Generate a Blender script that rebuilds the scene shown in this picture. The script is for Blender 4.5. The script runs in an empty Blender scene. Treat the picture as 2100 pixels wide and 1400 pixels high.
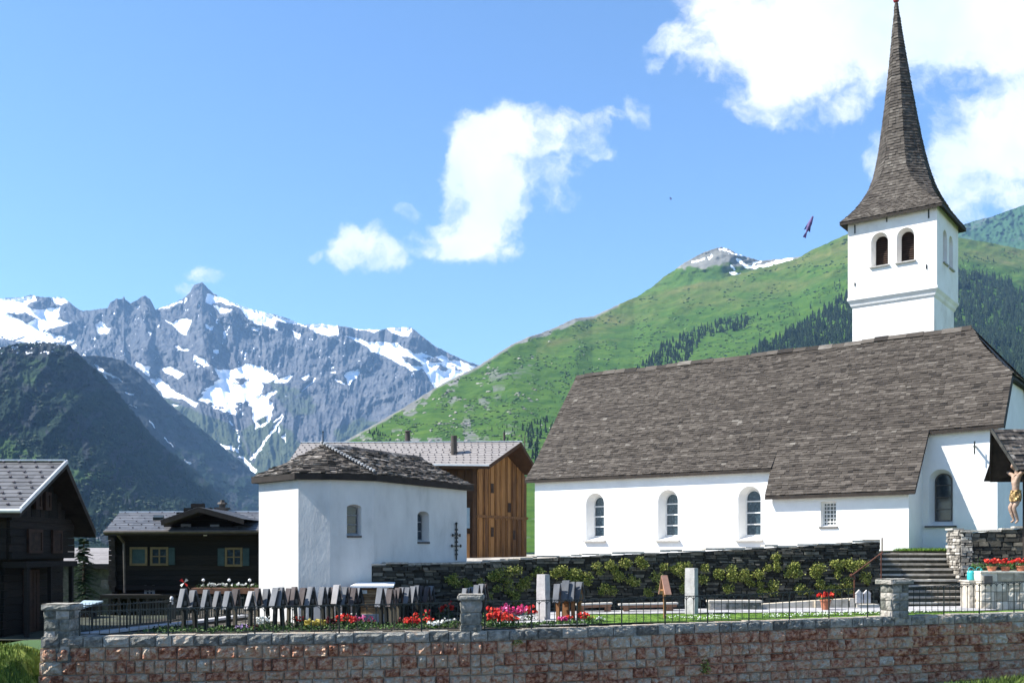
import bpy, math, random
import numpy as np
from mathutils import Vector, Matrix, noise as mnoise

random.seed(7)
rng = np.random.default_rng(7)
SC = bpy.context.scene
COL = SC.collection
R = math.radians
F = 2041.67          # focal length in photo pixels (2100 wide), eye level at row 1130
HY, CX = 1130.0, 1050.0

# ------------------------------------------------------------------ camera, world, sun, exposure
cam_d = bpy.data.cameras.new('camera')
cam_d.sensor_width = 36.0
cam_d.lens = 35.0
cam_d.shift_y = (HY - 700.0) / 2100.0
cam_d.clip_start = 0.1
cam_d.clip_end = 60000.0
cam = bpy.data.objects.new('camera', cam_d)
COL.objects.link(cam)
cam.location = (0, 0, 0)
cam.rotation_euler = (R(90), 0, 0)
SC.camera = cam

SC.view_settings.view_transform = 'Standard'
SC.view_settings.look = 'None'
SC.view_settings.gamma = 1.0
SC.view_settings.exposure = 1.36
SC.cycles.max_bounces = 6
SC.cycles.volume_bounces = 0

SUN_DIR = Vector((-0.667, -0.04, 0.743)).normalized()     # towards the sun
SUN_EL = math.asin(SUN_DIR.z)
sun_d = bpy.data.lights.new('sun', 'SUN')
sun_d.energy = 5.0
sun_d.angle = R(0.5)
sun_d.color = (1.0, 0.965, 0.90)
sun = bpy.data.objects.new('sun', sun_d)
COL.objects.link(sun)
sun.rotation_euler = (-SUN_DIR).to_track_quat('-Z', 'Y').to_euler()

world = bpy.data.worlds.new('World')
SC.world = world
world.use_nodes = True
wn, wl = world.node_tree.nodes, world.node_tree.links
wn.clear()
w_out = wn.new('ShaderNodeOutputWorld')
w_bg = wn.new('ShaderNodeBackground')
w_sky = wn.new('ShaderNodeTexSky')
w_sky.sky_type = 'NISHITA'
w_sky.sun_disc = False
w_sky.sun_elevation = SUN_EL
# sun_rotation is measured from +Y towards +X
w_sky.sun_rotation = math.atan2(SUN_DIR.x, SUN_DIR.y)
w_sky.altitude = 1500
w_sky.air_density = 1.0
w_sky.dust_density = 0.3
w_sky.ozone_density = 3.0
SKY_STRENGTH = 0.102
w_bg.inputs['Strength'].default_value = SKY_STRENGTH
wl.new(w_bg.outputs[0], w_out.inputs[0])


def wnode(t, **kw):
    n = wn.new(t)
    for k, v in kw.items():
        setattr(n, k, v)
    return n


def wmath(op, a, b=None, c=None):
    n = wnode('ShaderNodeMath', operation=op)
    for i, x in enumerate((a, b, c)):
        if x is None:
            continue
        if isinstance(x, (int, float)):
            n.inputs[i].default_value = x
        else:
            wl.new(x, n.inputs[i])
    return n.outputs[0]


def sky_clouds():
    """Fair-weather clouds as a noise field in sky direction, mixed over the sky texture."""
    tc = wnode('ShaderNodeTexCoord')
    sep = wnode('ShaderNodeSeparateXYZ')
    wl.new(tc.outputs['Generated'], sep.inputs[0])
    ysafe = wmath('MAXIMUM', sep.outputs[1], 0.02)
    u = wmath('DIVIDE', sep.outputs[0], ysafe)
    v = wmath('DIVIDE', sep.outputs[2], ysafe)
    comb = wnode('ShaderNodeCombineXYZ')
    wl.new(u, comb.inputs[0]); wl.new(v, comb.inputs[1])
    # large warp
    n1 = wnode('ShaderNodeTexNoise')
    n1.inputs['Scale'].default_value = 9.0
    n1.inputs['Detail'].default_value = 6.0
    n1.inputs['Roughness'].default_value = 0.6
    wl.new(comb.outputs[0], n1.inputs['Vector'])
    vsub = wnode('ShaderNodeVectorMath', operation='SUBTRACT')
    vsub.inputs[1].default_value = (0.5, 0.5, 0.5)
    wl.new(n1.outputs['Color'], vsub.inputs[0])
    vsc = wnode('ShaderNodeVectorMath', operation='SCALE')
    vsc.inputs['Scale'].default_value = 0.085
    wl.new(vsub.outputs[0], vsc.inputs[0])
    vadd = wnode('ShaderNodeVectorMath', operation='ADD')
    wl.new(comb.outputs[0], vadd.inputs[0]); wl.new(vsc.outputs[0], vadd.inputs[1])
    blobs = [
        (1000, 300, 80, 75, 1), (1060, 285, 70, 62, 1), (962, 320, 55, 75, 1), (1100, 300, 75, 50, .8),
        (1160, 290, 70, 45, .55), (1005, 380, 95, 100, 1), (985, 450, 85, 80, 1), (965, 505, 75, 55, 1),
        (1025, 480, 45, 70, .65), (930, 385, 45, 70, .75), (900, 492, 75, 32, .7), (1195, 265, 45, 32, .45),
        (1125, 365, 75, 60, .5), (945, 460, 60, 60, .9),
        (745, 500, 60, 58, .95), (722, 525, 50, 38, .8), (805, 515, 55, 36, .8), (855, 492, 55, 30, .65),
        (645, 522, 28, 20, .48), (1310, 220, 38, 32, .55), (1255, 243, 38, 16, .38), (425, 550, 42, 20, .5),
        (392, 575, 40, 14, .42), (832, 422, 24, 20, .38), (1215, 318, 40, 18, .4),
        (1550, 60, 180, 110, 1), (1420, 82, 85, 55, .85), (1630, 145, 140, 90, 1), (1720, 60, 230, 170, 1),
        (1560, 205, 75, 45, .7), (1880, 30, 260, 170, 1), (2080, 50, 240, 150, 1), (1500, 10, 140, 60, .9),
        (1700, 190, 120, 50, .7), (1350, 125, 25, 14, .45),
        (2045, 290, 120, 125, 1), (2120, 260, 150, 150, 1), (1965, 375, 70, 90, .85), (2085, 395, 130, 70, .7),
        (1800, 335, 40, 44, .68), (1950, 330, 55, 80, .85), (2000, 430, 90, 30, .5),
    ]
    field = None
    for (bx, by, rx, ry, wt) in blobs:
        s = wnode('ShaderNodeVectorMath', operation='SUBTRACT')
        wl.new(vadd.outputs[0], s.inputs[0])
        s.inputs[1].default_value = ((bx - CX) / F, (HY - by) / F, 0)
        m = wnode('ShaderNodeVectorMath', operation='MULTIPLY')
        wl.new(s.outputs[0], m.inputs[0])
        m.inputs[1].default_value = (F / (rx * CLOUD_GROW), F / (ry * CLOUD_GROW), 0)
        l = wnode('ShaderNodeVectorMath', operation='LENGTH')
        wl.new(m.outputs[0], l.inputs[0])
        inv = wmath('SUBTRACT', 1.0, l.outputs['Value'])
        val = wmath('MULTIPLY', inv, 1.25 * wt)
        if wt < 1:
            val = wmath('MINIMUM', val, wt * 0.62)
        field = val if field is None else wmath('SMOOTH_MAX', field, val, 0.12)
    n2 = wnode('ShaderNodeTexNoise')
    n2.inputs['Scale'].default_value = 26.0
    n2.inputs['Detail'].default_value = 9.0
    n2.inputs['Roughness'].default_value = 0.62
    wl.new(vadd.outputs[0], n2.inputs['Vector'])
    nn = wmath('MULTIPLY', wmath('SUBTRACT', n2.outputs['Fac'], 0.5), 1.5)
    tot = wmath('ADD', field, nn)
    mr = wnode('ShaderNodeMapRange', interpolation_type='SMOOTHSTEP')
    mr.inputs['From Min'].default_value = 0.04
    mr.inputs['From Max'].default_value = 0.72
    wl.new(tot, mr.inputs['Value'])
    front = wmath('GREATER_THAN', sep.outputs[1], 0.05)
    dens = wmath('MULTIPLY', mr.outputs[0], front)
    # soft grey shading inside the clouds
    n3 = wnode('ShaderNodeTexNoise')
    n3.inputs['Scale'].default_value = 6.0
    n3.inputs['Detail'].default_value = 4.0
    wl.new(vadd.outputs[0], n3.inputs['Vector'])
    ramp = wnode('ShaderNodeValToRGB')
    ramp.color_ramp.elements[0].position = 0.32
    ramp.color_ramp.elements[0].color = (3.7, 4.2, 4.5, 1)
    ramp.color_ramp.elements[1].position = 0.55
    ramp.color_ramp.elements[1].color = (4.9, 4.95, 4.95, 1)
    wl.new(n3.outputs['Fac'], ramp.inputs[0])
    hsv = wnode('ShaderNodeHueSaturation')
    hsv.inputs['Saturation'].default_value = SKY_SAT
    hsv.inputs['Value'].default_value = SKY_VAL
    wl.new(w_sky.outputs[0], hsv.inputs['Color'])
    mix = wnode('ShaderNodeMixRGB')
    wl.new(dens, mix.inputs[0])
    wl.new(hsv.outputs[0], mix.inputs[1])
    wl.new(ramp.outputs[0], mix.inputs[2])
    wl.new(mix.outputs[0], w_bg.inputs['Color'])


CLOUD_GROW = 1.12
SKY_SAT, SKY_VAL = 1.10, 1.0
sky_clouds()


# ------------------------------------------------------------------ helpers
def P(px, py, Y):
    """A point seen at photo pixel (px, py) that stands Y metres away."""
    return Vector(((px - CX) / F * Y, Y, (HY - py) / F * Y))


def PX(px, Y):
    return (px - CX) / F * Y


def ZG(x, y=0):
    return -2.12 + 0.0085 * (x + 11)


def ZT(x, y=0):
    return -0.40 + 0.02 * (x + 4)


class MB:
    """Collects polygons, then links them as one mesh object."""

    def __init__(self):
        self.v, self.f, self.m, self.t = [], [], [], []

    def poly(self, pts, m=0, t=0.5):
        b = len(self.v)
        self.v += [tuple(p) for p in pts]
        self.f.append(tuple(range(b, b + len(pts))))
        self.m.append(m); self.t.append(t)

    def mesh(self, verts, faces, m=0, t=0.5):
        b = len(self.v)
        self.v += [tuple(p) for p in verts]
        for f in faces:
            self.f.append(tuple(b + i for i in f))
            self.m.append(m); self.t.append(t)

    def hexa(self, p, m=0, t=0.5):
        """p: 8 corners, bottom 4 counter-clockwise then top 4."""
        self.mesh(p, [(3, 2, 1, 0), (4, 5, 6, 7), (0, 1, 5, 4), (1, 2, 6, 5), (2, 3, 7, 6), (3, 0, 4, 7)], m, t)

    def obox(self, o, a, b, c, m=0, t=0.5):
        """box from corner o along vectors a, b, c"""
        o, a, b, c = Vector(o), Vector(a), Vector(b), Vector(c)
        self.hexa([o, o + a, o + a + b, o + b, o + c, o + a + c, o + a + b + c, o + b + c], m, t)

    def box(self, x0, x1, y0, y1, z0, z1, m=0, t=0.5):
        self.obox((x0, y0, z0), (x1 - x0, 0, 0), (0, y1 - y0, 0), (0, 0, z1 - z0), m, t)

    def bar(self, p0, p1, w, d=None, m=0, t=0.5, up=Vector((0, 0, 1))):
        p0, p1 = Vector(p0), Vector(p1)
        d = d or w
        a = (p1 - p0)
        ax = a.normalized()
        if abs(ax.dot(up)) > 0.95:
            up = Vector((0, 1, 0))
        s = ax.cross(up).normalized()
        q = s.cross(ax).normalized()
        self.obox(p0 - s * w / 2 - q * d / 2, a, s * w, q * d, m, t)

    def tube(self, p0, p1, r0, r1=None, n=8, m=0, t=0.5, cap=True):
        p0, p1 = Vector(p0), Vector(p1)
        r1 = r0 if r1 is None else r1
        ax = (p1 - p0).normalized()
        up = Vector((0, 0, 1)) if abs(ax.z) < 0.9 else Vector((0, 1, 0))
        s = ax.cross(up).normalized(); q = ax.cross(s)
        vs, fs = [], []
        for (p, r) in ((p0, r0), (p1, r1)):
            for i in range(n):
                a = 2 * math.pi * i / n
                vs.append(p + s * (r * math.cos(a)) + q * (r * math.sin(a)))
        for i in range(n):
            j = (i + 1) % n
            fs.append((j, i, n + i, n + j))
        if cap:
            fs.append(tuple(range(n))); fs.append(tuple(reversed(range(n, 2 * n))))
        self.mesh(vs, fs, m, t)

    def lathe(self, c, prof, n=14, m=0, t=0.5):
        c = Vector(c)
        vs, fs = [], []
        for (r, z) in prof:
            for i in range(n):
                a = 2 * math.pi * i / n
                vs.append(c + Vector((r * math.cos(a), r * math.sin(a), z)))
        for k in range(len(prof) - 1):
            for i in range(n):
                j = (i + 1) % n
                fs.append((k * n + i, k * n + j, (k + 1) * n + j, (k + 1) * n + i))
        fs.append(tuple(reversed(range(n)))); fs.append(tuple(range((len(prof) - 1) * n, len(prof) * n)))
        self.mesh(vs, fs, m, t)

    def lump(self, c, r, m=0, t=0.5, sub=1, rough=0.25, squash=(1, 1, 1)):
        vs, fs = ico(sub)
        c = Vector(c)
        off = Vector((random.random() * 50, random.random() * 50, 0))
        out = []
        for p in vs:
            k = 1 + rough * mnoise.noise(p * 1.7 + off)
            out.append(c + Vector((p.x * r * k * squash[0], p.y * r * k * squash[1], p.z * r * k * squash[2])))
        self.mesh(out, fs, m, t)

    def build(self, name, mats, parent=None, smooth=False, loc=None):
        me = bpy.data.meshes.new(name)
        off = Vector((0, 0, 0))
        if parent is not None:
            off = root_loc(parent)
        if loc is not None:
            off = Vector(loc)
        v = [(p[0] - off.x, p[1] - off.y, p[2] - off.z) for p in self.v]
        me.from_pydata(v, [], self.f)
        if not isinstance(mats, (list, tuple)):
            mats = [mats]
        for mm in mats:
            me.materials.append(mm)
        me.polygons.foreach_set('material_index', self.m)
        at = me.attributes.new('tint', 'FLOAT', 'FACE')
        at.data.foreach_set('value', self.t)
        if smooth:
            me.polygons.foreach_set('use_smooth', [True] * len(self.f))
        me.update()
        o = bpy.data.objects.new(name, me)
        COL.objects.link(o)
        if parent is not None:
            o.parent = parent
        elif loc is not None:
            o.location = loc
        return o


def root_loc(o):
    l = Vector((0, 0, 0))
    while o is not None:
        l += Vector(o.location)
        o = o.parent
    return l


_ico = {}


def ico(sub):
    if sub in _ico:
        return _ico[sub]
    if sub == 0:
        vs = [Vector(p) for p in ((1, 0, 0), (-1, 0, 0), (0, 1, 0), (0, -1, 0), (0, 0, 1), (0, 0, -1))]
        fs = [(0, 2, 4), (2, 1, 4), (1, 3, 4), (3, 0, 4), (2, 0, 5), (1, 2, 5), (3, 1, 5), (0, 3, 5)]
    else:
        import bmesh
        bm = bmesh.new()
        bmesh.ops.create_icosphere(bm, subdivisions=sub, radius=1)
        bm.verts.ensure_lookup_table()
        vs = [v.co.copy() for v in bm.verts]
        fs = [tuple(v.index for v in f.verts) for f in bm.faces]
        bm.free()
    _ico[sub] = (vs, fs)
    return _ico[sub]


def thing(name, loc, label, cat, group=None):
    o = bpy.data.objects.new(name, None)
    o.empty_display_size = 0.3
    COL.objects.link(o)
    o.location = loc
    o['label'] = label; o['category'] = cat
    if group:
        o['group'] = group
    return o


def tag(o, label, cat, group=None):
    o['label'] = label; o['category'] = cat
    if group:
        o['group'] = group
    return o


def structure(o):
    o['kind'] = 'structure'
    return o


def stuff(o, label=None, cat=None):
    o['kind'] = 'stuff'
    if label:
        o['label'] = label; o['category'] = cat
    return o


def copy_tree(o, parent=None):
    c = o.copy()
    COL.objects.link(c)
    if parent is not None:
        c.parent = parent
    for ch in list(o.children):
        copy_tree(ch, c)
    return c


# ------------------------------------------------------------------ materials
def pm(name, stops, scale=2.0, rough=0.85, bump=0.0, bscale=8.0, stretch=(1, 1, 1), tintw=0.6, noisew=0.6,
       spec=0.3, detail=6.0, metallic=0.0, bdist=0.02, bright=None):
    """Colour ramp driven by the face tint plus fractal noise in object space; optional noise bump."""
    m = bpy.data.materials.new(name)
    m.use_nodes = True
    nt = m.node_tree
    n, l = nt.nodes, nt.links
    bs = n['Principled BSDF']
    geo = n.new('ShaderNodeNewGeometry')
    mp = n.new('ShaderNodeMapping')
    mp.inputs['Scale'].default_value = stretch
    l.new(geo.outputs['Position'], mp.inputs['Vector'])
    no = n.new('ShaderNodeTexNoise')
    no.inputs['Scale'].default_value = scale
    no.inputs['Detail'].default_value = detail
    no.inputs['Roughness'].default_value = 0.62
    l.new(mp.outputs[0], no.inputs['Vector'])
    at = n.new('ShaderNodeAttribute'); at.attribute_name = 'tint'
    a = n.new('ShaderNodeMath'); a.operation = 'SUBTRACT'; a.inputs[1].default_value = 0.5
    l.new(at.outputs['Fac'], a.inputs[0])
    b = n.new('ShaderNodeMath'); b.operation = 'MULTIPLY_ADD'
    l.new(a.outputs[0], b.inputs[0]); b.inputs[1].default_value = tintw; b.inputs[2].default_value = 0.5
    c = n.new('ShaderNodeMath'); c.operation = 'SUBTRACT'; c.inputs[1].default_value = 0.5
    l.new(no.outputs['Fac'], c.inputs[0])
    d = n.new('ShaderNodeMath'); d.operation = 'MULTIPLY_ADD'
    l.new(c.outputs[0], d.inputs[0]); d.inputs[1].default_value = noisew * 2.2; l.new(b.outputs[0], d.inputs[2])
    rp = n.new('ShaderNodeValToRGB')
    els = rp.color_ramp.elements
    while len(els) < len(stops):
        els.new(0.5)
    for e, (p, col) in zip(els, stops):
        e.position = p; e.color = (*col, 1)
    l.new(d.outputs[0], rp.inputs[0])
    l.new(rp.outputs[0], bs.inputs['Base Color'])
    bs.inputs['Roughness'].default_value = rough
    bs.inputs['Specular IOR Level'].default_value = spec
    bs.inputs['Metallic'].default_value = metallic
    if bump > 0:
        n2 = n.new('ShaderNodeTexNoise')
        n2.inputs['Scale'].default_value = bscale
        n2.inputs['Detail'].default_value = 7.0
        n2.inputs['Roughness'].default_value = 0.65
        l.new(mp.outputs[0], n2.inputs['Vector'])
        bp = n.new('ShaderNodeBump')
        bp.inputs['Strength'].default_value = bump
        bp.inputs['Distance'].default_value = bdist
        l.new(n2.outputs['Fac'], bp.inputs['Height'])
        l.new(bp.outputs[0], bs.inputs['Normal'])
    return m


def two(a, b):
    return [(0.25, a), (0.75, b)]


M = {}
M['plaster'] = pm('white_plaster', two((.66, .655, .64), (.79, .785, .765)), .9, .9, .35, 6, tintw=0, noisew=.5, bdist=.03)
M['tower_plaster'] = pm('tower_plaster', [(.2, (.62, .58, .54)), (.5, (.78, .75, .71)), (.8, (.84, .82, .79))], .8, .9, .4, 5, tintw=0, noisew=.6, bdist=.03)
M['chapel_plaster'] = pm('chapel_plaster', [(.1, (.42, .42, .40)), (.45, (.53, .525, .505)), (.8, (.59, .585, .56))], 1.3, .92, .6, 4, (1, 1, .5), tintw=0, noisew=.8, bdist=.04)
M['shingle'] = pm('wood_shingle', [(.04, (.014, .011, .009)), (.32, (.038, .031, .025)), (.55, (.059, .049, .040)),
                                   (.85, (.094, .081, .068)), (1.0, (.16, .145, .125))], 3, .85, .5, 22, (.6, .6, 3), tintw=.9, noisew=.45)
M['spire_shingle'] = pm('spire_shingle', [(.06, (.018, .0145, .012)), (.35, (.047, .039, .032)), (.6, (.074, .063, .053)),
                                          (.97, (.15, .135, .115))], 3, .8, .5, 20, tintw=.9, noisew=.45)
M['slate'] = pm('stone_slab_roof', [(.08, (.018, .016, .014)), (.4, (.065, .055, .048)), (.65, (.14, .12, .10)),
                                    (.92, (.34, .31, .28))], 5, .8, .7, 14, tintw=.9, noisew=.6)
M['ridge_white'] = pm('mortar_ridge', two((.28, .27, .26), (.46, .45, .43)), 6, .8, .3, 12)
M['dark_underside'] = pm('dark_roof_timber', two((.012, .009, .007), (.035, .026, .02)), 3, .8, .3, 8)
M['black_wood'] = pm('sun_blackened_wood', [(.2, (.002, .0016, .0013)), (.6, (.006, .0045, .0035)), (.9, (.016, .011, .008))], 4, .85, .5, 10, (.5, .5, 6), tintw=.7)
M['brown_door'] = pm('dark_red_wood', two((.018, .009, .006), (.045, .022, .014)), 4, .8, .3, 8)
M['barn_wood'] = pm('orange_board_wood', [(.15, (.070, .031, .011)), (.5, (.155, .074, .024)), (.85, (.25, .128, .045))], 3, .75, .4, 9, (3, 3, .35), tintw=.8)
M['barn_dark'] = pm('barn_shaded_wood', two((.03, .014, .006), (.055, .027, .012)), 3, .8, .2, 8)  # barn wood darkened: shade of gaps, eaves and front wall painted in
M['metal_roof'] = pm('grey_roof_plates', two((.19, .172, .162), (.27, .248, .235)), 4, .6, .1, 10, tintw=.5, noisew=.3)
M['slate_roof'] = pm('grey_slate_roof', two((.068, .068, .070), (.122, .121, .124)), 4, .5, .2, 10, tintw=.8, noisew=.4)
M['snow_hook'] = pm('dark_snow_hooks', two((.035, .03, .04), (.06, .05, .06)), 4, .6)
M['zinc'] = pm('zinc_edge', two((.45, .47, .5), (.62, .64, .66)), 5, .4, metallic=.3)
M['glass'] = pm('dark_window_glass', [(.2, (.010, .016, .022)), (.6, (.022, .034, .046)), (.9, (.07, .10, .13))], 7, .12, .1, 5, spec=.5)
M['pane_church'] = pm('leaded_glass', [(.25, (.012, .022, .03)), (.55, (.03, .05, .065)), (.8, (.10, .14, .17))], 16, .2, .25, 14, spec=.5)
M['louvre'] = pm('dark_louvre_wood', two((.012, .008, .006), (.045, .026, .018)), 5, .85, .3, 9)
M['white_bar'] = pm('white_painted_bar', two((.55, .55, .54), (.75, .75, .73)), 5, .6)
M['sill_stone'] = pm('sill_stone', two((.30, .29, .27), (.45, .43, .40)), 6, .85, .4, 15)
M['sill_dark'] = pm('dark_sill_stone', two((.07, .065, .06), (.13, .12, .11)), 6, .85, .4, 15)
M['iron'] = pm('dark_green_iron', two((.006, .010, .009), (.018, .026, .022)), 9, .5, spec=.4)
M['rust'] = pm('rusty_iron', two((.06, .02, .012), (.12, .045, .025)), 9, .7)
M['granite'] = pm('split_granite', [(.02, (.21, .075, .038)), (.22, (.47, .21, .125)), (.42, (.58, .345, .22)), (.60, (.62, .45, .31)),
                                    (.8, (.50, .43, .33)), (.97, (.66, .60, .49))], 7, .9, 1.0, 24, tintw=.62, noisew=.95, bdist=.09)
M['coping'] = pm('grey_coping_granite', [(.1, (.12, .115, .10)), (.45, (.27, .262, .23)), (.75, (.42, .395, .34)), (.95, (.50, .38, .28))], 7, .9, 1.0, 22, tintw=.7, noisew=.9, bdist=.09)
M['mortar'] = pm('wall_mortar', two((.13, .125, .10), (.30, .285, .24)), 4, .95, .6, 12)
M['pillar_stone'] = pm('pillar_granite', [(.15, (.085, .088, .075)), (.5, (.19, .19, .165)), (.85, (.36, .33, .29))], 7, .9, .9, 13, tintw=.6, noisew=.7, bdist=.05)
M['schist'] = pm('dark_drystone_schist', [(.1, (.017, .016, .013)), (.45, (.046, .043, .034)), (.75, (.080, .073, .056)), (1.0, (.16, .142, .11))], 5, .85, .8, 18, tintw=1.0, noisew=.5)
M['schist_lit'] = pm('pale_and_sunlit_stone', [(.1, (.10, .09, .075)), (.5, (.22, .20, .17)), (.9, (.42, .39, .34))], 6, .9, .8, 16, tintw=.9)  # lit copy of the schist for sunny wall faces and tops; also pale boulders
M['tuft'] = pm('cushion_plant', [(.1, (.05, .075, .012)), (.45, (.15, .18, .03)), (.75, (.27, .28, .06)), (.95, (.40, .38, .12))], 9, .8, tintw=.9)
M['leaf'] = pm('garden_leaf', [(.1, (.010, .030, .007)), (.5, (.032, .078, .014)), (.9, (.085, .15, .03))], 8, .7, tintw=.9)
M['lawn'] = pm('lawn_grass', [(.1, (.035, .085, .008)), (.5, (.075, .155, .014)), (.9, (.14, .22, .03))], 6, .9, .6, 30, tintw=.8)
M['verge'] = pm('meadow_grass', [(.1, (.04, .075, .008)), (.5, (.11, .165, .018)), (.9, (.22, .26, .05))], 4, .9, .6, 30, tintw=.9)
M['rank_grass'] = pm('rank_grass', [(.1, (.02, .045, .006)), (.5, (.055, .095, .014)), (.9, (.11, .15, .03))], 3, .9, tintw=.8)
M['soil'] = pm('grave_bed_soil', [(.2, (.022, .017, .012)), (.6, (.06, .05, .036)), (.9, (.13, .115, .09))], 3, .95, .8, 12)
M['gravel'] = pm('pale_gravel', [(.2, (.24, .235, .24)), (.6, (.34, .335, .34)), (.9, (.45, .44, .44))], 9, .95, .7, 40)
M['terrace'] = pm('terrace_gravel', [(.2, (.20, .175, .145)), (.6, (.32, .29, .25)), (.9, (.42, .39, .34))], 3, .95, .6, 25)
M['yard'] = pm('dark_yard_soil', two((.02, .022, .014), (.055, .06, .035)), 2, .95, .5, 12)
M['asphalt'] = pm('road_asphalt', two((.04, .04, .042), (.065, .064, .064)), 6, .95, .4, 60)
M['valley'] = pm('valley_meadow', [(.2, (.025, .055, .012)), (.6, (.05, .10, .02)), (.9, (.10, .14, .035))], .02, .95)
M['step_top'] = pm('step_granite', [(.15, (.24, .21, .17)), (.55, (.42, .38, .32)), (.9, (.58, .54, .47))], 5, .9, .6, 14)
M['riser'] = pm('shaded_riser', two((.03, .03, .022), (.08, .075, .055)), 5, .9, .6, 14)  # shade on the step fronts put into a dark colour
M['masonry'] = pm('pale_masonry', [(.15, (.34, .29, .22)), (.5, (.52, .46, .37)), (.9, (.66, .60, .50))], 5, .9, .7, 12, tintw=.8)
M['slab_stone'] = pm('pale_gravestone', two((.26, .25, .25), (.40, .385, .38)), 5, .85, .6, 14)
M['marker_grey'] = pm('weathered_marker_wood', [(.1, (.05, .054, .062)), (.5, (.10, .106, .118)), (.9, (.17, .175, .185))], 5, .65, .3, 12, (1, 1, .3), tintw=.9)
M['marker_purple'] = pm('brown_marker_wood', [(.1, (.07, .055, .053)), (.5, (.13, .108, .103)), (.9, (.20, .17, .16))], 5, .7, .3, 12, (1, 1, .3), tintw=.9)
M['marker_white'] = pm('bleached_marker_wood', two((.26, .25, .25), (.38, .36, .355)), 5, .7, .3, 12, tintw=.5)
M['marker_post'] = pm('dark_marker_post', [(.1, (.012, .013, .010)), (.5, (.03, .03, .022)), (.9, (.075, .065, .045))], 5, .85, .4, 12, (2, 2, .4), tintw=.9)
M['marker_new'] = pm('fresh_orange_wood', [(.1, (.14, .06, .02)), (.5, (.26, .12, .045)), (.9, (.38, .20, .085))], 5, .75, .4, 12, (2, 2, .4), tintw=.8)
M['new_roof'] = pm('fresh_reddish_board', two((.34, .17, .115), (.46, .25, .18)), 5, .7, .2, 12)
M['bench_wood'] = pm('bench_wood', two((.16, .075, .04), (.28, .15, .09)), 5, .7, .3, 10, (1, 1, 1))
M['bench_top'] = pm('bench_seat', two((.45, .41, .36), (.6, .56, .5)), 5, .7)
M['slat'] = pm('slatted_wood', two((.20, .12, .055), (.36, .24, .13)), 5, .75, .3, 12)
M['terracotta'] = pm('terracotta', two((.30, .10, .05), (.46, .18, .10)), 6, .8, .2, 15)
M['turquoise'] = pm('turquoise_plastic', two((.02, .27, .28), (.04, .40, .40)), 3, .4, spec=.4)
M['red'] = pm('red_blossom', [(.1, (.32, .010, .010)), (.5, (.62, .02, .018)), (.9, (.80, .10, .05))], 10, .7, tintw=.9)
M['pink'] = pm('magenta_blossom', [(.1, (.45, .02, .10)), (.5, (.68, .05, .22)), (.9, (.8, .25, .45))], 10, .7, tintw=.9)
M['white_fl'] = pm('white_blossom', two((.62, .62, .56), (.82, .82, .78)), 10, .7)
M['yellow'] = pm('yellow_blossom', [(.1, (.25, .20, .03)), (.5, (.45, .36, .06)), (.9, (.6, .5, .15))], 10, .7, tintw=.9)
M['darkred'] = pm('dark_red_foliage', two((.05, .008, .010), (.13, .02, .022)), 10, .7, tintw=.9)
M['violet'] = pm('violet_blossom', two((.22, .12, .32), (.55, .40, .62)), 10, .7, tintw=.9)
M['shutter'] = pm('teal_shutter', two((.02, .042, .045), (.035, .066, .068)), 5, .75)
M['yellow_frame'] = pm('ochre_window_frame', two((.10, .075, .035), (.16, .12, .06)), 5, .75)
M['grey_frame'] = pm('grey_window_frame', two((.16, .17, .18), (.24, .25, .26)), 5, .75)
M['sign_white'] = pm('white_enamel', two((.65, .65, .65), (.75, .75, .75)), 5, .4)
M['copper_pipe'] = pm('copper_pipe', two((.05, .04, .035), (.10, .085, .07)), 5, .5)
M['chimney_metal'] = pm('sooty_chimney', two((.035, .030, .026), (.085, .07, .06)), 5, .7, .3, 12)
M['skin'] = pm('carved_flesh_wood', [(.2, (.28, .19, .14)), (.5, (.46, .34, .26)), (.8, (.58, .46, .37))], 9, .6, .5, 18)
M['gold'] = pm('gilded_wood', [(.2, (.12, .07, .025)), (.5, (.24, .155, .055)), (.8, (.38, .27, .12))], 14, .5, .4, 20, metallic=.3)
M['bird'] = pm('dark_plumage', two((.07, .045, .13), (.12, .08, .20)), 9, .7)
M['needle'] = pm('conifer_needles', [(.1, (.004, .012, .005)), (.5, (.009, .025, .008)), (.9, (.024, .046, .014))], 2, .8, tintw=1.0)
M['bark'] = pm('bark', two((.03, .02, .014), (.07, .05, .035)), 5, .9, .5, 12)
M['finial'] = pm('red_copper_ball', two((.28, .03, .04), (.4, .06, .07)), 5, .4, metallic=.2)
M['rubble'] = pm('dark_rubble_wall', two((.02, .02, .018), (.07, .068, .06)), 4, .9, .6, 9)
M['concrete'] = pm('pale_concrete', two((.30, .30, .31), (.42, .42, .43)), 4, .9, .4, 12)
M['tarp'] = pm('pale_blue_sheet', two((.22, .29, .34), (.34, .42, .46)), 4, .6)


# ------------------------------------------------------------------ numpy fractal noise
def _hash(ix, iy, seed):
    h = (ix.astype(np.int64) * 374761393 + iy.astype(np.int64) * 668265263 + seed * 1442695041) & 0xFFFFFFFF
    h = ((h ^ (h >> 13)) * 1274126177) & 0xFFFFFFFF
    h = h ^ (h >> 16)
    return (h & 0xFFFFFF) / float(0xFFFFFF)


def vnoise(x, y, seed=0):
    ix, iy = np.floor(x), np.floor(y)
    fx, fy = x - ix, y - iy
    fx = fx * fx * fx * (fx * (fx * 6 - 15) + 10)
    fy = fy * fy * fy * (fy * (fy * 6 - 15) + 10)
    a, b = _hash(ix, iy, seed), _hash(ix + 1, iy, seed)
    c, d = _hash(ix, iy + 1, seed), _hash(ix + 1, iy + 1, seed)
    return (a * (1 - fx) + b * fx) * (1 - fy) + (c * (1 - fx) + d * fx) * fy


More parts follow.
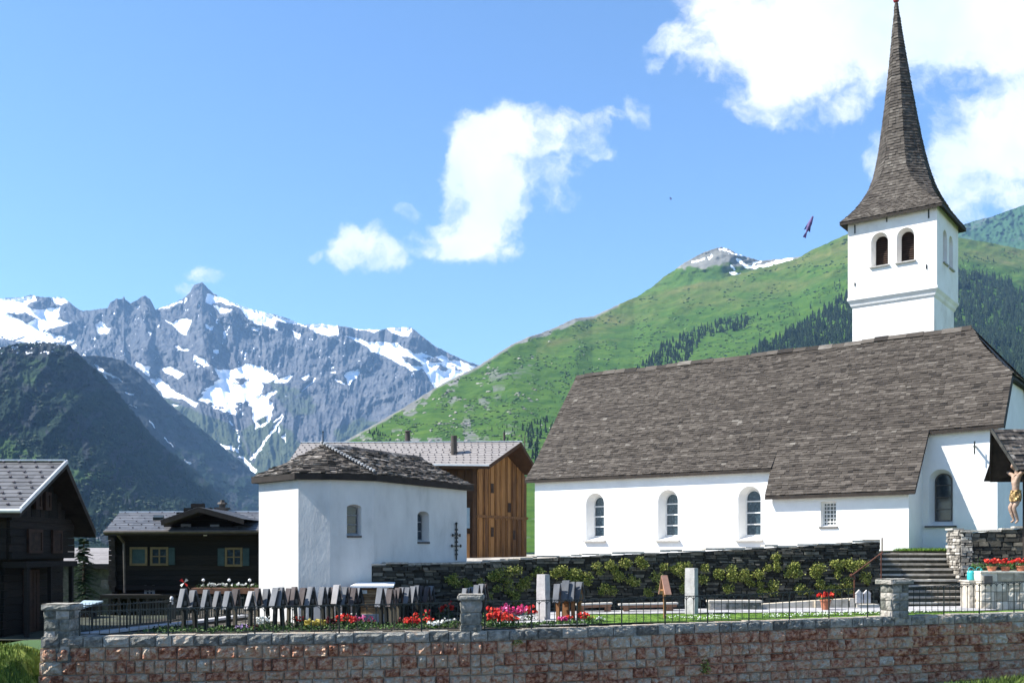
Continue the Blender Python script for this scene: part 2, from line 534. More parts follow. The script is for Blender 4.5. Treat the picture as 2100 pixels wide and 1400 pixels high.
def fbm(x, y, octs=5, seed=0, gain=0.5, ridged=False):
    s, amp, tot = 0, 1.0, 0
    for o in range(octs):
        n = vnoise(x * 2 ** o + o * 17.3, y * 2 ** o + o * 9.1, seed + o)
        if ridged:
            n = 1 - np.abs(2 * n - 1)
        s = s + n * amp; tot += amp; amp *= gain
    return s / tot


def poly_sd(px, py, poly):
    """signed distance (positive inside) to a polygon, in pixels"""
    d = np.full(px.shape, 1e9)
    inside = np.zeros(px.shape, bool)
    n = len(poly)
    for i in range(n):
        x0, y0 = poly[i]; x1, y1 = poly[(i + 1) % n]
        ex, ey = x1 - x0, y1 - y0
        tt = np.clip(((px - x0) * ex + (py - y0) * ey) / (ex * ex + ey * ey + 1e-9), 0, 1)
        dd = np.hypot(px - (x0 + tt * ex), py - (y0 + tt * ey))
        d = np.minimum(d, dd)
        cond = ((y0 > py) != (y1 > py)) & (px < ex * (py - y0) / (ey + 1e-12) + x0)
        inside ^= cond
    return np.where(inside, d, -d)


def line_sd(px, py, pts, w):
    d = np.full(px.shape, 1e9)
    for (x0, y0), (x1, y1) in zip(pts[:-1], pts[1:]):
        ex, ey = x1 - x0, y1 - y0
        tt = np.clip(((px - x0) * ex + (py - y0) * ey) / (ex * ex + ey * ey + 1e-9), 0, 1)
        d = np.minimum(d, np.hypot(px - (x0 + tt * ex), py - (y0 + tt * ey)))
    return w - d


# ------------------------------------------------------------------ mountains and hills
def terrain_mat(name, rock, veg, dry, nscale, snow_fine=0.02, bump=0.6, bdist=8.0):
    m = bpy.data.materials.new(name)
    m.use_nodes = True
    n, l = m.node_tree.nodes, m.node_tree.links
    bs = n['Principled BSDF']
    bs.inputs['Roughness'].default_value = 0.95
    bs.inputs['Specular IOR Level'].default_value = 0.1
    geo = n.new('ShaderNodeNewGeometry')

    def noise(scale, det=7.0, rgh=0.65):
        x = n.new('ShaderNodeTexNoise')
        x.inputs['Scale'].default_value = scale
        x.inputs['Detail'].default_value = det
        x.inputs['Roughness'].default_value = rgh
        l.new(geo.outputs['Position'], x.inputs['Vector'])
        return x.outputs['Fac']

    def attr(nm):
        a = n.new('ShaderNodeAttribute'); a.attribute_name = nm
        return a.outputs['Fac']

    def ramp(fac, stops):
        r = n.new('ShaderNodeValToRGB')
        e = r.color_ramp.elements
        while len(e) < len(stops):
            e.new(0.5)
        for q, (p, c) in zip(e, stops):
            q.position = p; q.color = (*c, 1)
        l.new(fac, r.inputs[0])
        return r.outputs[0]

    def mth(op, a, b):
        x = n.new('ShaderNodeMath'); x.operation = op
        for i, q in enumerate((a, b)):
            if isinstance(q, (int, float)):
                x.inputs[i].default_value = q
            else:
                l.new(q, x.inputs[i])
        return x.outputs[0]

    def mask(a, nz, k, lo, hi):
        s = mth('ADD', a, mth('MULTIPLY', mth('SUBTRACT', nz, 0.5), k))
        r = n.new('ShaderNodeMapRange')
        r.inputs['From Min'].default_value = lo
        r.inputs['From Max'].default_value = hi
        l.new(s, r.inputs['Value'])
        return r.outputs[0]

    def mix(f, a, b):
        x = n.new('ShaderNodeMixRGB')
        l.new(f, x.inputs[0]); l.new(a, x.inputs[1]); l.new(b, x.inputs[2])
        return x.outputs[0]

    n1, n2, n3 = noise(nscale), noise(nscale * 4.3, 8), noise(nscale * 0.35, 5)
    mixn = mth('ADD', mth('MULTIPLY', n1, 0.6), mth('MULTIPLY', n2, 0.4))
    c = ramp(mixn, rock)
    vg = mix(mask(attr('dry'), n3, 1.0, 0.35, 0.75), ramp(mixn, veg), ramp(mixn, dry))
    c = mix(mask(attr('veg'), n1, 0.9, 0.40, 0.60), c, vg)
    sn = n.new('ShaderNodeRGB'); sn.outputs[0].default_value = (0.86, 0.87, 0.90, 1)
    c = mix(mask(attr('snow'), n2, 0.5, 0.47, 0.55), c, sn.outputs[0])
    l.new(c, bs.inputs['Base Color'])
    bp = n.new('ShaderNodeBump')
    bp.inputs['Strength'].default_value = bump
    bp.inputs['Distance'].default_value = bdist
    inv = mth('MULTIPLY', mixn, mth('SUBTRACT', 1.0, mth('MULTIPLY', attr('snow'), 0.8)))
    l.new(inv, bp.inputs['Height'])
    l.new(bp.outputs[0], bs.inputs['Normal'])
    return m


class Terrain:
    def __init__(self, crest, foot, Yf, Yc, pw, disp, jag=0.0, jagf=0.12, seed=1):
        self.cx = np.array([c[0] for c in crest], float)
        self.cy = np.array([c[1] for c in crest], float)
        self.foot, self.Yf, self.Yc, self.pw, self.disp = foot, Yf, Yc, pw, disp
        self.jag, self.jagf, self.seed = jag, jagf, seed

    def crest_y(self, px):
        y = np.interp(px, self.cx, self.cy)
        return y

    def crest_jag(self, px):
        return self.jag * (fbm(px * self.jagf, px * 0 + 3.3, 4, self.seed, .6, True) - .5) * 2

    def depth(self, px, s):
        yc = self.Yc(px) if callable(self.Yc) else self.Yc
        yf = self.Yf(px) if callable(self.Yf) else self.Yf
        return yf + (yc - yf) * np.power(np.clip(s, 0, 1), self.pw)

    def pos(self, px, s):
        cy = self.crest_y(px)
        py = self.foot + (cy - self.foot) * s + self.crest_jag(px) * np.clip(s, 0, 1) ** 24
        Y = self.depth(px, s) * (1 + self.disp(px, py))
        return (px - CX) / F * Y, Y, (HY - py) / F * Y, py

    def at(self, px, py):
        cy = float(self.crest_y(np.array([px]))[0])
        s = (py - self.foot) / (cy - self.foot)
        x, y, z, _ = self.pos(np.array([float(px)]), np.array([s]))
        return Vector((float(x[0]), float(y[0]), float(z[0])))

    def build(self, name, px0, px1, step, rows, attrs, mat):
        xs = np.arange(px0, px1 + step, step, dtype=float)
        ss = np.linspace(0, 1, rows)
        gx, gs = np.meshgrid(xs, ss)
        X, Y, Z, py = self.pos(gx, gs)
        # the far side of the ridge, falling away behind the crest
        bx, by, bz = [], [], []
        for k in (1, 2, 3):
            d = [0.02, 0.08, 0.3][k - 1]
            bx.append(X[-1] * (1 + d)); by.append(Y[-1] * (1 + d)); bz.append(Z[-1] * (1 - d * 1.2) - d * 40)
        X2 = np.vstack([X] + [b[None] for b in bx]); Y2 = np.vstack([Y] + [b[None] for b in by])
        Z2 = np.vstack([Z] + [b[None] for b in bz])
        nr, nc = X2.shape
        co = np.stack([X2, Y2, Z2], -1).reshape(-1, 3)
        i = np.arange(nr * nc).reshape(nr, nc)
        q = np.stack([i[:-1, :-1], i[:-1, 1:], i[1:, 1:], i[1:, :-1]], -1).reshape(-1, 4)
        me = bpy.data.meshes.new(name)
        me.vertices.add(len(co)); me.vertices.foreach_set('co', co.astype(np.float32).ravel())
        me.loops.add(q.size); me.loops.foreach_set('vertex_index', q.astype(np.int32).ravel())
        me.polygons.add(len(q))
        me.polygons.foreach_set('loop_start', np.arange(0, q.size, 4, dtype=np.int32))
        me.polygons.foreach_set('loop_total', np.full(len(q), 4, np.int32))
        me.polygons.foreach_set('use_smooth', np.ones(len(q), bool))
        me.update(calc_edges=True)
        A = attrs(gx, py, gs)
        for nm in ('snow', 'veg', 'dry'):
            a = A.get(nm, np.zeros_like(gx))
            a = np.vstack([a, a[-1:], a[-1:], a[-1:]])
            at = me.attributes.new(nm, 'FLOAT', 'POINT')
            at.data.foreach_set('value', a.astype(np.float32).ravel())
        me.materials.append(mat)
        o = bpy.data.objects.new(name, me)
        COL.objects.link(o)
        structure(o)
        return o


def z1(pts):
    return [(x / 3.182, 560 + y / 3.182) for x, y in pts]


def z2(pts):
    return [(480 + x / 3.5, 600 + y / 3.5) for x, y in pts]


# --- the snowy massif
CREST3 = [(-160, 620), (0, 612), (22, 610), (45, 609), (67, 604), (74, 607), (91, 609), (126, 609), (138, 615), (157, 631), (170, 637),
          (220, 631), (226, 620), (239, 612), (251, 612), (254, 606), (257, 614), (267, 621), (283, 613), (297, 605), (308, 613),
          (319, 634), (346, 624), (374, 613), (390, 598), (397, 584), (415, 578), (424, 588), (437, 601), (471, 617), (515, 634),
          (559, 643), (594, 654), (623, 666), (657, 663), (691, 667), (737, 674), (783, 676), (800, 671), (843, 670), (852, 677),
          (863, 686), (894, 710), (937, 731), (966, 743), (989, 750), (1030, 765), (1060, 772), (1150, 800)]


def disp3(px, py):
    wx = px + 26 * (fbm(px / 90, py / 90, 3, 5) - .5)
    wy = py + 26 * (fbm(px / 90 + 7, py / 90, 3, 6) - .5)
    lean = np.where(px < 560, 0.55, -0.15) + 0 * px
    lean = 0.2 + 0.35 * np.tanh((480 - px) / 150)
    xx = wx - lean * (wy - 700)
    big = fbm(xx / 95, (wy + .35 * wx) / 150, 3, 11, .5, True)
    mid = fbm(xx / 33, (wy - .4 * wx) / 62, 4, 21, .58, True)
    fine = fbm(wx / 11 + wy / 60, wy / 26, 4, 31, .68, True)
    sd = snow_sd(px, py)
    calm = 1 - .85 * np.clip((sd + 3) / 10, 0, 1)
    return -0.050 * (big - .5) * (.55 + .45 * calm) - calm * (0.026 * (mid - .5) + 0.0095 * (fine - .5))


SNOW_P = [
    z1([(-40, 160), (100, 165), (220, 138), (240, 182), (170, 205), (215, 240), (300, 228), (392, 222), (372, 292), (460, 322), (400, 345), (285, 378),
        (480, 420), (505, 485), (585, 575), (560, 585), (450, 470), (300, 495), (150, 450), (-40, 425)]),
    z1([(340, 160), (420, 160), (442, 195), (400, 210), (360, 200)]),
    z1([(1020, 245), (1100, 203), (1180, 175), (1190, 183), (1100, 228)]),
    z1([(1350, 135), (1400, 138), (1500, 180), (1640, 235), (1800, 268), (1800, 352), (1720, 345), (1650, 325), (1560, 225), (1440, 192), (1380, 203), (1335, 185)]),
    z1([(1395, 212), (1520, 238), (1480, 262), (1430, 266)]),
    z1([(1060, 298), (1130, 325), (1190, 290), (1245, 305), (1222, 405), (1160, 375), (1110, 330)]),
    z1([(612, 322), (660, 318), (720, 360), (695, 392), (645, 398)]),
    z1([(1258, 528), (1330, 560), (1372, 600), (1330, 612), (1282, 580)]),
    z1([(1398, 620), (1540, 642), (1600, 588), (1800, 668), (1800, 710), (1710, 780), (1600, 832), (1530, 882), (1545, 925), (1480, 920), (1390, 880), (1290, 822), (1320, 770), (1352, 722), (1440, 690)]),
    z1([(878, 578), (985, 612), (970, 675), (900, 622)]),
    z1([(978, 690), (1030, 678), (1150, 770), (1290, 845), (1272, 882), (1180, 820), (1058, 802)]),
    z1([(1058, 622), (1110, 610), (1205, 652), (1160, 692), (1070, 652)]),
    z1([(612, 590), (700, 640), (800, 690), (780, 715), (700, 690), (640, 640)]),
    z1([(815, 775), (868, 785), (850, 795)]), z1([(855, 855), (895, 880), (880, 885)]),
    z1([(1115, 852), (1180, 862), (1150, 876)]),
    z1([(1385, 500), (1420, 498), (1428, 525), (1390, 522)]), z1([(1450, 378), (1475, 378), (1470, 405), (1450, 400)]),
    z1([(1270, 595), (1310, 605), (1285, 615)]), z1([(1340, 335), (1400, 350), (1380, 375), (1350, 360)]),
    z1([(1640, 345), (1700, 350), (1690, 372), (1650, 368)]), z1([(880, 215), (905, 215), (900, 235)]),
    z1([(960, 380), (985, 385), (975, 405)]), z1([(1140, 478), (1160, 470), (1230, 505), (1220, 515)]),
    z2([(0, 68), (100, 105), (200, 130), (400, 190), (500, 232), (620, 215), (740, 233), (742, 300), (690, 312), (600, 290), (520, 245), (400, 218), (300, 192), (200, 232), (120, 202), (60, 130)]),
    z2([(400, 270), (480, 300), (470, 330), (420, 295)]), z2([(240, 235), (330, 258), (320, 272), (250, 252)]),
    z2([(775, 236), (900, 262), (1060, 266), (1010, 284), (880, 272)]),
    z2([(1095, 252), (1180, 244), (1280, 246), (1262, 312), (1190, 305), (1130, 285)]),
    z2([(785, 300), (960, 350), (1160, 358), (1220, 400), (1300, 430), (1350, 425), (1440, 470), (1480, 450), (1620, 495), (1770, 545), (1640, 640), (1440, 695), (1395, 600), (1340, 542), (1280, 562), (1100, 470), (1010, 432), (930, 372)]),
    z2([(800, 570), (890, 550), (905, 580), (860, 625), (825, 662), (770, 600)]), z2([(715, 610), (800, 655), (790, 662), (730, 630)]),
    z2([(-40, 565), (90, 508), (200, 532), (320, 612), (430, 590), (380, 642), (210, 652), (190, 720), (100, 740), (-40, 785)]),
    z2([(478, 612), (550, 578), (545, 600), (490, 622)]), z2([(478, 712), (580, 612), (592, 625), (500, 700)]),
    z2([(685, 528), (720, 526), (715, 540)]), z2([(680, 570), (725, 560), (720, 575)]), z2([(365, 738), (390, 738), (385, 748)]),
    z2([(70, 760), (140, 740), (300, 700), (318, 705), (240, 770), (280, 792), (258, 932), (150, 988), (125, 830)]),
    z2([(225, 1040), (345, 888), (358, 892), (300, 980), (240, 1042)]), z2([(275, 920), (345, 872), (350, 878), (285, 925)]),
    z2([(320, 985), (330, 955), (335, 1000), (322, 1010)]), z2([(340, 1030), (372, 1005), (365, 1075)]),
    z2([(185, 1130), (225, 1065), (230, 1072), (195, 1128)]), z2([(130, 1160), (175, 1140), (150, 1200)]),
]
ROCK_HOLES = [
    z1([(40, 252), (90, 262), (160, 255), (235, 300), (180, 330), (120, 300)]),
    z1([(170, 210), (240, 180), (290, 190), (360, 200), (300, 232), (210, 240)]),
    z1([(1520, 690), (1600, 685), (1630, 700), (1570, 716)]),
    z1([(1710, 720), (1790, 700), (1800, 770), (1720, 795)]),
    z2([(1200, 450), (1290, 465), (1360, 520), (1280, 525), (1220, 490)]), z2([(1360, 460), (1450, 470), (1500, 500), (1400, 500)]),
    z2([(1470, 515), (1540, 545), (1510, 572), (1460, 545)]), z2([(1560, 520), (1650, 570), (1600, 555)]),
    z2([(150, 920), (230, 880), (235, 930), (180, 955)]), z2([(200, 655), (300, 650), (290, 700), (205, 735)]),
    z2([(720, 600), (760, 560), (800, 610), (820, 650), (770, 640)]),
]


def snow_sd(px, py):
    sd = np.full(px.shape, -1e9)
    for p in SNOW_P:
        sd = np.maximum(sd, poly_sd(px, py, p))
    for p in ROCK_HOLES:
        sd = np.minimum(sd, -poly_sd(px, py, p))
    return sd


def attrs3(px, py, s):
    wx = px + 5 * (fbm(px / 11, py / 11, 4, 71) - .5) * 2
    wy = py + 4 * (fbm(px / 11 + 9, py / 11, 4, 72) - .5) * 2
    sd = np.full(px.shape, -1e9)
    for p in SNOW_P:
        sd = np.maximum(sd, poly_sd(wx, wy, p))
    for p in ROCK_HOLES:
        sd = np.minimum(sd, -poly_sd(wx, wy, p))
    for pts, w in ((z1([(1490, 950), (1540, 1020), (1560, 1110), (1548, 1160)]), 1.8),
                   (z1([(1430, 1118), (1500, 1140), (1580, 1200), (1660, 1290)]), 4.5),
                   (z1([(1790, 1000), (1725, 1110), (1690, 1160), (1640, 1220)]), 2.2),
                   (z1([(1570, 880), (1580, 930)]), 1.8)):
        sd = np.maximum(sd, line_sd(wx, wy, pts, w))
    # broken rock ribs inside the upper-left glacier edge and scattered late snow in gullies
    brk = fbm(px / 13, (py + .35 * px) / 6, 4, 77)
    zone = np.clip((py - 668) / 25, 0, 1) * (px < 170)
    sd = sd - zone * np.clip((brk - .46) * 60, 0, 12)
    brk2 = fbm(px / 16, py / 7, 4, 78)
    sd = sd - ((px > 395) & (px < 500) & (py > 785)) * np.clip((brk2 - .52) * 50, 0, 9)
    gul = fbm(px / 16, py / 22, 4, 55, .55, True)
    sd = np.maximum(sd, (gul - .86) * 26 - 1.0 - np.clip((py - 790) / 22, 0, 9))
    snow = np.clip(.5 + sd / 6.0, 0, 1)
    veg = np.clip((py - 905) / 60, 0, 1) * .75
    for p, w in (([(330, 812), (420, 850), (478, 872), (500, 905), (525, 965), (470, 925), (400, 872), (350, 845)], 1.0),
                 ([(490, 885), (540, 850), (600, 880), (640, 940), (610, 985), (530, 975)], .75),
                 ([(680, 880), (740, 850), (790, 870), (760, 930), (690, 930)], .7),
                 ([(540, 770), (640, 800), (660, 850), (600, 860), (560, 820)], .55)):
        veg = np.maximum(veg, w * np.clip(.5 + poly_sd(px, py, p) / 20, 0, 1))
    return {'snow': snow, 'veg': veg, 'dry': np.full(px.shape, .25)}


M['massif'] = terrain_mat('alpine_rock', [(.30, (.026, .034, .046)), (.46, (.075, .08, .092)), (.58, (.13, .13, .135)), (.72, (.24, .225, .22))],
                          [(.3, (.032, .048, .026)), (.7, (.080, .095, .050))], [(.3, (.09, .08, .05)), (.7, (.15, .13, .08))], 0.013, bdist=40, bump=1.0)
massif = Terrain(CREST3, 1128, 3300, 7400, 0.8, disp3, jag=2.0, jagf=.16, seed=3)
massif.build('mountain', -160, 1150, 1.55, 330, attrs3, M['massif'])

# --- second spur, below the massif
CREST2 = [(-160, 730), (0, 735), (150, 728), (200, 728), (240, 735), (251, 737), (277, 756), (314, 793), (346, 827), (393, 862), (450, 909), (522, 969), (560, 1003), (640, 1060), (700, 1090)]


def disp2(px, py):
    xx = px - .75 * (py - 800) + 18 * (fbm(px / 50, py / 50, 3, 4) - .5)
    return -.055 * (fbm(xx / 50, (py + .3 * px) / 90, 5, 41, .55, True) - .5) - .022 * (fbm(px / 13, py / 11, 5, 43, .68, True) - .5)


def attrs2(px, py, s):
    wx = px + 8 * (fbm(px / 12, py / 12, 3, 90) - .5)
    wy = py + 8 * (fbm(px / 12 + 4, py / 12, 3, 91) - .5)
    sd = np.full(px.shape, -1e9)
    for pts, w in ((z1([(610, 590), (690, 650), (790, 705)]), 2.0), (z1([(640, 620), (700, 680)]), 2.2),
                   (z1([(1070, 1078), (1130, 1130)]), 1.3), (z1([(1200, 1215), (1240, 1240)]), 1.6), (z1([(970, 960), (1010, 1010)]), 1.2),
                   (z1([(820, 775), (870, 790)]), 1.6), (z1([(850, 860), (890, 880)]), 1.3), (z1([(1290, 1350), (1330, 1370)]), 1.3)):
        sd = np.maximum(sd, line_sd(wx, wy, pts, w))
    veg = .25 + .55 * np.clip((py - 800) / 120, 0, 1)
    cliff = fbm(px / 40, py / 30, 4, 95)
    veg = veg - .5 * (cliff > .58)
    return {'snow': np.clip(.5 + sd / 3, 0, 1), 'veg': veg, 'dry': np.full(px.shape, .1)}


M['spur'] = terrain_mat('forested_spur', [(.3, (.015, .021, .025)), (.55, (.035, .042, .046)), (.78, (.09, .095, .098))],
                        [(.34, (.002, .010, .007)), (.5, (.009, .024, .013)), (.64, (.022, .046, .022)), (.8, (.045, .075, .035))], [(.3, (.03, .07, .02)), (.7, (.07, .12, .035))], .024, bdist=34, bump=1.0)
spur2 = Terrain(CREST2, 1122, lambda p: 1500 + 1500 * np.clip((p + 160) / 860, 0, 1), lambda p: 3300 + 1700 * np.clip((p + 160) / 860, 0, 1), .85, disp2, jag=2.5, jagf=.2, seed=8)
spur2.build('mountain', -160, 700, 2.2, 190, attrs2, M['spur'])

# --- near dark spur
CREST1 = [(-160, 735), (0, 712), (30, 704), (47, 702), (90, 700), (141, 706), (158, 722), (176, 740), (198, 757), (220, 778), (245, 808), (270, 838), (314, 893), (350, 925), (393, 955),
          (440, 1000), (490, 1040), (540, 1070), (620, 1100)]


def disp1(px, py):
    xx = px + .55 * (py - 800) + 24 * (fbm(px / 60, py / 60, 3, 14) - .5)
    return -.085 * (fbm(xx / 95, (py + .3 * px) / 120, 5, 51, .55, True) - .5) - .032 * (fbm(px / 16, py / 13, 5, 53, .68, True) - .5)


def attrs1(px, py, s):
    veg = np.full(px.shape, .78) - .5 * np.clip((fbm(px / 30, py / 24, 5, 105) - .53) * 8, 0, 1) - .5 * np.clip((745 - py) / 25, 0, 1) * np.clip(fbm(px / 20, py / 9, 4, 106) * 2 - .5, 0, 1)
    dry = np.zeros(px.shape)
    for p, w in (([(-20, 890), (40, 905), (75, 930), (110, 950), (60, 960), (-20, 950)], .8), ([(120, 800), (150, 795), (165, 815), (130, 825)], .6),
                 ([(140, 955), (200, 965), (250, 960), (220, 985), (150, 990)], .75), ([(60, 730), (90, 715), (100, 760), (70, 800), (20, 810), (0, 770)], .45)):
        k = np.clip(.5 + poly_sd(px, py, p) / 14, 0, 1) * w
        dry = np.maximum(dry, k); veg = np.maximum(veg, k)
    return {'snow': np.clip(.5 + ((fbm(px / 9, py / 3.5, 4, 107) - .68) * 18 - np.clip((py - 722) / 6, 0, 9)) / 3, 0, 1), 'veg': veg, 'dry': dry}


SPUR1_JAG = 5.0
spur1 = Terrain(CREST1, 1128, lambda p: 550 + 900 * np.clip((p + 160) / 760, 0, 1), lambda p: 1750 + 1500 * np.clip((p + 160) / 760, 0, 1), .9, disp1, jag=SPUR1_JAG, jagf=.2, seed=9)
spur1.build('mountain', -160, 620, 2.2, 200, attrs1, M['spur'])

# --- green hill behind the church, its far summit and the dark ridge beyond
HILL_F = 1132.0


def yc_h1(px):
    return 1100 + 1300 * np.clip((px - 700) / 600, 0, 1)


def disp_h(px, py):
    xx = px + .9 * (py - 800)
    return -.034 * (fbm(xx / 130, py / 60, 4, 61, .5, True) - .5) - .005 * (fbm((px + .6 * py) / 30, py / 9, 3, 63, .5, True) - .5)


CREST_H1 = [(640, 1126), (668, 990), (700, 908), (740, 885), (820, 840), (900, 790), (980, 750), (1050, 705), (1090, 688), (1110, 682), (1145, 668), (1180, 652), (1215, 648), (1260, 628),
            (1290, 614), (1334, 598), (1400, 586), (1474, 572), (1560, 550), (1637, 529), (1665, 512), (1700, 497), (1740, 478), (1850, 468), (1965, 487), (2030, 497), (2100, 512), (2260, 540)]


def attrs_h1(px, py, s):
    dry = np.clip((s - .74) * 2.4, 0, .50) * np.clip((px - 950) / 250, 0, 1)
    band = np.clip(1 - np.abs(py - (690 - (px - 1180) * .33)) / 45, 0, 1)
    dry = np.maximum(dry, .55 * band * (px > 1100))
    rock = fbm(px / 30, py / 20, 4, 121)
    left = np.clip((1300 - px) / 350, 0, 1)
    veg = 1.0 - np.clip((rock - .60 + .03 * left) * 9, 0, 1) * (.2 + .32 * left)
    veg = veg - .75 * np.clip(1 - (py - (self_c(px))) / 16, 0, 1) * np.clip((1340 - px) / 100, 0, 1)
    return {'veg': veg, 'dry': dry, 'snow': np.zeros(px.shape)}


def self_c(px):
    return np.interp(px, [c[0] for c in CREST_H1], [c[1] for c in CREST_H1])


M['hill'] = terrain_mat('alpine_pasture', [(.3, (.08, .085, .08)), (.55, (.17, .17, .155)), (.8, (.32, .31, .28))],
                        [(.30, (.010, .034, .006)), (.44, (.030, .072, .010)), (.58, (.054, .104, .014)), (.72, (.090, .135, .024))],
                        [(.32, (.055, .08, .016)), (.5, (.105, .105, .034)), (.7, (.165, .135, .062))], .022, bdist=5, bump=.8)
hill1 = Terrain(CREST_H1, HILL_F, 95, yc_h1, 1.1, disp_h, jag=1.5, jagf=.1, seed=12)
hill1.build('hill', 640, 2260, 2.6, 270, attrs_h1, M['hill'])

CREST_H2 = [(1120, 720), (1180, 690), (1240, 655), (1290, 618), (1340, 586), (1362, 566), (1385, 552), (1400, 540), (1440, 518), (1460, 511), (1480, 506), (1495, 510), (1510, 519), (1530, 526), (1560, 534),
            (1600, 530), (1630, 527), (1700, 520), (1800, 520)]


def attrs_h2(px, py, s):
    sd = np.full(px.shape, -9.0)
    wx = px + 10 * (fbm(px / 9, py / 6, 3, 131) - .5)
    wy = py + 8 * (fbm(px / 9 + 5, py / 6, 3, 132) - .5)
    for pts, w in (([(1418, 538), (1445, 530)], 2.2), ([(1475, 511), (1490, 512)], 2.2), ([(1492, 516), (1520, 524)], 2.0), ([(1510, 532), (1535, 548), (1570, 545), (1600, 536), (1625, 530)], 3.2),
                   ([(1495, 561), (1520, 562)], 2.6), ([(1545, 540), (1560, 536)], 2.4), ([(1455, 530), (1462, 524)], 1.8), ([(1585, 550), (1605, 545)], 2.0), ([(1500, 545), (1506, 553)], 2.4)):
        sd = np.maximum(sd, line_sd(wx, wy, pts, w))
    veg = np.clip((py - 532 + 30 * (fbm(px / 14, py / 9, 4, 133) - .5)) / 30, 0, 1) * .95
    return {'snow': np.clip(.5 + sd / 3, 0, 1), 'veg': veg, 'dry': np.full(px.shape, .35)}


hill2 = Terrain(CREST_H2, 800, 2200, 2900, 1.0, disp_h, jag=2.0, jagf=.2, seed=17)
hill2.build('hill', 1120, 1800, 2.2, 110, attrs_h2, M['hill'])
CREST_H3 = [(1850, 520), (1900, 494), (1965, 464), (2000, 452), (2030, 445), (2070, 431), (2100, 420), (2180, 400), (2260, 380)]
M['ridge_dark'] = terrain_mat('dark_alpine_ridge', [(.3, (.06, .07, .075)), (.6, (.12, .13, .13)), (.8, (.22, .22, .21))],
                              [(.3, (.018, .05, .025)), (.6, (.035, .08, .035)), (.8, (.06, .11, .05))], [(.3, (.06, .09, .03)), (.7, (.10, .13, .05))], .012, bdist=10)
hill3 = Terrain(CREST_H3, 640, 3300, 4600, 1.0, disp2, jag=1.2, jagf=.2, seed=19)
hill3.build('hill', 1850, 2260, 2.6, 90, lambda px, py, s: {'veg': .4 + .6 * fbm(px / 60, py / 40, 4, 140), 'dry': np.full(px.shape, .15)}, M['ridge_dark'])

# valley floor reaching the horizon
g = MB()
N = 24
for i in range(N):
    for j in range(N):
        xs0, xs1 = [(-1 + 2 * (i + k) / N) for k in (0, 1)]
        ys0, ys1 = [((j + k) / N) for k in (0, 1)]
        ex = lambda a: math.copysign(abs(a) ** 2.2, a) * 6500
        ey = lambda a: -60 + (a ** 2.4) * 9000
        g.poly([(ex(xs0), ey(ys0), -7.5), (ex(xs1), ey(ys0), -7.5), (ex(xs1), ey(ys1), -7.5), (ex(xs0), ey(ys1), -7.5)])
structure(g.build('ground', M['valley']))


def in_poly(x, y, poly):
    c = False
    n = len(poly)
    for i in range(n):
        x0, y0 = poly[i]; x1, y1 = poly[(i + 1) % n]
        if (y0 > y) != (y1 > y) and x < (x1 - x0) * (y - y0) / (y1 - y0) + x0:
            c = not c
    return c


def conifer_into(mb, base, h, rnd):
    tiers = 4
    n = 7
    t = rnd.random()
    for k in range(tiers):
        z0 = h * (.08 + .22 * k)
        z1_ = min(h, z0 + h * .42)
        rr = h * .17 * (1 - k / (tiers + .6)) * (.85 + .3 * rnd.random())
        a0 = rnd.random() * 6.28
        vs = [base + Vector((0, 0, z1_))]
        for i in range(2 * n):
            a = a0 + math.pi * i / n
            q = rr * (1.15 if i % 2 == 0 else .55) * (.8 + .4 * rnd.random())
            vs.append(base + Vector((q * math.cos(a), q * math.sin(a), z0 + h * .06 * rnd.random())))
        fs = [(0, 1 + i, 1 + (i + 1) % (2 * n)) for i in range(2 * n)]
        mb.mesh(vs, fs, 0, min(1, max(0, t * .6 + .1 + .4 * rnd.random())))


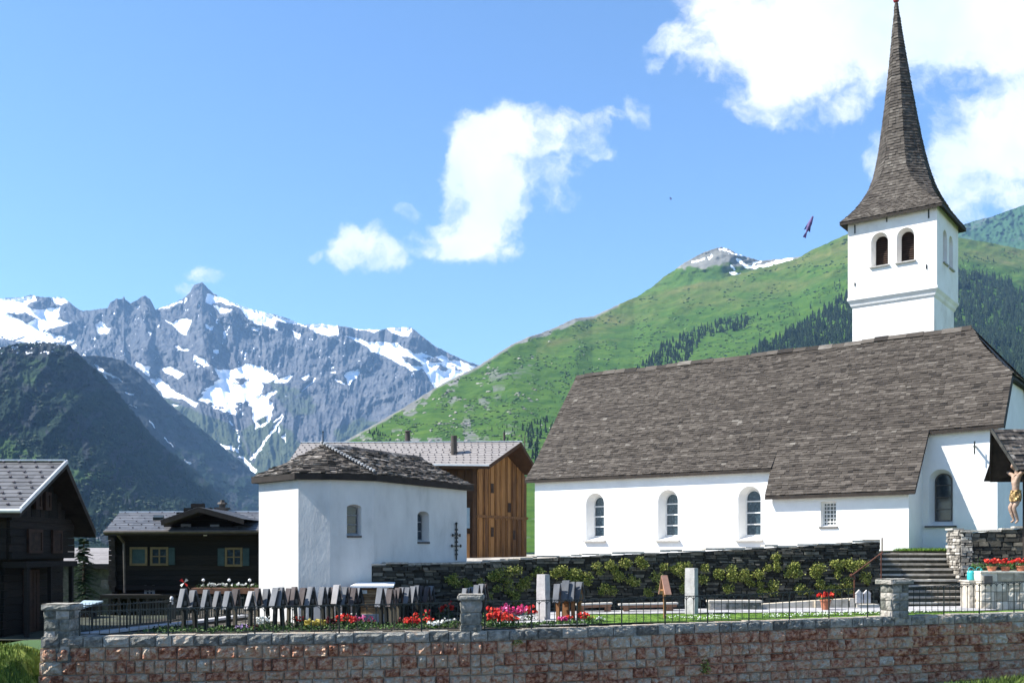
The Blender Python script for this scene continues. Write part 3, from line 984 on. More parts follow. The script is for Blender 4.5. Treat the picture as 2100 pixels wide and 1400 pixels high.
def scatter_conifers():
    rnd = random.Random(3)
    mb = MB()
    polys = [
        ([(1952, 560), (2010, 565), (2060, 582), (2140, 600), (2140, 1000), (1952, 900)], 1900, (14, 24)),
        ([(1530, 735), (1560, 712), (1637, 672), (1700, 632), (1752, 596), (1752, 770), (1500, 800)], 900, (12, 20)),
        ([(1305, 760), (1363, 705), (1428, 675), (1473, 658), (1540, 650), (1531, 675), (1445, 692), (1412, 740), (1330, 770)], 300, (8, 15)),
        ([(1066, 885), (1090, 866), (1129, 861), (1170, 828), (1150, 880), (1118, 950), (1098, 960), (1085, 915)], 70, (5, 10)),
        ([(1110, 800), (1180, 740), (1200, 765), (1150, 850)], 16, (4, 7)),
        ([(1540, 650), (1640, 620), (1740, 560), (1740, 590), (1640, 650), (1550, 690)], 45, (4, 9)),
        ([(1752, 596), (1850, 565), (1952, 560), (1952, 760), (1752, 770)], 700, (12, 22)),
        ([(1965, 520), (2100, 545), (2100, 600), (1965, 570)], 40, (5, 10)),
        ([(740, 890), (790, 870), (830, 890), (760, 905)], 18, (4, 7)),
        ([(1000, 880), (1060, 860), (1100, 900), (1050, 930)], 25, (3, 6)),
    ]
    for poly, cnt, (h0, h1) in polys:
        xs = [p[0] for p in poly]; ys = [p[1] for p in poly]
        k = 0
        tries = 0
        while k < cnt and tries < cnt * 30:
            tries += 1
            x, y = rnd.uniform(min(xs), max(xs)), rnd.uniform(min(ys), max(ys))
            if not in_poly(x, y, poly):
                continue
            p = hill1.at(x, y)
            conifer_into(mb, p - Vector((0, 0, .8)), rnd.uniform(h0, h1), rnd)
            k += 1
    stuff(mb.build('conifer_forest', M['needle']), 'dark conifer forest covering the green hillside behind the church', 'forest')
    # low shrubs and boulders dotting the pasture
    sh, bo = MB(), MB()
    for k in range(8200):
        x = rnd.uniform(720, 1740) if rnd.random() < .85 else rnd.uniform(1960, 2110)
        cy = float(self_c(np.array([x]))[0])
        y = cy + 6 + (985 - cy) * rnd.random() ** 1.1
        dens = mnoise.noise(Vector((x / 45, y / 28, 0))) + .5 * (y - cy) / 220
        if dens < .05 + .15 * rnd.random():
            continue
        p = hill1.at(x, y)
        r = rnd.uniform(.7, 1.9) * (p.y / 1100) ** .7
        sh.lump(p + Vector((0, 0, r * .2)), r, 0, rnd.random(), 0 if rnd.random() < .5 else 1, .6, (1.3, 1.1, .75))
    for k in range(520):
        x = rnd.gauss(960, 120)
        if x < 720 or x > 1400:
            continue
        cy = float(self_c(np.array([x]))[0])
        y = cy + 4 + (950 - cy) * rnd.random() ** 1.3
        if mnoise.noise(Vector((x / 38, y / 25, 5))) < .08:
            continue
        p = hill1.at(x, y)
        r = rnd.uniform(.7, 2.2) * (p.y / 1100) ** .6
        bo.lump(p, r, 0, rnd.random(), 1, .7, (1.5, 1.1, .7))
    stuff(sh.build('alpine_shrubs', M['leaf']), 'low green alpine shrubs dotted over the hillside', 'shrubs')
    stuff(bo.build('scree', M['schist_lit']), 'pale boulders strewn over the grassy hillside', 'boulders')


scatter_conifers()


def scatter_spur():
    rnd = random.Random(8)
    mb = MB()
    k = 0
    while k < 3000:
        x = rnd.uniform(-60, 540)
        cy = float(spur1.crest_y(np.array([x]))[0])
        y = cy + 25 + (1115 - cy - 25) * rnd.random()
        if mnoise.noise(Vector((x / 40, y / 30, 9))) + .35 * (y - 850) / 200 < .02 + .2 * rnd.random():
            continue
        p = spur1.at(x, y)
        if rnd.random() < .5:
            conifer_into(mb, p - Vector((0, 0, .8)), rnd.uniform(6, 13), rnd)
        else:
            mb.lump(p, rnd.uniform(2, 4.5), 0, rnd.random(), 1, .6, (1.3, 1.1, .8))
        k += 1
    stuff(mb.build('mountain_forest', M['needle']), 'dark trees and scrub covering the shaded mountain spur on the left', 'forest')


scatter_spur()


# ------------------------------------------------------------------ building helpers
def shingles(mb, L, Rr, rows, width, thick, m=0, jit=.5, over=.35, lift=1.0, tint=None):
    """Overlapping shingles between two edge curves L(s), Rr(s), s = 0 at the eave to 1 at the top."""
    for i in range(rows):
        s0, s1 = i / rows, min(1.0, (i + 1 + over) / rows)
        a0, b0, a1, b1 = L(s0), Rr(s0), L(s1), Rr(s1)
        ln = (b0 - a0).length
        if ln < 1e-4:
            continue
        nrm = (b0 - a0).cross((a1 + b1) / 2 - (a0 + b0) / 2)
        if nrm.length < 1e-9:
            continue
        nrm.normalize()
        k = max(1, int(round(ln / width)))
        cuts = [0.0]
        for j in range(1, k):
            cuts.append(min(1, max(0, (j + random.uniform(-.3, .3) * jit * 1.4) / k)))
        cuts.append(1.0)
        base_t = random.random()
        for j in range(k):
            f0, f1 = cuts[j], cuts[j + 1]
            up = thick * (1.0 + random.uniform(-.5, .8) * jit) * lift
            dn = random.uniform(-.16, .16) * jit / rows
            sa = s0 + (dn if i > 0 else min(0, dn))
            qa, qb = L(max(0, sa)), Rr(max(0, sa))
            p0 = qa.lerp(qb, f0) + nrm * up; p1 = qa.lerp(qb, f1) + nrm * up
            p2 = a1.lerp(b1, f1) + nrm * thick * .15; p3 = a1.lerp(b1, f0) + nrm * thick * .15
            g0 = p0 - nrm * thick; g1 = p1 - nrm * thick
            t = tint() if tint else min(1, max(0, .47 + random.gauss(0, .15) + (base_t - .5) * .34))
            mb.mesh([p0, p1, p2, p3, g0, g1], [(0, 1, 2, 3), (4, 5, 1, 0), (4, 0, 3), (1, 5, 2)], m, t)


def seg(a, b):
    a, b = Vector(a), Vector(b)
    return lambda s: a.lerp(b, s)


def curve_pts(pts):
    pts = [Vector(p) for p in pts]
    n = len(pts) - 1

    def f(s):
        x = min(max(s, 0), 1) * n
        i = min(int(x), n - 1)
        return pts[i].lerp(pts[i + 1], x - i)
    return f


def arch_outline(u0, u1, v0, v1, rise=None, n=10):
    """opening outline from the lower right corner round the arch to the lower left corner"""
    r = (u1 - u0) / 2
    c = (u0 + u1) / 2
    rise = r if rise is None else rise
    pts = [(u1, v0)]
    for i in range(n + 1):
        a = math.pi * i / n
        pts.append((c + r * math.cos(a), v1 - rise + rise * math.sin(a)))
    pts.append((u0, v0))
    return pts


class Wall:
    """A plastered wall plane with real window niches cut into it."""

    def __init__(self, O, U, N):
        self.O, self.U, self.N = Vector(O), Vector(U).normalized(), Vector(N).normalized()

    def p(self, u, z, d=0.0):
        q = self.O + self.U * u - self.N * d
        return Vector((q.x, q.y, z))

    def panel(self, mb, u0, u1, z0, ztop, openings=(), m=0):
        """openings: (ua, ub, va, vb, rise, inner ua, inner ub, inner va, inner vb, depth)"""
        zt = ztop if callable(ztop) else (lambda u: ztop)
        cur = u0
        for op in sorted(openings):
            ua, ub, va, vb, rise, ia, ib, iva, ivb, dep = op
            mb.poly([self.p(cur, z0), self.p(ua, z0), self.p(ua, zt(ua)), self.p(cur, zt(cur))], m)
            mb.poly([self.p(ua, z0), self.p(ub, z0), self.p(ub, va), self.p(ua, va)], m)
            out = arch_outline(ua, ub, va, vb, rise)
            inn = arch_outline(ia, ib, iva, ivb, rise * (ib - ia) / (ub - ua))
            for (x0, y0), (x1, y1) in zip(out[1:-2], out[2:-1]):
                mb.poly([self.p(x1, y1), self.p(x0, y0), self.p(x0, zt(x0)), self.p(x1, zt(x1))], m)
            for k in range(len(out)):
                a, b = out[k], out[(k + 1) % len(out)]
                c, d = inn[k], inn[(k + 1) % len(inn)]
                mb.poly([self.p(*a), self.p(*b), self.p(d[0], d[1], dep), self.p(c[0], c[1], dep)], m)
            cur = ub
        mb.poly([self.p(cur, z0), self.p(u1, z0), self.p(u1, zt(u1)), self.p(cur, zt(cur))], m)

    def window(self, parent, op, bars=3, verticals=0, pane_mat='pane_church', bar_mat='white_bar', sill_mat='sill_stone', sill=(.1, .09), name='window', barw=.035, framew=.05):
        ua, ub, va, vb, rise, ia, ib, iva, ivb, dep = op
        fr = MB()
        r2 = rise * (ib - ia) / (ub - ua)
        inn = arch_outline(ia, ib, iva, ivb, r2)
        cc = ((ia + ib) / 2, (iva + ivb) / 2)
        k2 = 1 - 2 * framew / (ib - ia)
        for k in range(len(inn)):
            a, b = inn[k], inn[(k + 1) % len(inn)]
            a2 = (cc[0] + (a[0] - cc[0]) * k2, cc[1] + (a[1] - cc[1]) * (1 - 2 * framew / (ivb - iva)))
            b2 = (cc[0] + (b[0] - cc[0]) * k2, cc[1] + (b[1] - cc[1]) * (1 - 2 * framew / (ivb - iva)))
            fr.poly([self.p(*a, dep - .02), self.p(*b, dep - .02), self.p(*b2, dep - .02), self.p(*a2, dep - .02)])
            fr.poly([self.p(*a2, dep - .02), self.p(*b2, dep - .02), self.p(*b2, dep + .03), self.p(*a2, dep + .03)])
        for k in range(bars):
            z = iva + (ivb - iva) * (k + 1) / (bars + 1)
            fr.bar(self.p(ia + .01, z, dep - .015), self.p(ib - .01, z, dep - .015), barw)
        for k in range(verticals):
            u = ia + (ib - ia) * (k + 1) / (verticals + 1)
            fr.bar(self.p(u, iva + .01, dep - .01), self.p(u, ivb - .02, dep - .01), barw * .8)
        f = fr.build(name, M[bar_mat], parent)
        pn = MB()
        pn.poly([self.p(x, y, dep + .012) for x, y in inn])
        pn.build('pane', M[pane_mat], f)
        if sill:
            s = MB()
            sw, so = sill
            s.obox(self.p(ua - sw, va - .07, .06), self.U * (ub - ua + 2 * sw), self.N * (so + .06), Vector((0, 0, .068)))
            s.build('sill', M[sill_mat], f)
        return f


# ------------------------------------------------------------------ church
U_, V_ = Vector((.8, -.6, 0)), Vector((.6, .8, 0))
C0 = Vector((1.15, 50.0, 0))


def C(t, w, z):
    p = C0 + U_ * t + V_ * w
    return Vector((p.x, p.y, z))


def build_church():
    root = thing('church', (C0.x + 8, C0.y - 3, -.3), 'white village church with steep brown shingle roof and slender spire', 'church')
    wm = MB()
    wall0 = Wall(C(0, 0, 0), U_, -V_)

    def niche(tc, wo, wi, va, vb, dep, shift=0):
        return (tc - wo / 2, tc + wo / 2, va, vb, wo / 2, tc - wi / 2 + shift, tc + wi / 2 + shift, va + .18, vb - .14, dep)
    nave_ops = [niche(3.55, 1.02, .70, .52, 2.80, .50), niche(7.47, 1.02, .72, .52, 2.82, .50), niche(11.42, 1.04, .74, .50, 2.83, .50)]
    wall0.panel(wm, 0, 12.9, -1.0, lambda u: 3.78 if u < 12.3 else 3.5, nave_ops)
    aisle = Wall(C(0, -.85, 0), U_, -V_)
    aop = (14.86, 15.50, 1.0, 2.02, .001, 14.90, 15.46, 1.04, 1.98, .22)
    aisle.panel(wm, 12.8, 18.3, -1.0, 2.60, [aop])
    wm.poly([C(12.8, 0, -1), C(12.8, -.85, -1), C(12.8, -.85, 2.60), C(12.8, 0, 3.6)])
    wm.poly([C(18.3, -.85, -1), C(18.3, 1.1, -1), C(18.3, 1.1, 5.0), C(18.3, -.85, 2.58)])
    choir = Wall(C(0, 1.1, 0), U_, -V_)
    cop = niche(19.0, .92, .66, 1.02, 3.26, .42)
    choir.panel(wm, 18.3, 21.05, -1.0, 5.06, [cop])
    wm.poly([C(21.05, 1.1, -1), C(21.05, 7.9, -1), C(21.05, 7.9, 5.0), C(21.05, 6.4, 6.98), C(21.05, 2.6, 6.98), C(21.05, 1.1, 5.06)])
    wm.poly([C(0, 9, -1), C(0, 0, -1), C(0, 0, 3.78), C(0, 4.5, 9.3), C(0, 9, 3.78)])
    wm.poly([C(18.3, 9, -1), C(0, 9, -1), C(0, 9, 3.78), C(18.3, 9, 3.78)])
    wm.poly([C(21.05, 7.9, -1), C(18.3, 7.9, -1), C(18.3, 7.9, 5.0), C(21.05, 7.9, 5.0)])
    wm.poly([C(18.3, 7.9, -1), C(18.3, 9, -1), C(18.3, 9, 3.78), C(18.3, 7.9, 5)])
    wm.build('wall', M['plaster'], root)
    for op in nave_ops:
        wall0.window(root, op, 3, 0, sill=(.10, .14), barw=.05)
    aisle.window(root, aop, 5, 3, 'glass', 'white_bar', 'sill_dark', (.06, .05), barw=.035)
    choir.window(root, cop, 3, 0, 'glass', 'sill_dark', 'sill_dark', (.13, .12), barw=.03)
    # roof
    rf = MB()

    def prof(pts):
        ws = [p[0] for p in pts]; zs = [p[1] for p in pts]

        def f(s):
            w = ws[0] + (ws[-1] - ws[0]) * s
            return w, float(np.interp(w, ws, zs))
        return f
    sag = lambda t: -.05 * math.sin(math.pi * min(max(t, 0), 21) / 21) + .03 * math.sin(t * 1.3)

    def slope(t0, t1, pts, rows, tR=None, tL=None):
        f = prof(pts)

        def Lf(s):
            w, z = f(s)
            t = tL(w) if tL else t0
            return C(t, w, z + sag(t))

        def Rf(s):
            w, z = f(s)
            t = tR(w) if tR else t1
            return C(t, w, z + sag(t))
        shingles(rf, Lf, Rf, rows, .22, .026, 0, .9)
        # slab below the shingles: top skin, eave and edge faces
        n = 8
        for i in range(n):
            a, b, c, d = Lf(i / n), Rf(i / n), Rf((i + 1) / n), Lf((i + 1) / n)
            dn = Vector((0, 0, -.03))
            rf.poly([a + dn, b + dn, c + dn, d + dn], 0, .3)
            dz = Vector((0, 0, -.16))
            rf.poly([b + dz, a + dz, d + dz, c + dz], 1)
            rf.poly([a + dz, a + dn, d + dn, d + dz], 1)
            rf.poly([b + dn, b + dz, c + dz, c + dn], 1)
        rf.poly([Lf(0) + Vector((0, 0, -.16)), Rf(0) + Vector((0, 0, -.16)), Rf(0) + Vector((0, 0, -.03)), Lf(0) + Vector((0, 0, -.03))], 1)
    slope(-.45, 12.5, [(-.24, 3.60), (.5, 4.40), (4.5, 9.45)], 58)
    slope(12.5, 18.62, [(-1.15, 2.38), (.5, 4.40), (4.5, 9.45)], 68, tL=lambda w: 12.5 - .12 * min(0, w + .3))
    hip = lambda w: 21.32 if w < 2.56 else 21.32 - (w - 2.56) / 1.94 * 1.92 + .35 * math.sin(math.pi * (w - 2.56) / 1.94) * -.5
    slope(18.62, 21.3, [(.83, 4.83), (2.56, 7.02), (4.5, 9.45)], 45, tR=hip)
    # rear slope and half hip
    def rear(s):
        w = 9.3 - 4.8 * s
        return w, 3.66 + 5.79 * s
    shingles(rf, lambda s: C(19.4 + 1.9 * max(0, min(1, (1 - s) / .41)), *rear(s)), lambda s: C(-.45, *rear(s)), 26, .6, .035, 0, .8)
    rf.poly([C(21.3, 9.3, 3.6), C(-.45, 9.3, 3.6), C(-.45, 4.5, 9.4), C(19.4, 4.5, 9.4), C(21.3, 6.5, 6.98)], 1)
    hl = lambda s: C(21.32 - 1.92 * s - .18 * math.sin(math.pi * s), 2.56 + 1.94 * s, 7.02 + 2.43 * s)
    hr = lambda s: C(21.32 - 1.92 * s - .18 * math.sin(math.pi * s), 6.44 - 1.94 * s, 7.02 + 2.43 * s)
    shingles(rf, hl, hr, 15, .3, .035, 0, .8)
    rf.poly([hl(0) - Vector((0, 0, .08)), hr(0) - Vector((0, 0, .08)), hr(1) - Vector((0, 0, .08))], 1)
    rf.obox(C(21.06, 2.45, 6.86), U_ * .24, V_ * 4.1, Vector((0, 0, .1)), 1)
    rf.poly([C(21.3, .83, 4.7), C(21.3, 2.56, 6.9), C(21.3, 2.9, 6.9), C(21.3, 1.2, 4.7)], 1)
    # rear verge of the choir gable, dark boards
    for (wa, za, wb, zb) in ((8.2, 4.75, 6.44, 7.0),):
        rf.bar(C(21.2, wa, za), C(21.2, wb, zb), .3, .22, 1)
    roof = rf.build('roof', [M['shingle'], M['dark_underside']], root)
    rc = MB()
    t = -.45
    while t < 19.3:
        l = random.uniform(.5, .8)
        t2 = min(t + l, 19.4)
        z = 9.47 + sag(t)
        a, b = C(t, 4.5, z), C(t2, 4.5, z)
        hgt = random.uniform(.05, .09)
        rc.mesh([a - V_ * .16 - Vector((0, 0, .14)), b - V_ * .16 - Vector((0, 0, .14)), b + Vector((0, 0, hgt)), a + Vector((0, 0, hgt)), a + V_ * .16 - Vector((0, 0, .14)), b + V_ * .16 - Vector((0, 0, .14))],
                [(0, 1, 2, 3), (3, 2, 5, 4), (0, 3, 4), (1, 5, 2)], 0, random.random())
        t = t2
    rc.build('ridge_cap', M['shingle'], roof)
    for (tt0, tt1, w0, z0, n) in ((.6, 12.0, -.22, 3.50, 11), (13.3, 18.0, -1.08, 2.24, 6), (19.2, 20.7, .9, 4.68, 2)):
        for i in range(n):
            tt = tt0 + (tt1 - tt0) * i / max(1, n - 1)
            r_ = MB()
            r_.obox(C(tt - .06, w0, z0), U_ * .12, V_ * .5 + Vector((0, 0, .45)), Vector((0, 0, .11)))
            r_.build('rafter_end', M['dark_underside'], roof)
    # faded wall painting remains on the nave wall, a few thin marks
    # ------------------------------------------------ tower
    t0, t1, w0, w1 = 12.62, 16.84, 9.3, 13.5
    tb = MB()
    tw = MB()

    def ring(off, za, zb, m=0, mb=tb):
        pts = [(t0 + off, w0 + off), (t1 - off, w0 + off), (t1 - off, w1 - off), (t0 + off, w1 - off)]
        for k in range(4):
            a, b = pts[k], pts[(k + 1) % 4]
            mb.poly([C(*a, za), C(*b, za), C(*b, zb), C(*a, zb)], m)
    ring(.17, -1, 12.15)
    frontw = Wall(C(t0, w0, 0), U_, -V_)
    sidew = Wall(C(t1, w0, 0), V_, U_)

    def bel(c, w=.82):
        return (c - w / 2, c + w / 2, 14.02, 15.66, w / 2, c - w * .36, c + w * .36, 14.10, 15.56, .42)
    fo = [bel(1.55), bel(2.78)]
    so = [bel(1.55, .78), bel(2.72, .78)]
    frontw.panel(tb, 0, t1 - t0, 12.62, 16.7, fo)
    sidew.panel(tb, 0, w1 - w0, 12.62, 16.7, so)
    tb.poly([C(t1, w1, 12.6), C(t0, w1, 12.6), C(t0, w1, 16.7), C(t1, w1, 16.7)])
    tb.poly([C(t0, w1, 12.6), C(t0, w0, 12.6), C(t0, w0, 16.7), C(t0, w1, 16.7)])
    tower = tb.build('tower', M['tower_plaster'], root)
    cn = MB()
    for off0, off1, za, zb in ((.17, .10, 12.15, 12.25), (.10, .06, 12.25, 12.38), (.06, -.035, 12.38, 12.52), (-.035, -.035, 12.52, 12.62), (-.035, 0.0, 12.62, 12.66)):
        q0 = [(t0 + off0, w0 + off0), (t1 - off0, w0 + off0), (t1 - off0, w1 - off0), (t0 + off0, w1 - off0)]
        q1 = [(t0 + off1, w0 + off1), (t1 - off1, w0 + off1), (t1 - off1, w1 - off1), (t0 + off1, w1 - off1)]
        for k in range(4):
            cn.poly([C(*q0[k], za), C(*q0[(k + 1) % 4], za), C(*q1[(k + 1) % 4], zb), C(*q1[k], zb)])
    cn.build('cornice', M['tower_plaster'], tower)
    for wl_, ops in ((frontw, fo), (sidew, so)):
        for op in ops:
            ua, ub, va, vb, rise, ia, ib, iva, ivb, dep = op
            lv = MB()
            inn = arch_outline(ia, ib, iva, ivb, rise * (ib - ia) / (ub - ua))
            lv.poly([wl_.p(x, y, dep + .06) for x, y in inn], 0, .2)
            z = iva + .03
            while z < ivb - .05:
                cw = (ib - ia) / 2
                ov = z - (ivb - cw)
                hw = cw if ov < 0 else math.sqrt(max(.001, cw * cw - ov * ov))
                cc = (ia + ib) / 2
                lv.poly([wl_.p(cc - hw, z, dep - .03), wl_.p(cc + hw, z, dep - .03), wl_.p(cc + hw, z + .11, dep + .05), wl_.p(cc - hw, z + .11, dep + .05)], 0, .5 + .5 * random.random())
                z += .105
            lv.build('louvre', M['louvre'], tower)
            s = MB()
            s.obox(wl_.p(ua - .06, va - .06, .05), wl_.U * (ub - ua + .12), wl_.N * .15, Vector((0, 0, .062)))
            s.build('sill', M['sill_stone'], tower)
    # iron wall anchors
    for (uu, zz, hh) in ((.35, 16.05, .42), (.35, 13.3, .16), (3.85, 16.1, .42), (3.75, 13.6, .2), (1.9, 16.2, .2), (.6, 10.2, .22), (3.7, 10.35, .18)):
        a = MB()
        a.bar(frontw.p(uu, zz - hh / 2, -.02 + (.17 if zz < 12 else 0)), frontw.p(uu, zz + hh / 2, -.02 + (.17 if zz < 12 else 0)), .045)
        a.build('wall_anchor', M['iron'], tower)
    # spire: square at the eave, eight-sided above
    tc, wc = (t0 + t1) / 2, (w0 + w1) / 2
    zs = [16.42, 16.75, 17.15, 17.7, 18.3, 19.0, 19.8, 20.7, 21.8, 23.0, 24.3, 25.6, 26.8, 27.75]
    ap = [2.42, 2.18, 1.93, 1.67, 1.44, 1.25, 1.08, .925, .765, .60, .44, .285, .155, .05]
    ch = [.0, .03, .07, .14, .22, .28, .293, .293, .293, .293, .293, .293, .293, .293]
    CH8 = .5858

    def oct_at(z):
        a = float(np.interp(z, zs, ap)); c = float(np.interp(z, zs, ch)) / .293 * CH8
        e = a * (1 - c)
        lean = -.40 * max(0, (z - 17) / 11)
        pts = [(-e, -a), (e, -a), (a, -e), (a, e), (e, a), (-e, a), (-a, e), (-a, -e)]
        return [C(tc + p[0] + lean * .8, wc + p[1] + lean * .4, z) for p in pts]
    sp = MB()
    zz = zs[0]
    zlev = [zz]
    while zz < zs[-1]:
        zz = min(zs[-1], zz + (.085 if zz < 17.2 else .15))
        zlev.append(zz)
    rings = [oct_at(z) for z in zlev]
    for i in range(len(zlev) - 1):
        z_top = min(zs[-1], zlev[i + 1] + .04)
        rt = oct_at(z_top)
        rb = rings[i]
        row_t = random.gauss(0, .11)
        for k in range(8):
            a, b, c_, d = rb[k], rb[(k + 1) % 8], rt[(k + 1) % 8], rt[k]
            ln = (b - a).length
            if ln < .01:
                continue
            nrm = (b - a).cross(d - a)
            if nrm.length < 1e-7:
                nrm = (b - a).cross(c_ - a)
            if nrm.length < 1e-7:
                continue
            nrm.normalize()
            n = max(1, int(ln / .15))
            for j in range(n):
                f0, f1 = j / n, (j + 1) / n
                th = .028 * random.uniform(.6, 1.7)
                p0, p1 = a.lerp(b, f0) + nrm * th, a.lerp(b, f1) + nrm * th
                sp.mesh([p0, p1, d.lerp(c_, f1) + nrm * .004, d.lerp(c_, f0) + nrm * .004, p0 - nrm * th * 1.4, p1 - nrm * th * 1.4],
                        [(0, 1, 2, 3), (4, 5, 1, 0), (4, 0, 3), (1, 5, 2)], 0, min(1, max(0, .5 + row_t + random.gauss(0, .12))))
    # dark eave soffit
    o_ = rings[0]
    inner = [C(t0, w0, 16.5), C(t1, w0, 16.5), C(t1, w1, 16.5), C(t0, w1, 16.5)]
    sq = [o_[0], o_[1], o_[3], o_[5]]
    sqo = [C(tc - 2.42, wc - 2.42, 16.40), C(tc + 2.42, wc - 2.42, 16.40), C(tc + 2.42, wc + 2.42, 16.40), C(tc - 2.42, wc + 2.42, 16.40)]
    for k in range(4):
        k2 = (k + 1) % 4
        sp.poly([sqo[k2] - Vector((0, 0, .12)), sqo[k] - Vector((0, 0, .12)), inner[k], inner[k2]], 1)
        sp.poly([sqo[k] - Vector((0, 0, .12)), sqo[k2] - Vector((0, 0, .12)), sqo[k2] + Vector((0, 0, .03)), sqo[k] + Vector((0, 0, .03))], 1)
    sp.build('spire', [M['spire_shingle'], M['dark_underside']], tower)
    fi = MB()
    top = rings[-1][0].lerp(rings[-1][4], .5)
    fi.lump(top + Vector((0, 0, .10)), .15, 0, .5, 2, .02)
    fi.build('finial', M['finial'], tower)
    return root


build_church()


# ------------------------------------------------------------------ chapel (ossuary) with stone slab roof
def build_chapel():
    d = Vector((.498, .867, 0)); nD = Vector((.867, -.498, 0))
    E1 = Vector((-4.16, 30.0, 0)); V2 = Vector((-5.355, 29.31, 0)); V3 = Vector((-6.29, 29.31, 0)); V4 = Vector((-7.85, 30.87, 0))
    LEN = 5.2
    E2 = E1 + d * LEN; V5 = V4 + d * (LEN - .9)
    root = thing('chapel', (-5.6, 31.5, -2.15), 'small white chapel with polygonal end and dark stone slab roof', 'chapel')
    zb, zt = -2.4, 2.28
    wm = MB()
    wC = Wall(V2, E1 - V2, Vector(((E1 - V2).y, -(E1 - V2).x, 0)))
    cl = (E1 - V2).length
    wD = Wall(E1, d, nD)
    opC = (.52, .98, .48, 1.40, .10, .54, .94, .52, 1.36, .22)
    opD = (2.26, 2.92, .32, 1.30, .14, 2.30, 2.86, .36, 1.25, .26)
    wC.panel(wm, 0, cl, zb, zt, [opC])
    wD.panel(wm, 0, LEN, zb, zt, [opD])
    for a, b in ((V3, V2), (V4, V3), (V5, V4)):
        wm.poly([Vector((a.x, a.y, zb)), Vector((b.x, b.y, zb)), Vector((b.x, b.y, zt)), Vector((a.x, a.y, zt))])
    ap0 = Vector((-5.83, 30.7, 3.28)); ap1 = Vector((-5.72, 30.9, 3.28)) + d * 4.75
    wm.poly([Vector((E2.x, E2.y, zb)), Vector((V5.x, V5.y, zb)), Vector((V5.x, V5.y, zt)), Vector((ap1.x, ap1.y, 3.15)), Vector((E2.x, E2.y, zt))])
    wm.build('wall', M['chapel_plaster'], root)
    wC.window(root, opC, 2, 0, 'glass', 'grey_frame', 'sill_dark', (.0, .03), barw=.035, framew=.03)
    wD.window(root, opD, 2, 1, 'glass', 'grey_frame', 'sill_dark', (.0, .03), barw=.03, framew=.03)
    # roof
    rf = MB()
    ze = 2.28
    cen = Vector((-5.7, 31.3, 0))

    def off(p, k):
        q = p + k
        return Vector((q.x, q.y, ze + random.uniform(-.01, .01)))
    nC = wC.N; nB = Vector((0, -1, 0)); nA = Vector((-.707, -.707, 0)); nW = -nD
    oh = .18

    def corner(p, n1, n2):
        b = (n1 + n2)
        return off(p, b * (oh / (1 + n1.dot(n2))))
    e_far = off(E2, nD * oh + d * .18)
    e1 = corner(E1, nC, nD); e2 = corner(V2, nB, nC); e3 = corner(V3, nA, nB); e4 = corner(V4, nA, nW); e5 = off(V5, nW * oh)
    faces = [(e1, e_far, ap0, ap1 + d * .3, 19), (e2, e1, ap0, ap0, 20), (e3, e2, ap0, ap0, 20), (e4, e3, ap0, ap0, 20), (e5, e4, ap1, ap0, 16)]
    for (a, b, c0, c1, rows) in faces:
        shingles(rf, curve_pts([a, a.lerp(c0, .5) - Vector((0, 0, .05)), c0]), curve_pts([b, b.lerp(c1, .5) - Vector((0, 0, .05)), c1]), rows, .19, .036, 0, 1.25, over=.6)
        dz = Vector((0, 0, -.08))
        rf.poly([a + dz, b + dz, c1 + dz, c0 + dz] if c0 != c1 else [a + dz, b + dz, c0 + dz], 1)
        dz2 = Vector((0, 0, -.17))
        rf.poly([a + dz2, b + dz2, b + Vector((0, 0, .01)), a + Vector((0, 0, .01))], 1)
    rf.poly([p + Vector((0, 0, -.17)) for p in (e_far, e1, e2, e3, e4, e5)], 1)
    rf.poly([e_far + Vector((0, 0, -.17)), e_far, ap1 + d * .3, ap1 + d * .3 - Vector((0, 0, .2))], 1)
    roof = rf.build('roof', [M['slate'], M['dark_underside']], root)
    hc = MB()
    n = 19
    for i in range(n):
        p = (e1 + Vector((0, 0, .06))).lerp(ap0 + Vector((0, 0, .05)), (i + .35) / n)
        ax = (ap0 - e1).normalized()
        q = Vector((ax.y, -ax.x, 0)).normalized()
        s = ax + q * (.0)
        wv = q * .125
        hc.obox(p - wv + ax * .05 - Vector((0, 0, .01)), wv * 2 + ax * .10, ax * .042, Vector((0, 0, .05)) , 0, random.random())
    hc.build('hip_cap', M['ridge_white'], roof)
    rd = MB()
    t = 0
    L_ = (ap1 - ap0).length + .3
    dd = (ap1 + d * .3 - ap0).normalized()
    sd = Vector((dd.y, -dd.x, 0))
    while t < L_:
        l = random.uniform(.3, .5)
        a = ap0 + dd * t; b = ap0 + dd * min(t + l, L_)
        z = Vector((0, 0, .06 + random.uniform(0, .03)))
        rd.mesh([a + sd * .16 - z * .9, b + sd * .16 - z * .9, b + z, a + z, a - sd * .16 - z * .9, b - sd * .16 - z * .9], [(0, 1, 2, 3), (3, 2, 5, 4), (0, 3, 4), (1, 5, 2)], 0, random.random())
        t += l
    rd.build('ridge_cap', M['slate'], roof)
    fn = MB()
    fn.tube(ap0, ap0 + Vector((0, 0, .42)), .018, .012, 6)
    fn.lump(ap0 + Vector((0, 0, .40)), .03, 0, .5, 1, 0)
    f2 = MB()
    f2.tube(ap1 + d * .2, ap1 + d * .2 + Vector((0, 0, .22)), .025, .015, 6)
    f2.build('finial', M['iron'], roof)
    fn.build('finial', M['iron'], roof)
    # wrought-iron wall cross hanging on the long wall
    cr = MB()
    uc = 4.47
    for k in range(2):
        for s_ in (-1, 1):
            cr.bar(wD.p(uc, .55 - k * .36, -.05), wD.p(uc + s_ * (.24 if k == 0 else .30), .55 - k * .36, -.05), .045, .03)
            cr.bar(wD.p(uc + s_ * (.22 if k == 0 else .27), .55 - k * .36 - .05, -.05), wD.p(uc + s_ * (.22 if k == 0 else .27), .55 - k * .36 + .05, -.05), .05, .03)
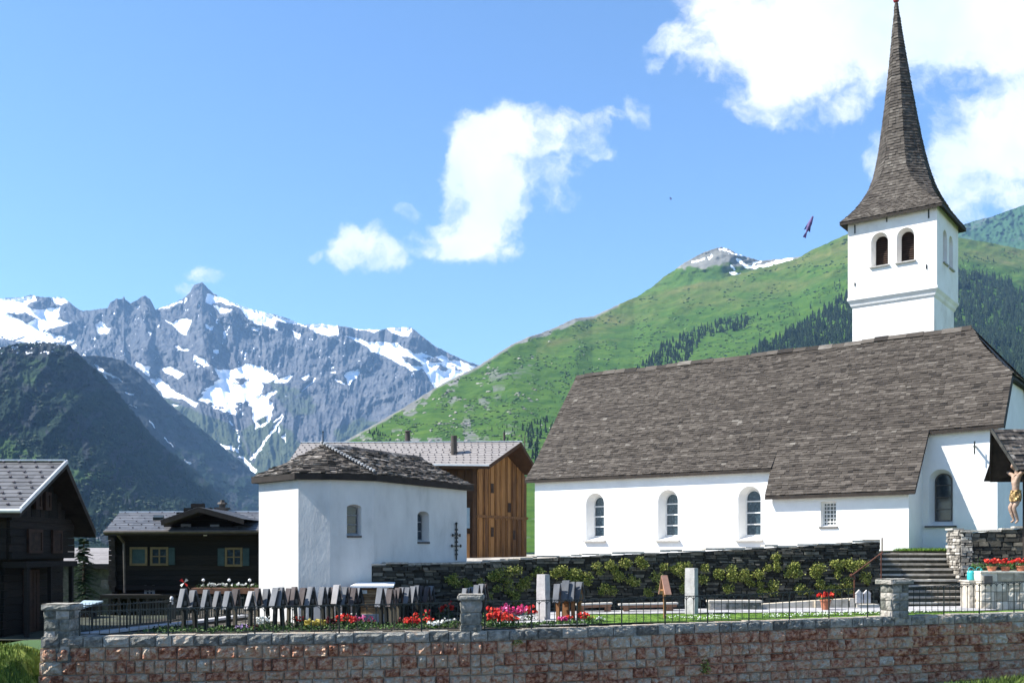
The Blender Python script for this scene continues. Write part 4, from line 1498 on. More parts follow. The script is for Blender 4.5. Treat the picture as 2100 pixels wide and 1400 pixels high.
    cr.bar(wD.p(uc, -.30, -.05), wD.p(uc, .92, -.05), .05, .035)
    for i in range(7):
        z = -.12 + .14 * i
        cr.bar(wD.p(uc - .085, z, -.055), wD.p(uc, z + .08, -.055), .03, .02)
        cr.bar(wD.p(uc + .085, z, -.055), wD.p(uc, z + .08, -.055), .03, .02)
    cr.lump(wD.p(uc, .95, -.05), .05, 0, .5, 1, .1)
    o = cr.build('iron_cross', M['iron'], None, loc=wD.p(uc, -.3))
    tag(o, 'dark double-armed wrought iron cross on the chapel side wall', 'cross')
    return root


build_chapel()


# ------------------------------------------------------------------ wooden houses
def snow_hooks(mb, L, Rr, rows, step, m):
    for i in range(rows):
        s = (i + .6) / rows
        a, b = L(s), Rr(s)
        ln = (b - a).length
        nrm = (Rr(0) - L(0)).cross(L(1) - L(0)).normalized()
        n = int(ln / step)
        for j in range(n):
            f = (j + (.5 if i % 2 else 0.05)) / n
            p = a.lerp(b, f) + nrm * .03
            ax = (b - a).normalized()
            mb.obox(p - ax * .028, ax * .056, (L(1) - L(0)).normalized() * .07, nrm * .025, m, random.random())


def build_barn():
    root = thing('barn', (2, 58, -.3), 'orange-brown board barn with pale grey plated roof between the churches', 'barn')
    en = P(1003, 953, 55.0); ef = P(1104, 966, 59.6); ap = P(1069, 906, 57.4)
    e2 = P(590, 950, 57.0); ap2 = P(618, 908, 59.4); eb2 = ef + (ap2 - ap)
    rf = MB()
    shingles(rf, seg(e2, ap2), seg(en, ap), 10, .45, .02, 0, .15, over=.2, tint=lambda: random.uniform(.3, .7))
    snow_hooks(rf, seg(e2, ap2), seg(en, ap), 9, .40, 1)
    shingles(rf, seg(ef, ap), seg(eb2, ap2), 10, .45, .02, 0, .15, over=.2)
    dz = Vector((0, 0, -.22))
    for q in ([en, e2, ap2, ap], [eb2, ef, ap, ap2]):
        rf.poly([p + dz for p in q], 2)
    for a, b in ((e2, en), (en, ap), (ap, ef), (ap2, e2)):
        rf.poly([a + dz, b + dz, b, a], 2)
    rf.bar(ap + Vector((.05, -.02, .03)), ap2 + Vector((0, 0, .03)), .16, .05, 3)
    rf.bar(e2 + Vector((0, -.03, -.02)), en + Vector((0, -.03, -.02)), .06, .08, 3)
    rf.build('roof', [M['metal_roof'], M['snow_hook'], M['barn_dark'], M['zinc']], root)
    rd = (ap2 - ap).normalized()
    g0 = P(977, 1150, 56.0); g1 = P(1079, 1150, 60.0)
    g0.z = g1.z = -.6
    gd = (g1 - g0); gl = gd.length; gd.normalize()
    nrm = Vector((gd.y, -gd.x, 0))
    wl_ = Wall(g0, gd, nrm)
    ztop = lambda u: 4.55 + 1.55 * (1 - abs(u - gl * .62) / (gl * .62 if u < gl * .62 else gl * .38)) - (.2 if u > gl * .62 else 0)
    wm = MB()
    # backing and individual boards with cover strips
    wl_.panel(wm, 0, gl * .62, -.6, ztop, [], 1)
    wl_.panel(wm, gl * .62, gl, -.6, ztop, [], 1)
    n = 9
    for i in range(n):
        u0, u1 = gl * i / n + .03, gl * (i + 1) / n - .03
        t = random.random()
        for za, zb_ in ((-.5, 1.92), (2.05, None)):
            zz0 = ztop(u0) if zb_ is None else zb_
            zz1 = ztop(u1) if zb_ is None else zb_
            wm.hexa([wl_.p(u0, za, 0), wl_.p(u1, za, 0), wl_.p(u1, za, -.05), wl_.p(u0, za, -.05), wl_.p(u0, zz0, 0), wl_.p(u1, zz1, 0), wl_.p(u1, zz1, -.05), wl_.p(u0, zz0, -.05)], 0, min(1, t * .5 + random.random() * .5))
            # log-end like half-round strips
            um = (u0 + u1) / 2
            wm.bar(wl_.p(u0 + .1, za + .02, -.06), wl_.p(u0 + .1, zz0 - .1, -.06), .06, .06, 0, random.random())
    wm.bar(wl_.p(-.1, 1.98, -.08), wl_.p(gl, 1.98, -.08), .13, .14, 0, .3)
    # front wall (left of the corner) with its deep shade put into a dark board colour
    fd = Vector((-.98, .17, 0)); fw = Wall(g0, -fd, Vector((-.17, -.98, 0)))
    fw = Wall(g0 + fd * 8, -fd, Vector((-.17, -.98, 0)))
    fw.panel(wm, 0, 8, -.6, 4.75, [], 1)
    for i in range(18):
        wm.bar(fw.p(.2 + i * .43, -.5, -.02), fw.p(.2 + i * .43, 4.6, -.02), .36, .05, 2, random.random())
    bk = g1 + fd * 8
    wm.poly([g1, bk, bk + Vector((0, 0, 5)), g1 + Vector((0, 0, 5))], 1)
    wm.build('wall', [M['barn_wood'], M['barn_dark'], M['barn_dark']], root)
    wn_ = MB()
    for (u, z) in ((.28, 3.6), (.62, 2.55), (.28, 1.1), (.72, .95)):
        h = MB()
        h.obox(wl_.p(u * gl - .10, z - .26, -.052), gd * .26, nrm * .03, Vector((0, 0, .55)))
        h.build('vent_slot', M['louvre'], root)
    ps = MB()
    ps.bar(g0 + Vector((-.1, -.35, -.0)), g0 + Vector((-.1, -.35, 5.3)), .2, .2)
    ps.build('corner_post', M['barn_dark'], root)
    bw = MB(); bw.obox(fw.p(7.1, 1.3, -.08), fw.U * .5, fw.N * .04, Vector((0, 0, 1.15)))
    bw.build('window', M['tarp'], root)
    db = MB(); db.obox(fw.p(7.1, -.5, -.08), fw.U * .5, fw.N * .05, Vector((0, 0, 1.5)))
    db.build('door', M['barn_wood'], root)
    # chimneys on the roof
    sl = seg(e2, ap2)
    for (px, pb, pt, Y, w, cap) in ((931, 938, 893, 56.6, .36, 0), (836, 912, 888, 60.0, .33, 1), (1034, 912, 886, 59.5, .13, 0), (1076, 912, 894, 59.5, .06, 0)):
        c = MB()
        a, b = P(px, pb, Y), P(px, pt, Y)
        c.tube(a - Vector((0, 0, .4)), b, w / 2, w / 2 * .95, 12, 0)
        if cap:
            c.tube(b, b + Vector((0, 0, .1)), w * .42, w * .42, 12, 0)
            c.tube(b + Vector((0, 0, .1)), b + Vector((0, 0, .16)), w * .68, w * .5, 12, 0)
        elif w > .2:
            c.lathe(a - Vector((0, 0, .1)), [(w * 1.3, 0), (w * .55, .12)], 12, 1)
        c.build('chimney', [M['chimney_metal'], M['zinc']], root)
    return root


build_barn()


def box_window(root, x0, x1, y0, y1, Y, frame='yellow_frame', panes=True, shutters=(0, 0), closed=False, nrm=Vector((0, -1, 0)), cross=(1, 1)):
    a, b = P(x0, y1, Y), P(x1, y0, Y)
    fr = MB()
    w = .09
    X0, X1, Z0, Z1 = a.x, b.x, a.z, b.z
    fr.box(X0, X1, Y - .07, Y, Z0, Z0 + w); fr.box(X0, X1, Y - .07, Y, Z1 - w, Z1)
    fr.box(X0, X0 + w, Y - .068, Y, Z0 + w, Z1 - w); fr.box(X1 - w, X1, Y - .068, Y, Z0 + w, Z1 - w)
    if not closed:
        for k in range(cross[0]):
            x = X0 + (X1 - X0) * (k + 1) / (cross[0] + 1)
            fr.box(x - .03, x + .03, Y - .05, Y - .01, Z0 + w, Z1 - w)
        for k in range(cross[1]):
            z = Z0 + (Z1 - Z0) * (k + 1) / (cross[1] + 1)
            fr.box(X0 + w, X1 - w, Y - .048, Y - .012, z - .025, z + .025)
    f = fr.build('window', M[frame], root)
    p = MB()
    p.box(X0 + w, X1 - w, Y - .03, Y - .005, Z0 + w, Z1 - w)
    p.build('shutter' if closed else 'pane', M['shutter' if closed else 'glass'], f)
    for s, sw in zip((-1, 1), shutters):
        if sw:
            sh = MB()
            xx0 = X0 - sw if s < 0 else X1
            sh.box(xx0 + .01, xx0 + sw - .01, Y - .06, Y - .015, Z0 + .03, Z1 - .03)
            for k in range(4):
                z = Z0 + .1 + (Z1 - Z0 - .2) * k / 4
                sh.box(xx0 + .04, xx0 + sw - .04, Y - .075, Y - .06, z, z + .09)
            sh.build('shutter', M['shutter'], f)
    return f


def log_wall(mb, a, b, z0, z1, th=.16, m=0, out=Vector((0, -1, 0)), ext=.25):
    """horizontal squared logs with projecting ends"""
    z = z0
    d = (b - a).normalized()
    while z < z1:
        h = min(.2, z1 - z)
        k = random.uniform(-.012, .012)
        o = Vector((a.x, a.y, z)) + out * (th / 2 + k)
        mb.obox(o - d * ext * random.uniform(.7, 1), (b - a) + d * ext * 2 * random.uniform(.8, 1), -out * th, Vector((0, 0, h - .012)), m, random.random())
        z += h
    o = Vector((a.x, a.y, z0)) - out * th * .3
    mb.obox(o, b - a, -out * .05, Vector((0, 0, z1 - z0)), m, .1)


def build_left_chalet():
    root = thing('chalet', (-15, 27.5, -2.2), 'nearest dark timber chalet at the left edge, gable towards the chapel', 'house')
    rf = MB()
    x1 = -12.4
    ridge1 = Vector((x1, 27.7, 2.5)); eave1 = Vector((x1, 25.1, 1.06)); back1 = Vector((x1 - .1, 29.9, .62))
    k = Vector((-9, 0, 0))
    L, Rr = seg(eave1 + k, ridge1 + k), seg(eave1, ridge1)
    shingles(rf, L, Rr, 13, .42, .02, 0, .2, over=.25, tint=lambda: random.uniform(.25, .75))
    snow_hooks(rf, L, Rr, 9, .42, 1)
    shingles(rf, seg(back1, ridge1), seg(back1 + k, ridge1 + k), 12, .42, .02, 0, .2, over=.25)
    dz = Vector((0, 0, -.2))
    rf.poly([p + dz for p in (eave1, eave1 + k, ridge1 + k, ridge1)], 2)
    rf.poly([p + dz for p in (back1 + k, back1, ridge1, ridge1 + k)], 2)
    for a, b in ((eave1 + k, eave1), (eave1, ridge1), (ridge1, back1)):
        rf.poly([a + dz, b + dz, b, a], 2)
    rf.bar(ridge1 + Vector((0, 0, .03)), ridge1 + k + Vector((0, 0, .03)), .2, .04, 3)
    rf.bar(eave1 + Vector((.02, 0, .0)), ridge1 + Vector((.02, 0, 0)), .05, .1, 3)
    rf.tube(eave1 + Vector((.05, -.06, -.04)), eave1 + k + Vector((0, -.06, -.04)), .055, .055, 8, 3)
    rf.build('roof', [M['slate_roof'], M['snow_hook'], M['dark_underside'], M['zinc']], root)
    wm = MB()
    xw = -13.05
    a, b = Vector((xw, 25.65, 0)), Vector((xw, 29.35, 0))
    log_wall(wm, a, b, -.2, .95, out=Vector((1, 0, 0)), ext=.15)
    # gable triangle boards
    for i in range(14):
        y = 25.7 + 3.6 * i / 14
        zt = min(1.0 + (y + .13 - 25.3) * .54, 2.35 - (y + .13 - 27.7) * .86) - .1
        wm.box(xw - .06, xw + .02 + .01 * (i % 2), y, y + .25, .9, max(.95, zt), 0, random.random())
    log_wall(wm, a + Vector((-.25, .1, 0)), b + Vector((-.25, -.1, 0)), -2.4, -.2, out=Vector((1, 0, 0)), ext=.1)
    c = Vector((xw - 8, 25.65, 0)); d = Vector((xw, 25.65, 0))
    log_wall(wm, c, d, -.2, 1.0, ext=.2)
    log_wall(wm, c + Vector((0, .2, 0)), d + Vector((-.2, .2, 0)), -2.4, -.2, ext=.1)
    wm.box(xw - 8, xw - .2, 29.2, 29.35, -2.4, .7)
    wm.build('wall', M['black_wood'], root)
    # balcony beam and posts at the gable
    bl = MB()
    bl.box(xw - .1, xw + .52, 25.7, 28.7, -.42, -.27)
    for i in range(3):
        bl.box(xw + .40, xw + .50, 25.8 + 1.3 * i, 25.9 + 1.3 * i, -2.3, -.42)
    bl.build('balcony', M['black_wood'], root)
    # windows on the gable wall
    for (y0, y1, z0, z1, nm) in ((26.6, 27.4, -.05, .6, 'window'), (28.0, 28.6, -.05, .6, 'window'), (27.0, 27.35, 1.15, 1.6, 'window'), (27.55, 27.9, 1.15, 1.65, 'window')):
        f = MB()
        w = .08
        f.box(xw + .08, xw + .15, y0, y1, z0, z0 + w); f.box(xw + .08, xw + .15, y0, y1, z1 - w, z1)
        f.box(xw + .08, xw + .148, y0, y0 + w, z0 + w, z1 - w); f.box(xw + .08, xw + .148, y1 - w, y1, z0 + w, z1 - w)
        fo = f.build(nm, M['brown_door'], root)
        p = MB(); p.box(xw + .085, xw + .12, y0 + w, y1 - w, z0 + w, z1 - w)
        p.build('pane', M['louvre'], fo)
    dr = MB(); dr.box(xw - .2, xw - .1, 26.9, 27.7, -2.2, -.5)
    for i in range(4):
        dr.box(xw - .1, xw - .085, 26.92 + .2 * i, 27.08 + .2 * i, -2.15, -.55)
    dr.build('door', M['brown_door'], root)


build_left_chalet()


def build_mid_chalet():
    Y = 40.0
    root = thing('chalet', (PX(370, Y), Y + 3, -3.0), 'black timber chalet with front dormer gable and ochre window frames', 'house')
    rf = MB()
    e0, e1 = P(214, 1088, Y - .9), P(560, 1086, Y - .9)
    r0, r1 = P(246, 1050, Y + 3.4), P(600, 1049, Y + 3.4)
    shingles(rf, seg(e0, r0), seg(e1, r1), 11, .45, .02, 0, .2, over=.25)
    snow_hooks(rf, seg(e0, r0), seg(e1, r1), 6, .5, 1)
    dz = Vector((0, 0, -.18))
    rf.poly([e1 + dz, e0 + dz, r0 + dz, r1 + dz], 2)
    rf.poly([e0 + dz, e1 + dz, e1, e0], 2); rf.poly([r0 + dz, e0 + dz, e0, r0], 2)
    bk0, bk1 = Vector((e0.x, 2 * r0.y - e0.y, e0.z)), Vector((e1.x, 2 * r0.y - e0.y, e1.z))
    shingles(rf, seg(bk1, r1), seg(bk0, r0), 10, .6, .02, 0, .2)
    rf.poly([bk0 + dz, bk1 + dz, r1 + dz, r0 + dz], 2)
    rf.bar(r0 + Vector((0, 0, .02)), r1 + Vector((0, 0, .02)), .18, .05, 3)
    roof = rf.build('roof', [M['slate_roof'], M['snow_hook'], M['dark_underside'], M['zinc']], root)
    # dormer gable
    dm = MB()
    dl, da, drr = P(330, 1066, Y - 1.3), P(407, 1039, Y - 1.3), P(500, 1064, Y - 1.3)
    back = Vector((0, 5.0, 0))
    for (a, b) in ((dl, da), (da, drr)):
        L, Rr = (seg(a + back, b + back), seg(a, b)) if a is dl else (seg(b, a), seg(b + back, a + back))
        shingles(dm, L, Rr, 7, .45, .02, 0, .2, over=.25)
        dm.poly([a + Vector((0, 0, -.20)), b + Vector((0, 0, -.20)), b, a], 1)
        dm.poly([b + Vector((0, 0, -.2)), a + Vector((0, 0, -.2)), a + back + Vector((0, 0, -.2)), b + back + Vector((0, 0, -.2))], 1)
    dm.poly([dl, dl + back, dl + back + Vector((0, 0, -.2)), dl + Vector((0, 0, -.2))], 1)
    dm.build('dormer_roof', [M['slate_roof'], M['dark_underside']], root)
    wm = MB()
    xl, xr = PX(236, Y), PX(600, Y)
    log_wall(wm, Vector((xl, Y + .08, 0)), Vector((xr, Y + .08, 0)), -1.55, .95, ext=.3)
    log_wall(wm, Vector((xl + .15, Y + .3, 0)), Vector((xr, Y + .3, 0)), -3.3, -1.55, ext=.0)
    xa, xb = PX(340, Y), PX(478, Y)
    z = .9
    while z < 1.75:
        f = (z - .9) / .85
        xm = PX(407, Y)
        log_wall(wm, Vector((xa + (xm - xa) * max(0, f - .25) * 1.1, Y - .08, 0)), Vector((xb + (xm - xb) * max(0, f - .25) * 1.1, Y - .08, 0)), z, z + .17, ext=.03)
        z += .17
    log_wall(wm, Vector((xl, Y + 7.6, 0)), Vector((xl, Y + .1, 0)), -3.2, .9, out=Vector((-1, 0, 0)), ext=.3)
    wm.build('wall', M['black_wood'], root)
    bw = Y - .02
    box_window(root, 267, 303, 1121, 1159, bw, closed=True)
    box_window(root, 309, 346, 1121, 1159, bw, shutters=(0, .27))
    box_window(root, 462, 498, 1122, 1161, bw, shutters=(.30, .28))
    box_window(root, 372, 392, 1074, 1096, Y - .18, 'grey_frame', cross=(0, 1))
    box_window(root, 432, 450, 1075, 1096, Y - .18, 'grey_frame', cross=(0, 1))
    s = MB()
    a = P(421, 1094, Y - .26)
    s.box(a.x - .07, a.x + .07, a.y - .02, a.y, a.z - .08, a.z + .08)
    so = s.build('number_plate', M['sign_white'], root)
    s2 = MB(); s2.box(a.x - .025, a.x + .025, a.y - .03, a.y - .021, a.z - .045, a.z + .045)
    s2.build('number', M['iron'], so)
    pp = MB()
    p0, p1, p2 = P(238, 1092, Y - .85), P(254, 1112, Y - .25), P(256, 1215, Y - .25)
    pp.tube(p0, p1, .05, .05); pp.tube(p1, p2, .05, .05)
    pp.build('downpipe', M['copper_pipe'], root)
    gt = MB()
    gt.tube(e0 + Vector((0, -.05, -.05)), e1 + Vector((0, -.05, -.05)), .07, .07)
    gt.build('gutter', M['copper_pipe'], root)
    ch = MB()
    c = P(456, 1056, Y + 3.2)
    ch.box(c.x - .22, c.x + .22, c.y - .2, c.y + .2, c.z - .5, c.z + .25)
    ch.box(c.x - .28, c.x + .28, c.y - .26, c.y + .26, c.z + .25, c.z + .33)
    ch.tube(c + Vector((0, 0, .33)), c + Vector((0, 0, .48)), .14, .14)
    ch.tube(c + Vector((0, 0, .48)), c + Vector((0, 0, .56)), .24, .18)
    ch.tube(c + Vector((0, 0, .56)), c + Vector((0, 0, .66)), .1, .08)
    ch.build('chimney', M['chimney_metal'], root)
    sk = MB()
    f = .52
    q = e0.lerp(r0, f).lerp(e1.lerp(r1, f), .235)
    up = (r0 - e0).normalized(); rt = (e1 - e0).normalized(); nr = rt.cross(up).normalized()
    sk.obox(q, rt * .42, up * .5, nr * .14)
    sk.build('skylight', M['iron'], roof)
    # lower storey door and pale panel
    box_window(root, 297, 318, 1190, 1222, Y + .18, 'barn_dark' if False else 'grey_frame', cross=(1, 2))
    bc = MB()
    a, b = P(205, 1219, Y - 1.0), P(360, 1219, Y - 1.0)
    bc.box(a.x, b.x, Y - 1.0, Y + .2, a.z - .14, a.z)
    for i in range(9):
        x = a.x + (b.x - a.x) * i / 8
        bc.box(x - .05, x + .05, Y - 1.0, Y - .9, -3.0, a.z - .14)
    bc.build('terrace_deck', M['black_wood'], root)


build_mid_chalet()


def build_far_house():
    Y = 58.0
    root = thing('stone_house', (PX(200, Y), Y + 2, -3.5), 'low grey-roofed stone house glimpsed between the two dark chalets', 'house')
    rf = MB()
    e0, e1 = P(120, 1156, Y - .5), P(246, 1156, Y - .5)
    r0, r1 = P(120, 1123, Y + 3), P(246, 1123, Y + 3)
    shingles(rf, seg(e0, r0), seg(e1, r1), 8, .6, .02, 0, .2)
    dz = Vector((0, 0, -.15))
    rf.poly([e1 + dz, e0 + dz, r0 + dz, r1 + dz], 1)
    rf.poly([e0 + dz, e1 + dz, e1, e0], 1)
    rf.poly([r1 + dz, r0 + dz, r0 + Vector((0, 3, -1)), r1 + Vector((0, 3, -1))], 1)
    rf.build('roof', [M['metal_roof'], M['dark_underside']], root)
    wm = MB()
    wm.box(PX(125, Y), PX(242, Y), Y, Y + 5.5, -3.8, -.85)
    wm.build('wall', M['rubble'], root)
    w = MB(); w.box(PX(207, Y), PX(228, Y), Y - .03, Y + .02, P(0, 1207, Y).z, P(0, 1188, Y).z)
    w.build('window', M['glass'], root)
    w = MB(); w.box(PX(180, Y), PX(240, Y), Y - .7, Y - .02, P(0, 1166, Y).z, P(0, 1162, Y).z)
    w.build('eave_beam', M['black_wood'], root)


build_far_house()


# ------------------------------------------------------------------ near ground
def grid_sheet(name, mat, xf, yf, zf, nx, ny, amp=0.0, k='structure'):
    mb = MB()
    pts = [[None] * (nx + 1) for _ in range(ny + 1)]
    for j in range(ny + 1):
        for i in range(nx + 1):
            x, y = xf(i / nx, j / ny), yf(i / nx, j / ny)
            z = zf(x, y) + amp * (mnoise.noise(Vector((x * .9, y * .9, 3))) + .5 * mnoise.noise(Vector((x * 2.7, y * 2.7, 1))))
            pts[j][i] = (x, y, z)
    for j in range(ny):
        for i in range(nx):
            mb.poly([pts[j][i], pts[j][i + 1], pts[j + 1][i + 1], pts[j + 1][i]], 0, random.random())
    o = mb.build(name, mat, None, True)
    structure(o)
    return o


def lerp(a, b, t):
    return a + (b - a) * t


# front wall line (outer top edge)
WALL = [Vector((PX(88, 24.4), 24.4, -2.10)), Vector((PX(965, 26.0), 26.0, -2.08)), Vector((PX(1832, 29.3), 29.3, -1.91)), Vector((PX(2290, 31.6), 31.6, -1.84))]


def wall_at(x):
    for a, b in zip(WALL[:-1], WALL[1:]):
        if x <= b.x or b is WALL[-1]:
            t = (x - a.x) / (b.x - a.x)
            return a.lerp(b, t)


TERR = [Vector((-4.20, 29.93, -.42)), Vector((-1.5, 31.6, -.38)), Vector((.8, 33.0, -.22)), Vector((6.6, 34.0, .02)), Vector((12.65, 34.3, .34))]


def terr_at(x):
    for a, b in zip(TERR[:-1], TERR[1:]):
        if x <= b.x or b is TERR[-1]:
            t = (x - a.x) / (b.x - a.x)
            return a.lerp(b, t)


grid_sheet('cemetery_ground', M['soil'], lambda a, b: lerp(-11.2, 19, a), lambda a, b: lerp(wall_at(lerp(-11.2, 19, a)).y + .2, 37.5, b), lambda x, y: ZG(x) - .03, 60, 24, .03)
# lawn strip with its daisies, and the paved path
grid_sheet('lawn', M['lawn'], lambda a, b: lerp(2.1, 19, a), lambda a, b: lerp(wall_at(lerp(2.1, 19, a)).y + .34, 31.6 + .0 * a, b), lambda x, y: ZG(x) + .02, 60, 14, .012)
grid_sheet('gravel_path', M['gravel'], lambda a, b: lerp(-6.5, 15.4, a), lambda a, b: lerp(31.3, min(terr_at(lerp(-6.5, 15.4, a)).y - .3, 33.9) if lerp(-6.5, 15.4, a) > .3 else 32.0, b), lambda x, y: ZG(x) + .045, 50, 8, .008)
grid_sheet('gravel_path', M['gravel'], lambda a, b: lerp(-.55, 2.05, a), lambda a, b: lerp(wall_at(.5).y + .5, 31.4, b), lambda x, y: ZG(x) + .034, 8, 14, .008)
grid_sheet('terrace_ground', M['terrace'], lambda a, b: lerp(-4.6, 13.4, a), lambda a, b: lerp(terr_at(lerp(-4.6, 13.4, a)).y + .1, 95, b ** 2), lambda x, y: ZT(x), 40, 30, .015)
grid_sheet('terrace_ground', M['lawn'], lambda a, b: lerp(13.4, 60, a), lambda a, b: lerp(37.3, 95, b ** 2), lambda x, y: ZT(x) + .06, 40, 20, .03)
grid_sheet('meadow', M['verge'], lambda a, b: lerp(-30, -4.5, a), lambda a, b: lerp(34.5, 95, b), lambda x, y: -2.6 - .03 * (y - 34) - .03 * max(0, -10 - x), 30, 20, .1)
grid_sheet('yard', M['yard'], lambda a, b: lerp(-24, -10.2, a), lambda a, b: lerp(24.9, 34.6, b), lambda x, y: -2.22, 20, 12, .03)
def bank_z(y, x=-14.0):
    return lerp(-3.9, -2.36, min(1, max(0, (y - 17) / 7.9)) ** .8) - 1.6 * max(0, x + 12.1) * (1 if y < 24.55 else .25)


# grass bank and asphalt road in front of the wall
grid_sheet('grass_bank', M['verge'], lambda a, b: lerp(-24, -10.9, a), lambda a, b: lerp(16.0, 24.9, b), lambda x, y: bank_z(y, x), 60, 40, .05)
grid_sheet('road', M['asphalt'], lambda a, b: lerp(-60, 60, a), lambda a, b: lerp(-30, 31.5, b), lambda x, y: -4.0, 4, 4, 0)


def grass_tufts(name, pts, h, mat, lab):
    mb = MB()
    for (x, y, z) in pts:
        for k in range(5):
            a = random.random() * 6.28
            hh = h * random.uniform(.5, 1.2)
            bx, by = x + random.gauss(0, .03), y + random.gauss(0, .03)
            w = h * .06
            lean = Vector((math.cos(a), math.sin(a), 0)) * hh * random.uniform(.1, .55)
            s = Vector((-math.sin(a), math.cos(a), 0)) * w
            b = Vector((bx, by, z - .02))
            m_ = b + lean * .4 + Vector((0, 0, hh * .6))
            t = b + lean + Vector((0, 0, hh))
            mb.mesh([b - s, b + s, m_ + s * .7, m_ - s * .7, t], [(0, 1, 2, 3), (3, 2, 4)], 0, random.random())
    return stuff(mb.build(name, mat), lab, 'grass')


pts = []
for i in range(4200):
    y = random.uniform(18, 24.8)
    x = random.uniform(-15.5, -11.0)
    pts.append((x, y, bank_z(y, x)))
grass_tufts('grass', pts, .16, M['verge'], 'sunlit meadow grass left of the front wall')
pts = []
for i in range(2600):
    x = random.uniform(2.1, 14.5)
    y = lerp(wall_at(x).y + .36, 31.5, random.random())
    pts.append((x, y, ZG(x) + .03))
grass_tufts('grass', pts, .055, M['lawn'], 'short green lawn behind the iron railing')
pts = [(random.uniform(14.6, 17.6), random.uniform(37.2, 38.2), ZT(15) + .06) for i in range(500)]
grass_tufts('grass', pts, .12, M['lawn'], 'green grass strip above the stone steps')
dz = MB()
for i in range(190):
    x = random.uniform(4.5, 14)
    if mnoise.noise(Vector((x * .8, 3, 0))) < -.15:
        continue
    y = wall_at(x).y + random.uniform(.4, 1.8)
    for k in range(3):
        dz.lump(Vector((x + random.gauss(0, .05), y + random.gauss(0, .05), ZG(x) + random.uniform(.06, .13))), random.uniform(.012, .022), 0, .5, 0, .2)
stuff(dz.build('daisies', M['white_fl']), 'tiny white daisies sprinkled over the lawn strip', 'flowers')


# ------------------------------------------------------------------ masonry
def stone_face(mb, o, ux, uz, n, w, h, depth, m, t, nx=5, nz=4, gap=.012):
    """one rough-hewn block face: a bulging displaced grid with sides running back into the wall"""
    seed = Vector((random.random() * 90, random.random() * 90, random.random() * 90))
    g = []
    for j in range(nz + 1):
        for i in range(nx + 1):
            a, b = i / nx, j / nz
            edge = min(1, min(a, 1 - a) * w / .05, min(b, 1 - b) * h / .05)
            p = o + ux * (gap + a * (w - 2 * gap)) + uz * (gap + b * (h - 2 * gap))
            d = 0
            if edge > 0:
                d = depth * (.55 + .75 * mnoise.noise(Vector((a * w, b * h, 0)) * 6.5 + seed) + .5 * mnoise.noise(Vector((a * w, b * h, 0)) * 17 + seed)) * edge ** .55
            g.append(p + n * (d + .01))
    fs = []
    for j in range(nz):
        for i in range(nx):
            k = j * (nx + 1) + i
            fs.append((k, k + 1, k + nx + 2, k + nx + 1))
    base = len(g)
    ring = [i for i in range(nx + 1)] + [(j + 1) * (nx + 1) - 1 for j in range(1, nz + 1)] + [nz * (nx + 1) + i for i in range(nx - 1, -1, -1)] + [j * (nx + 1) for j in range(nz - 1, 0, -1)]
    for i in ring:
        g.append(g[i] - n * .07)
    L_ = len(ring)
    for k in range(L_):
        fs.append((ring[(k + 1) % L_], ring[k], base + k, base + (k + 1) % L_))
    mb.mesh(g, fs, m, t)


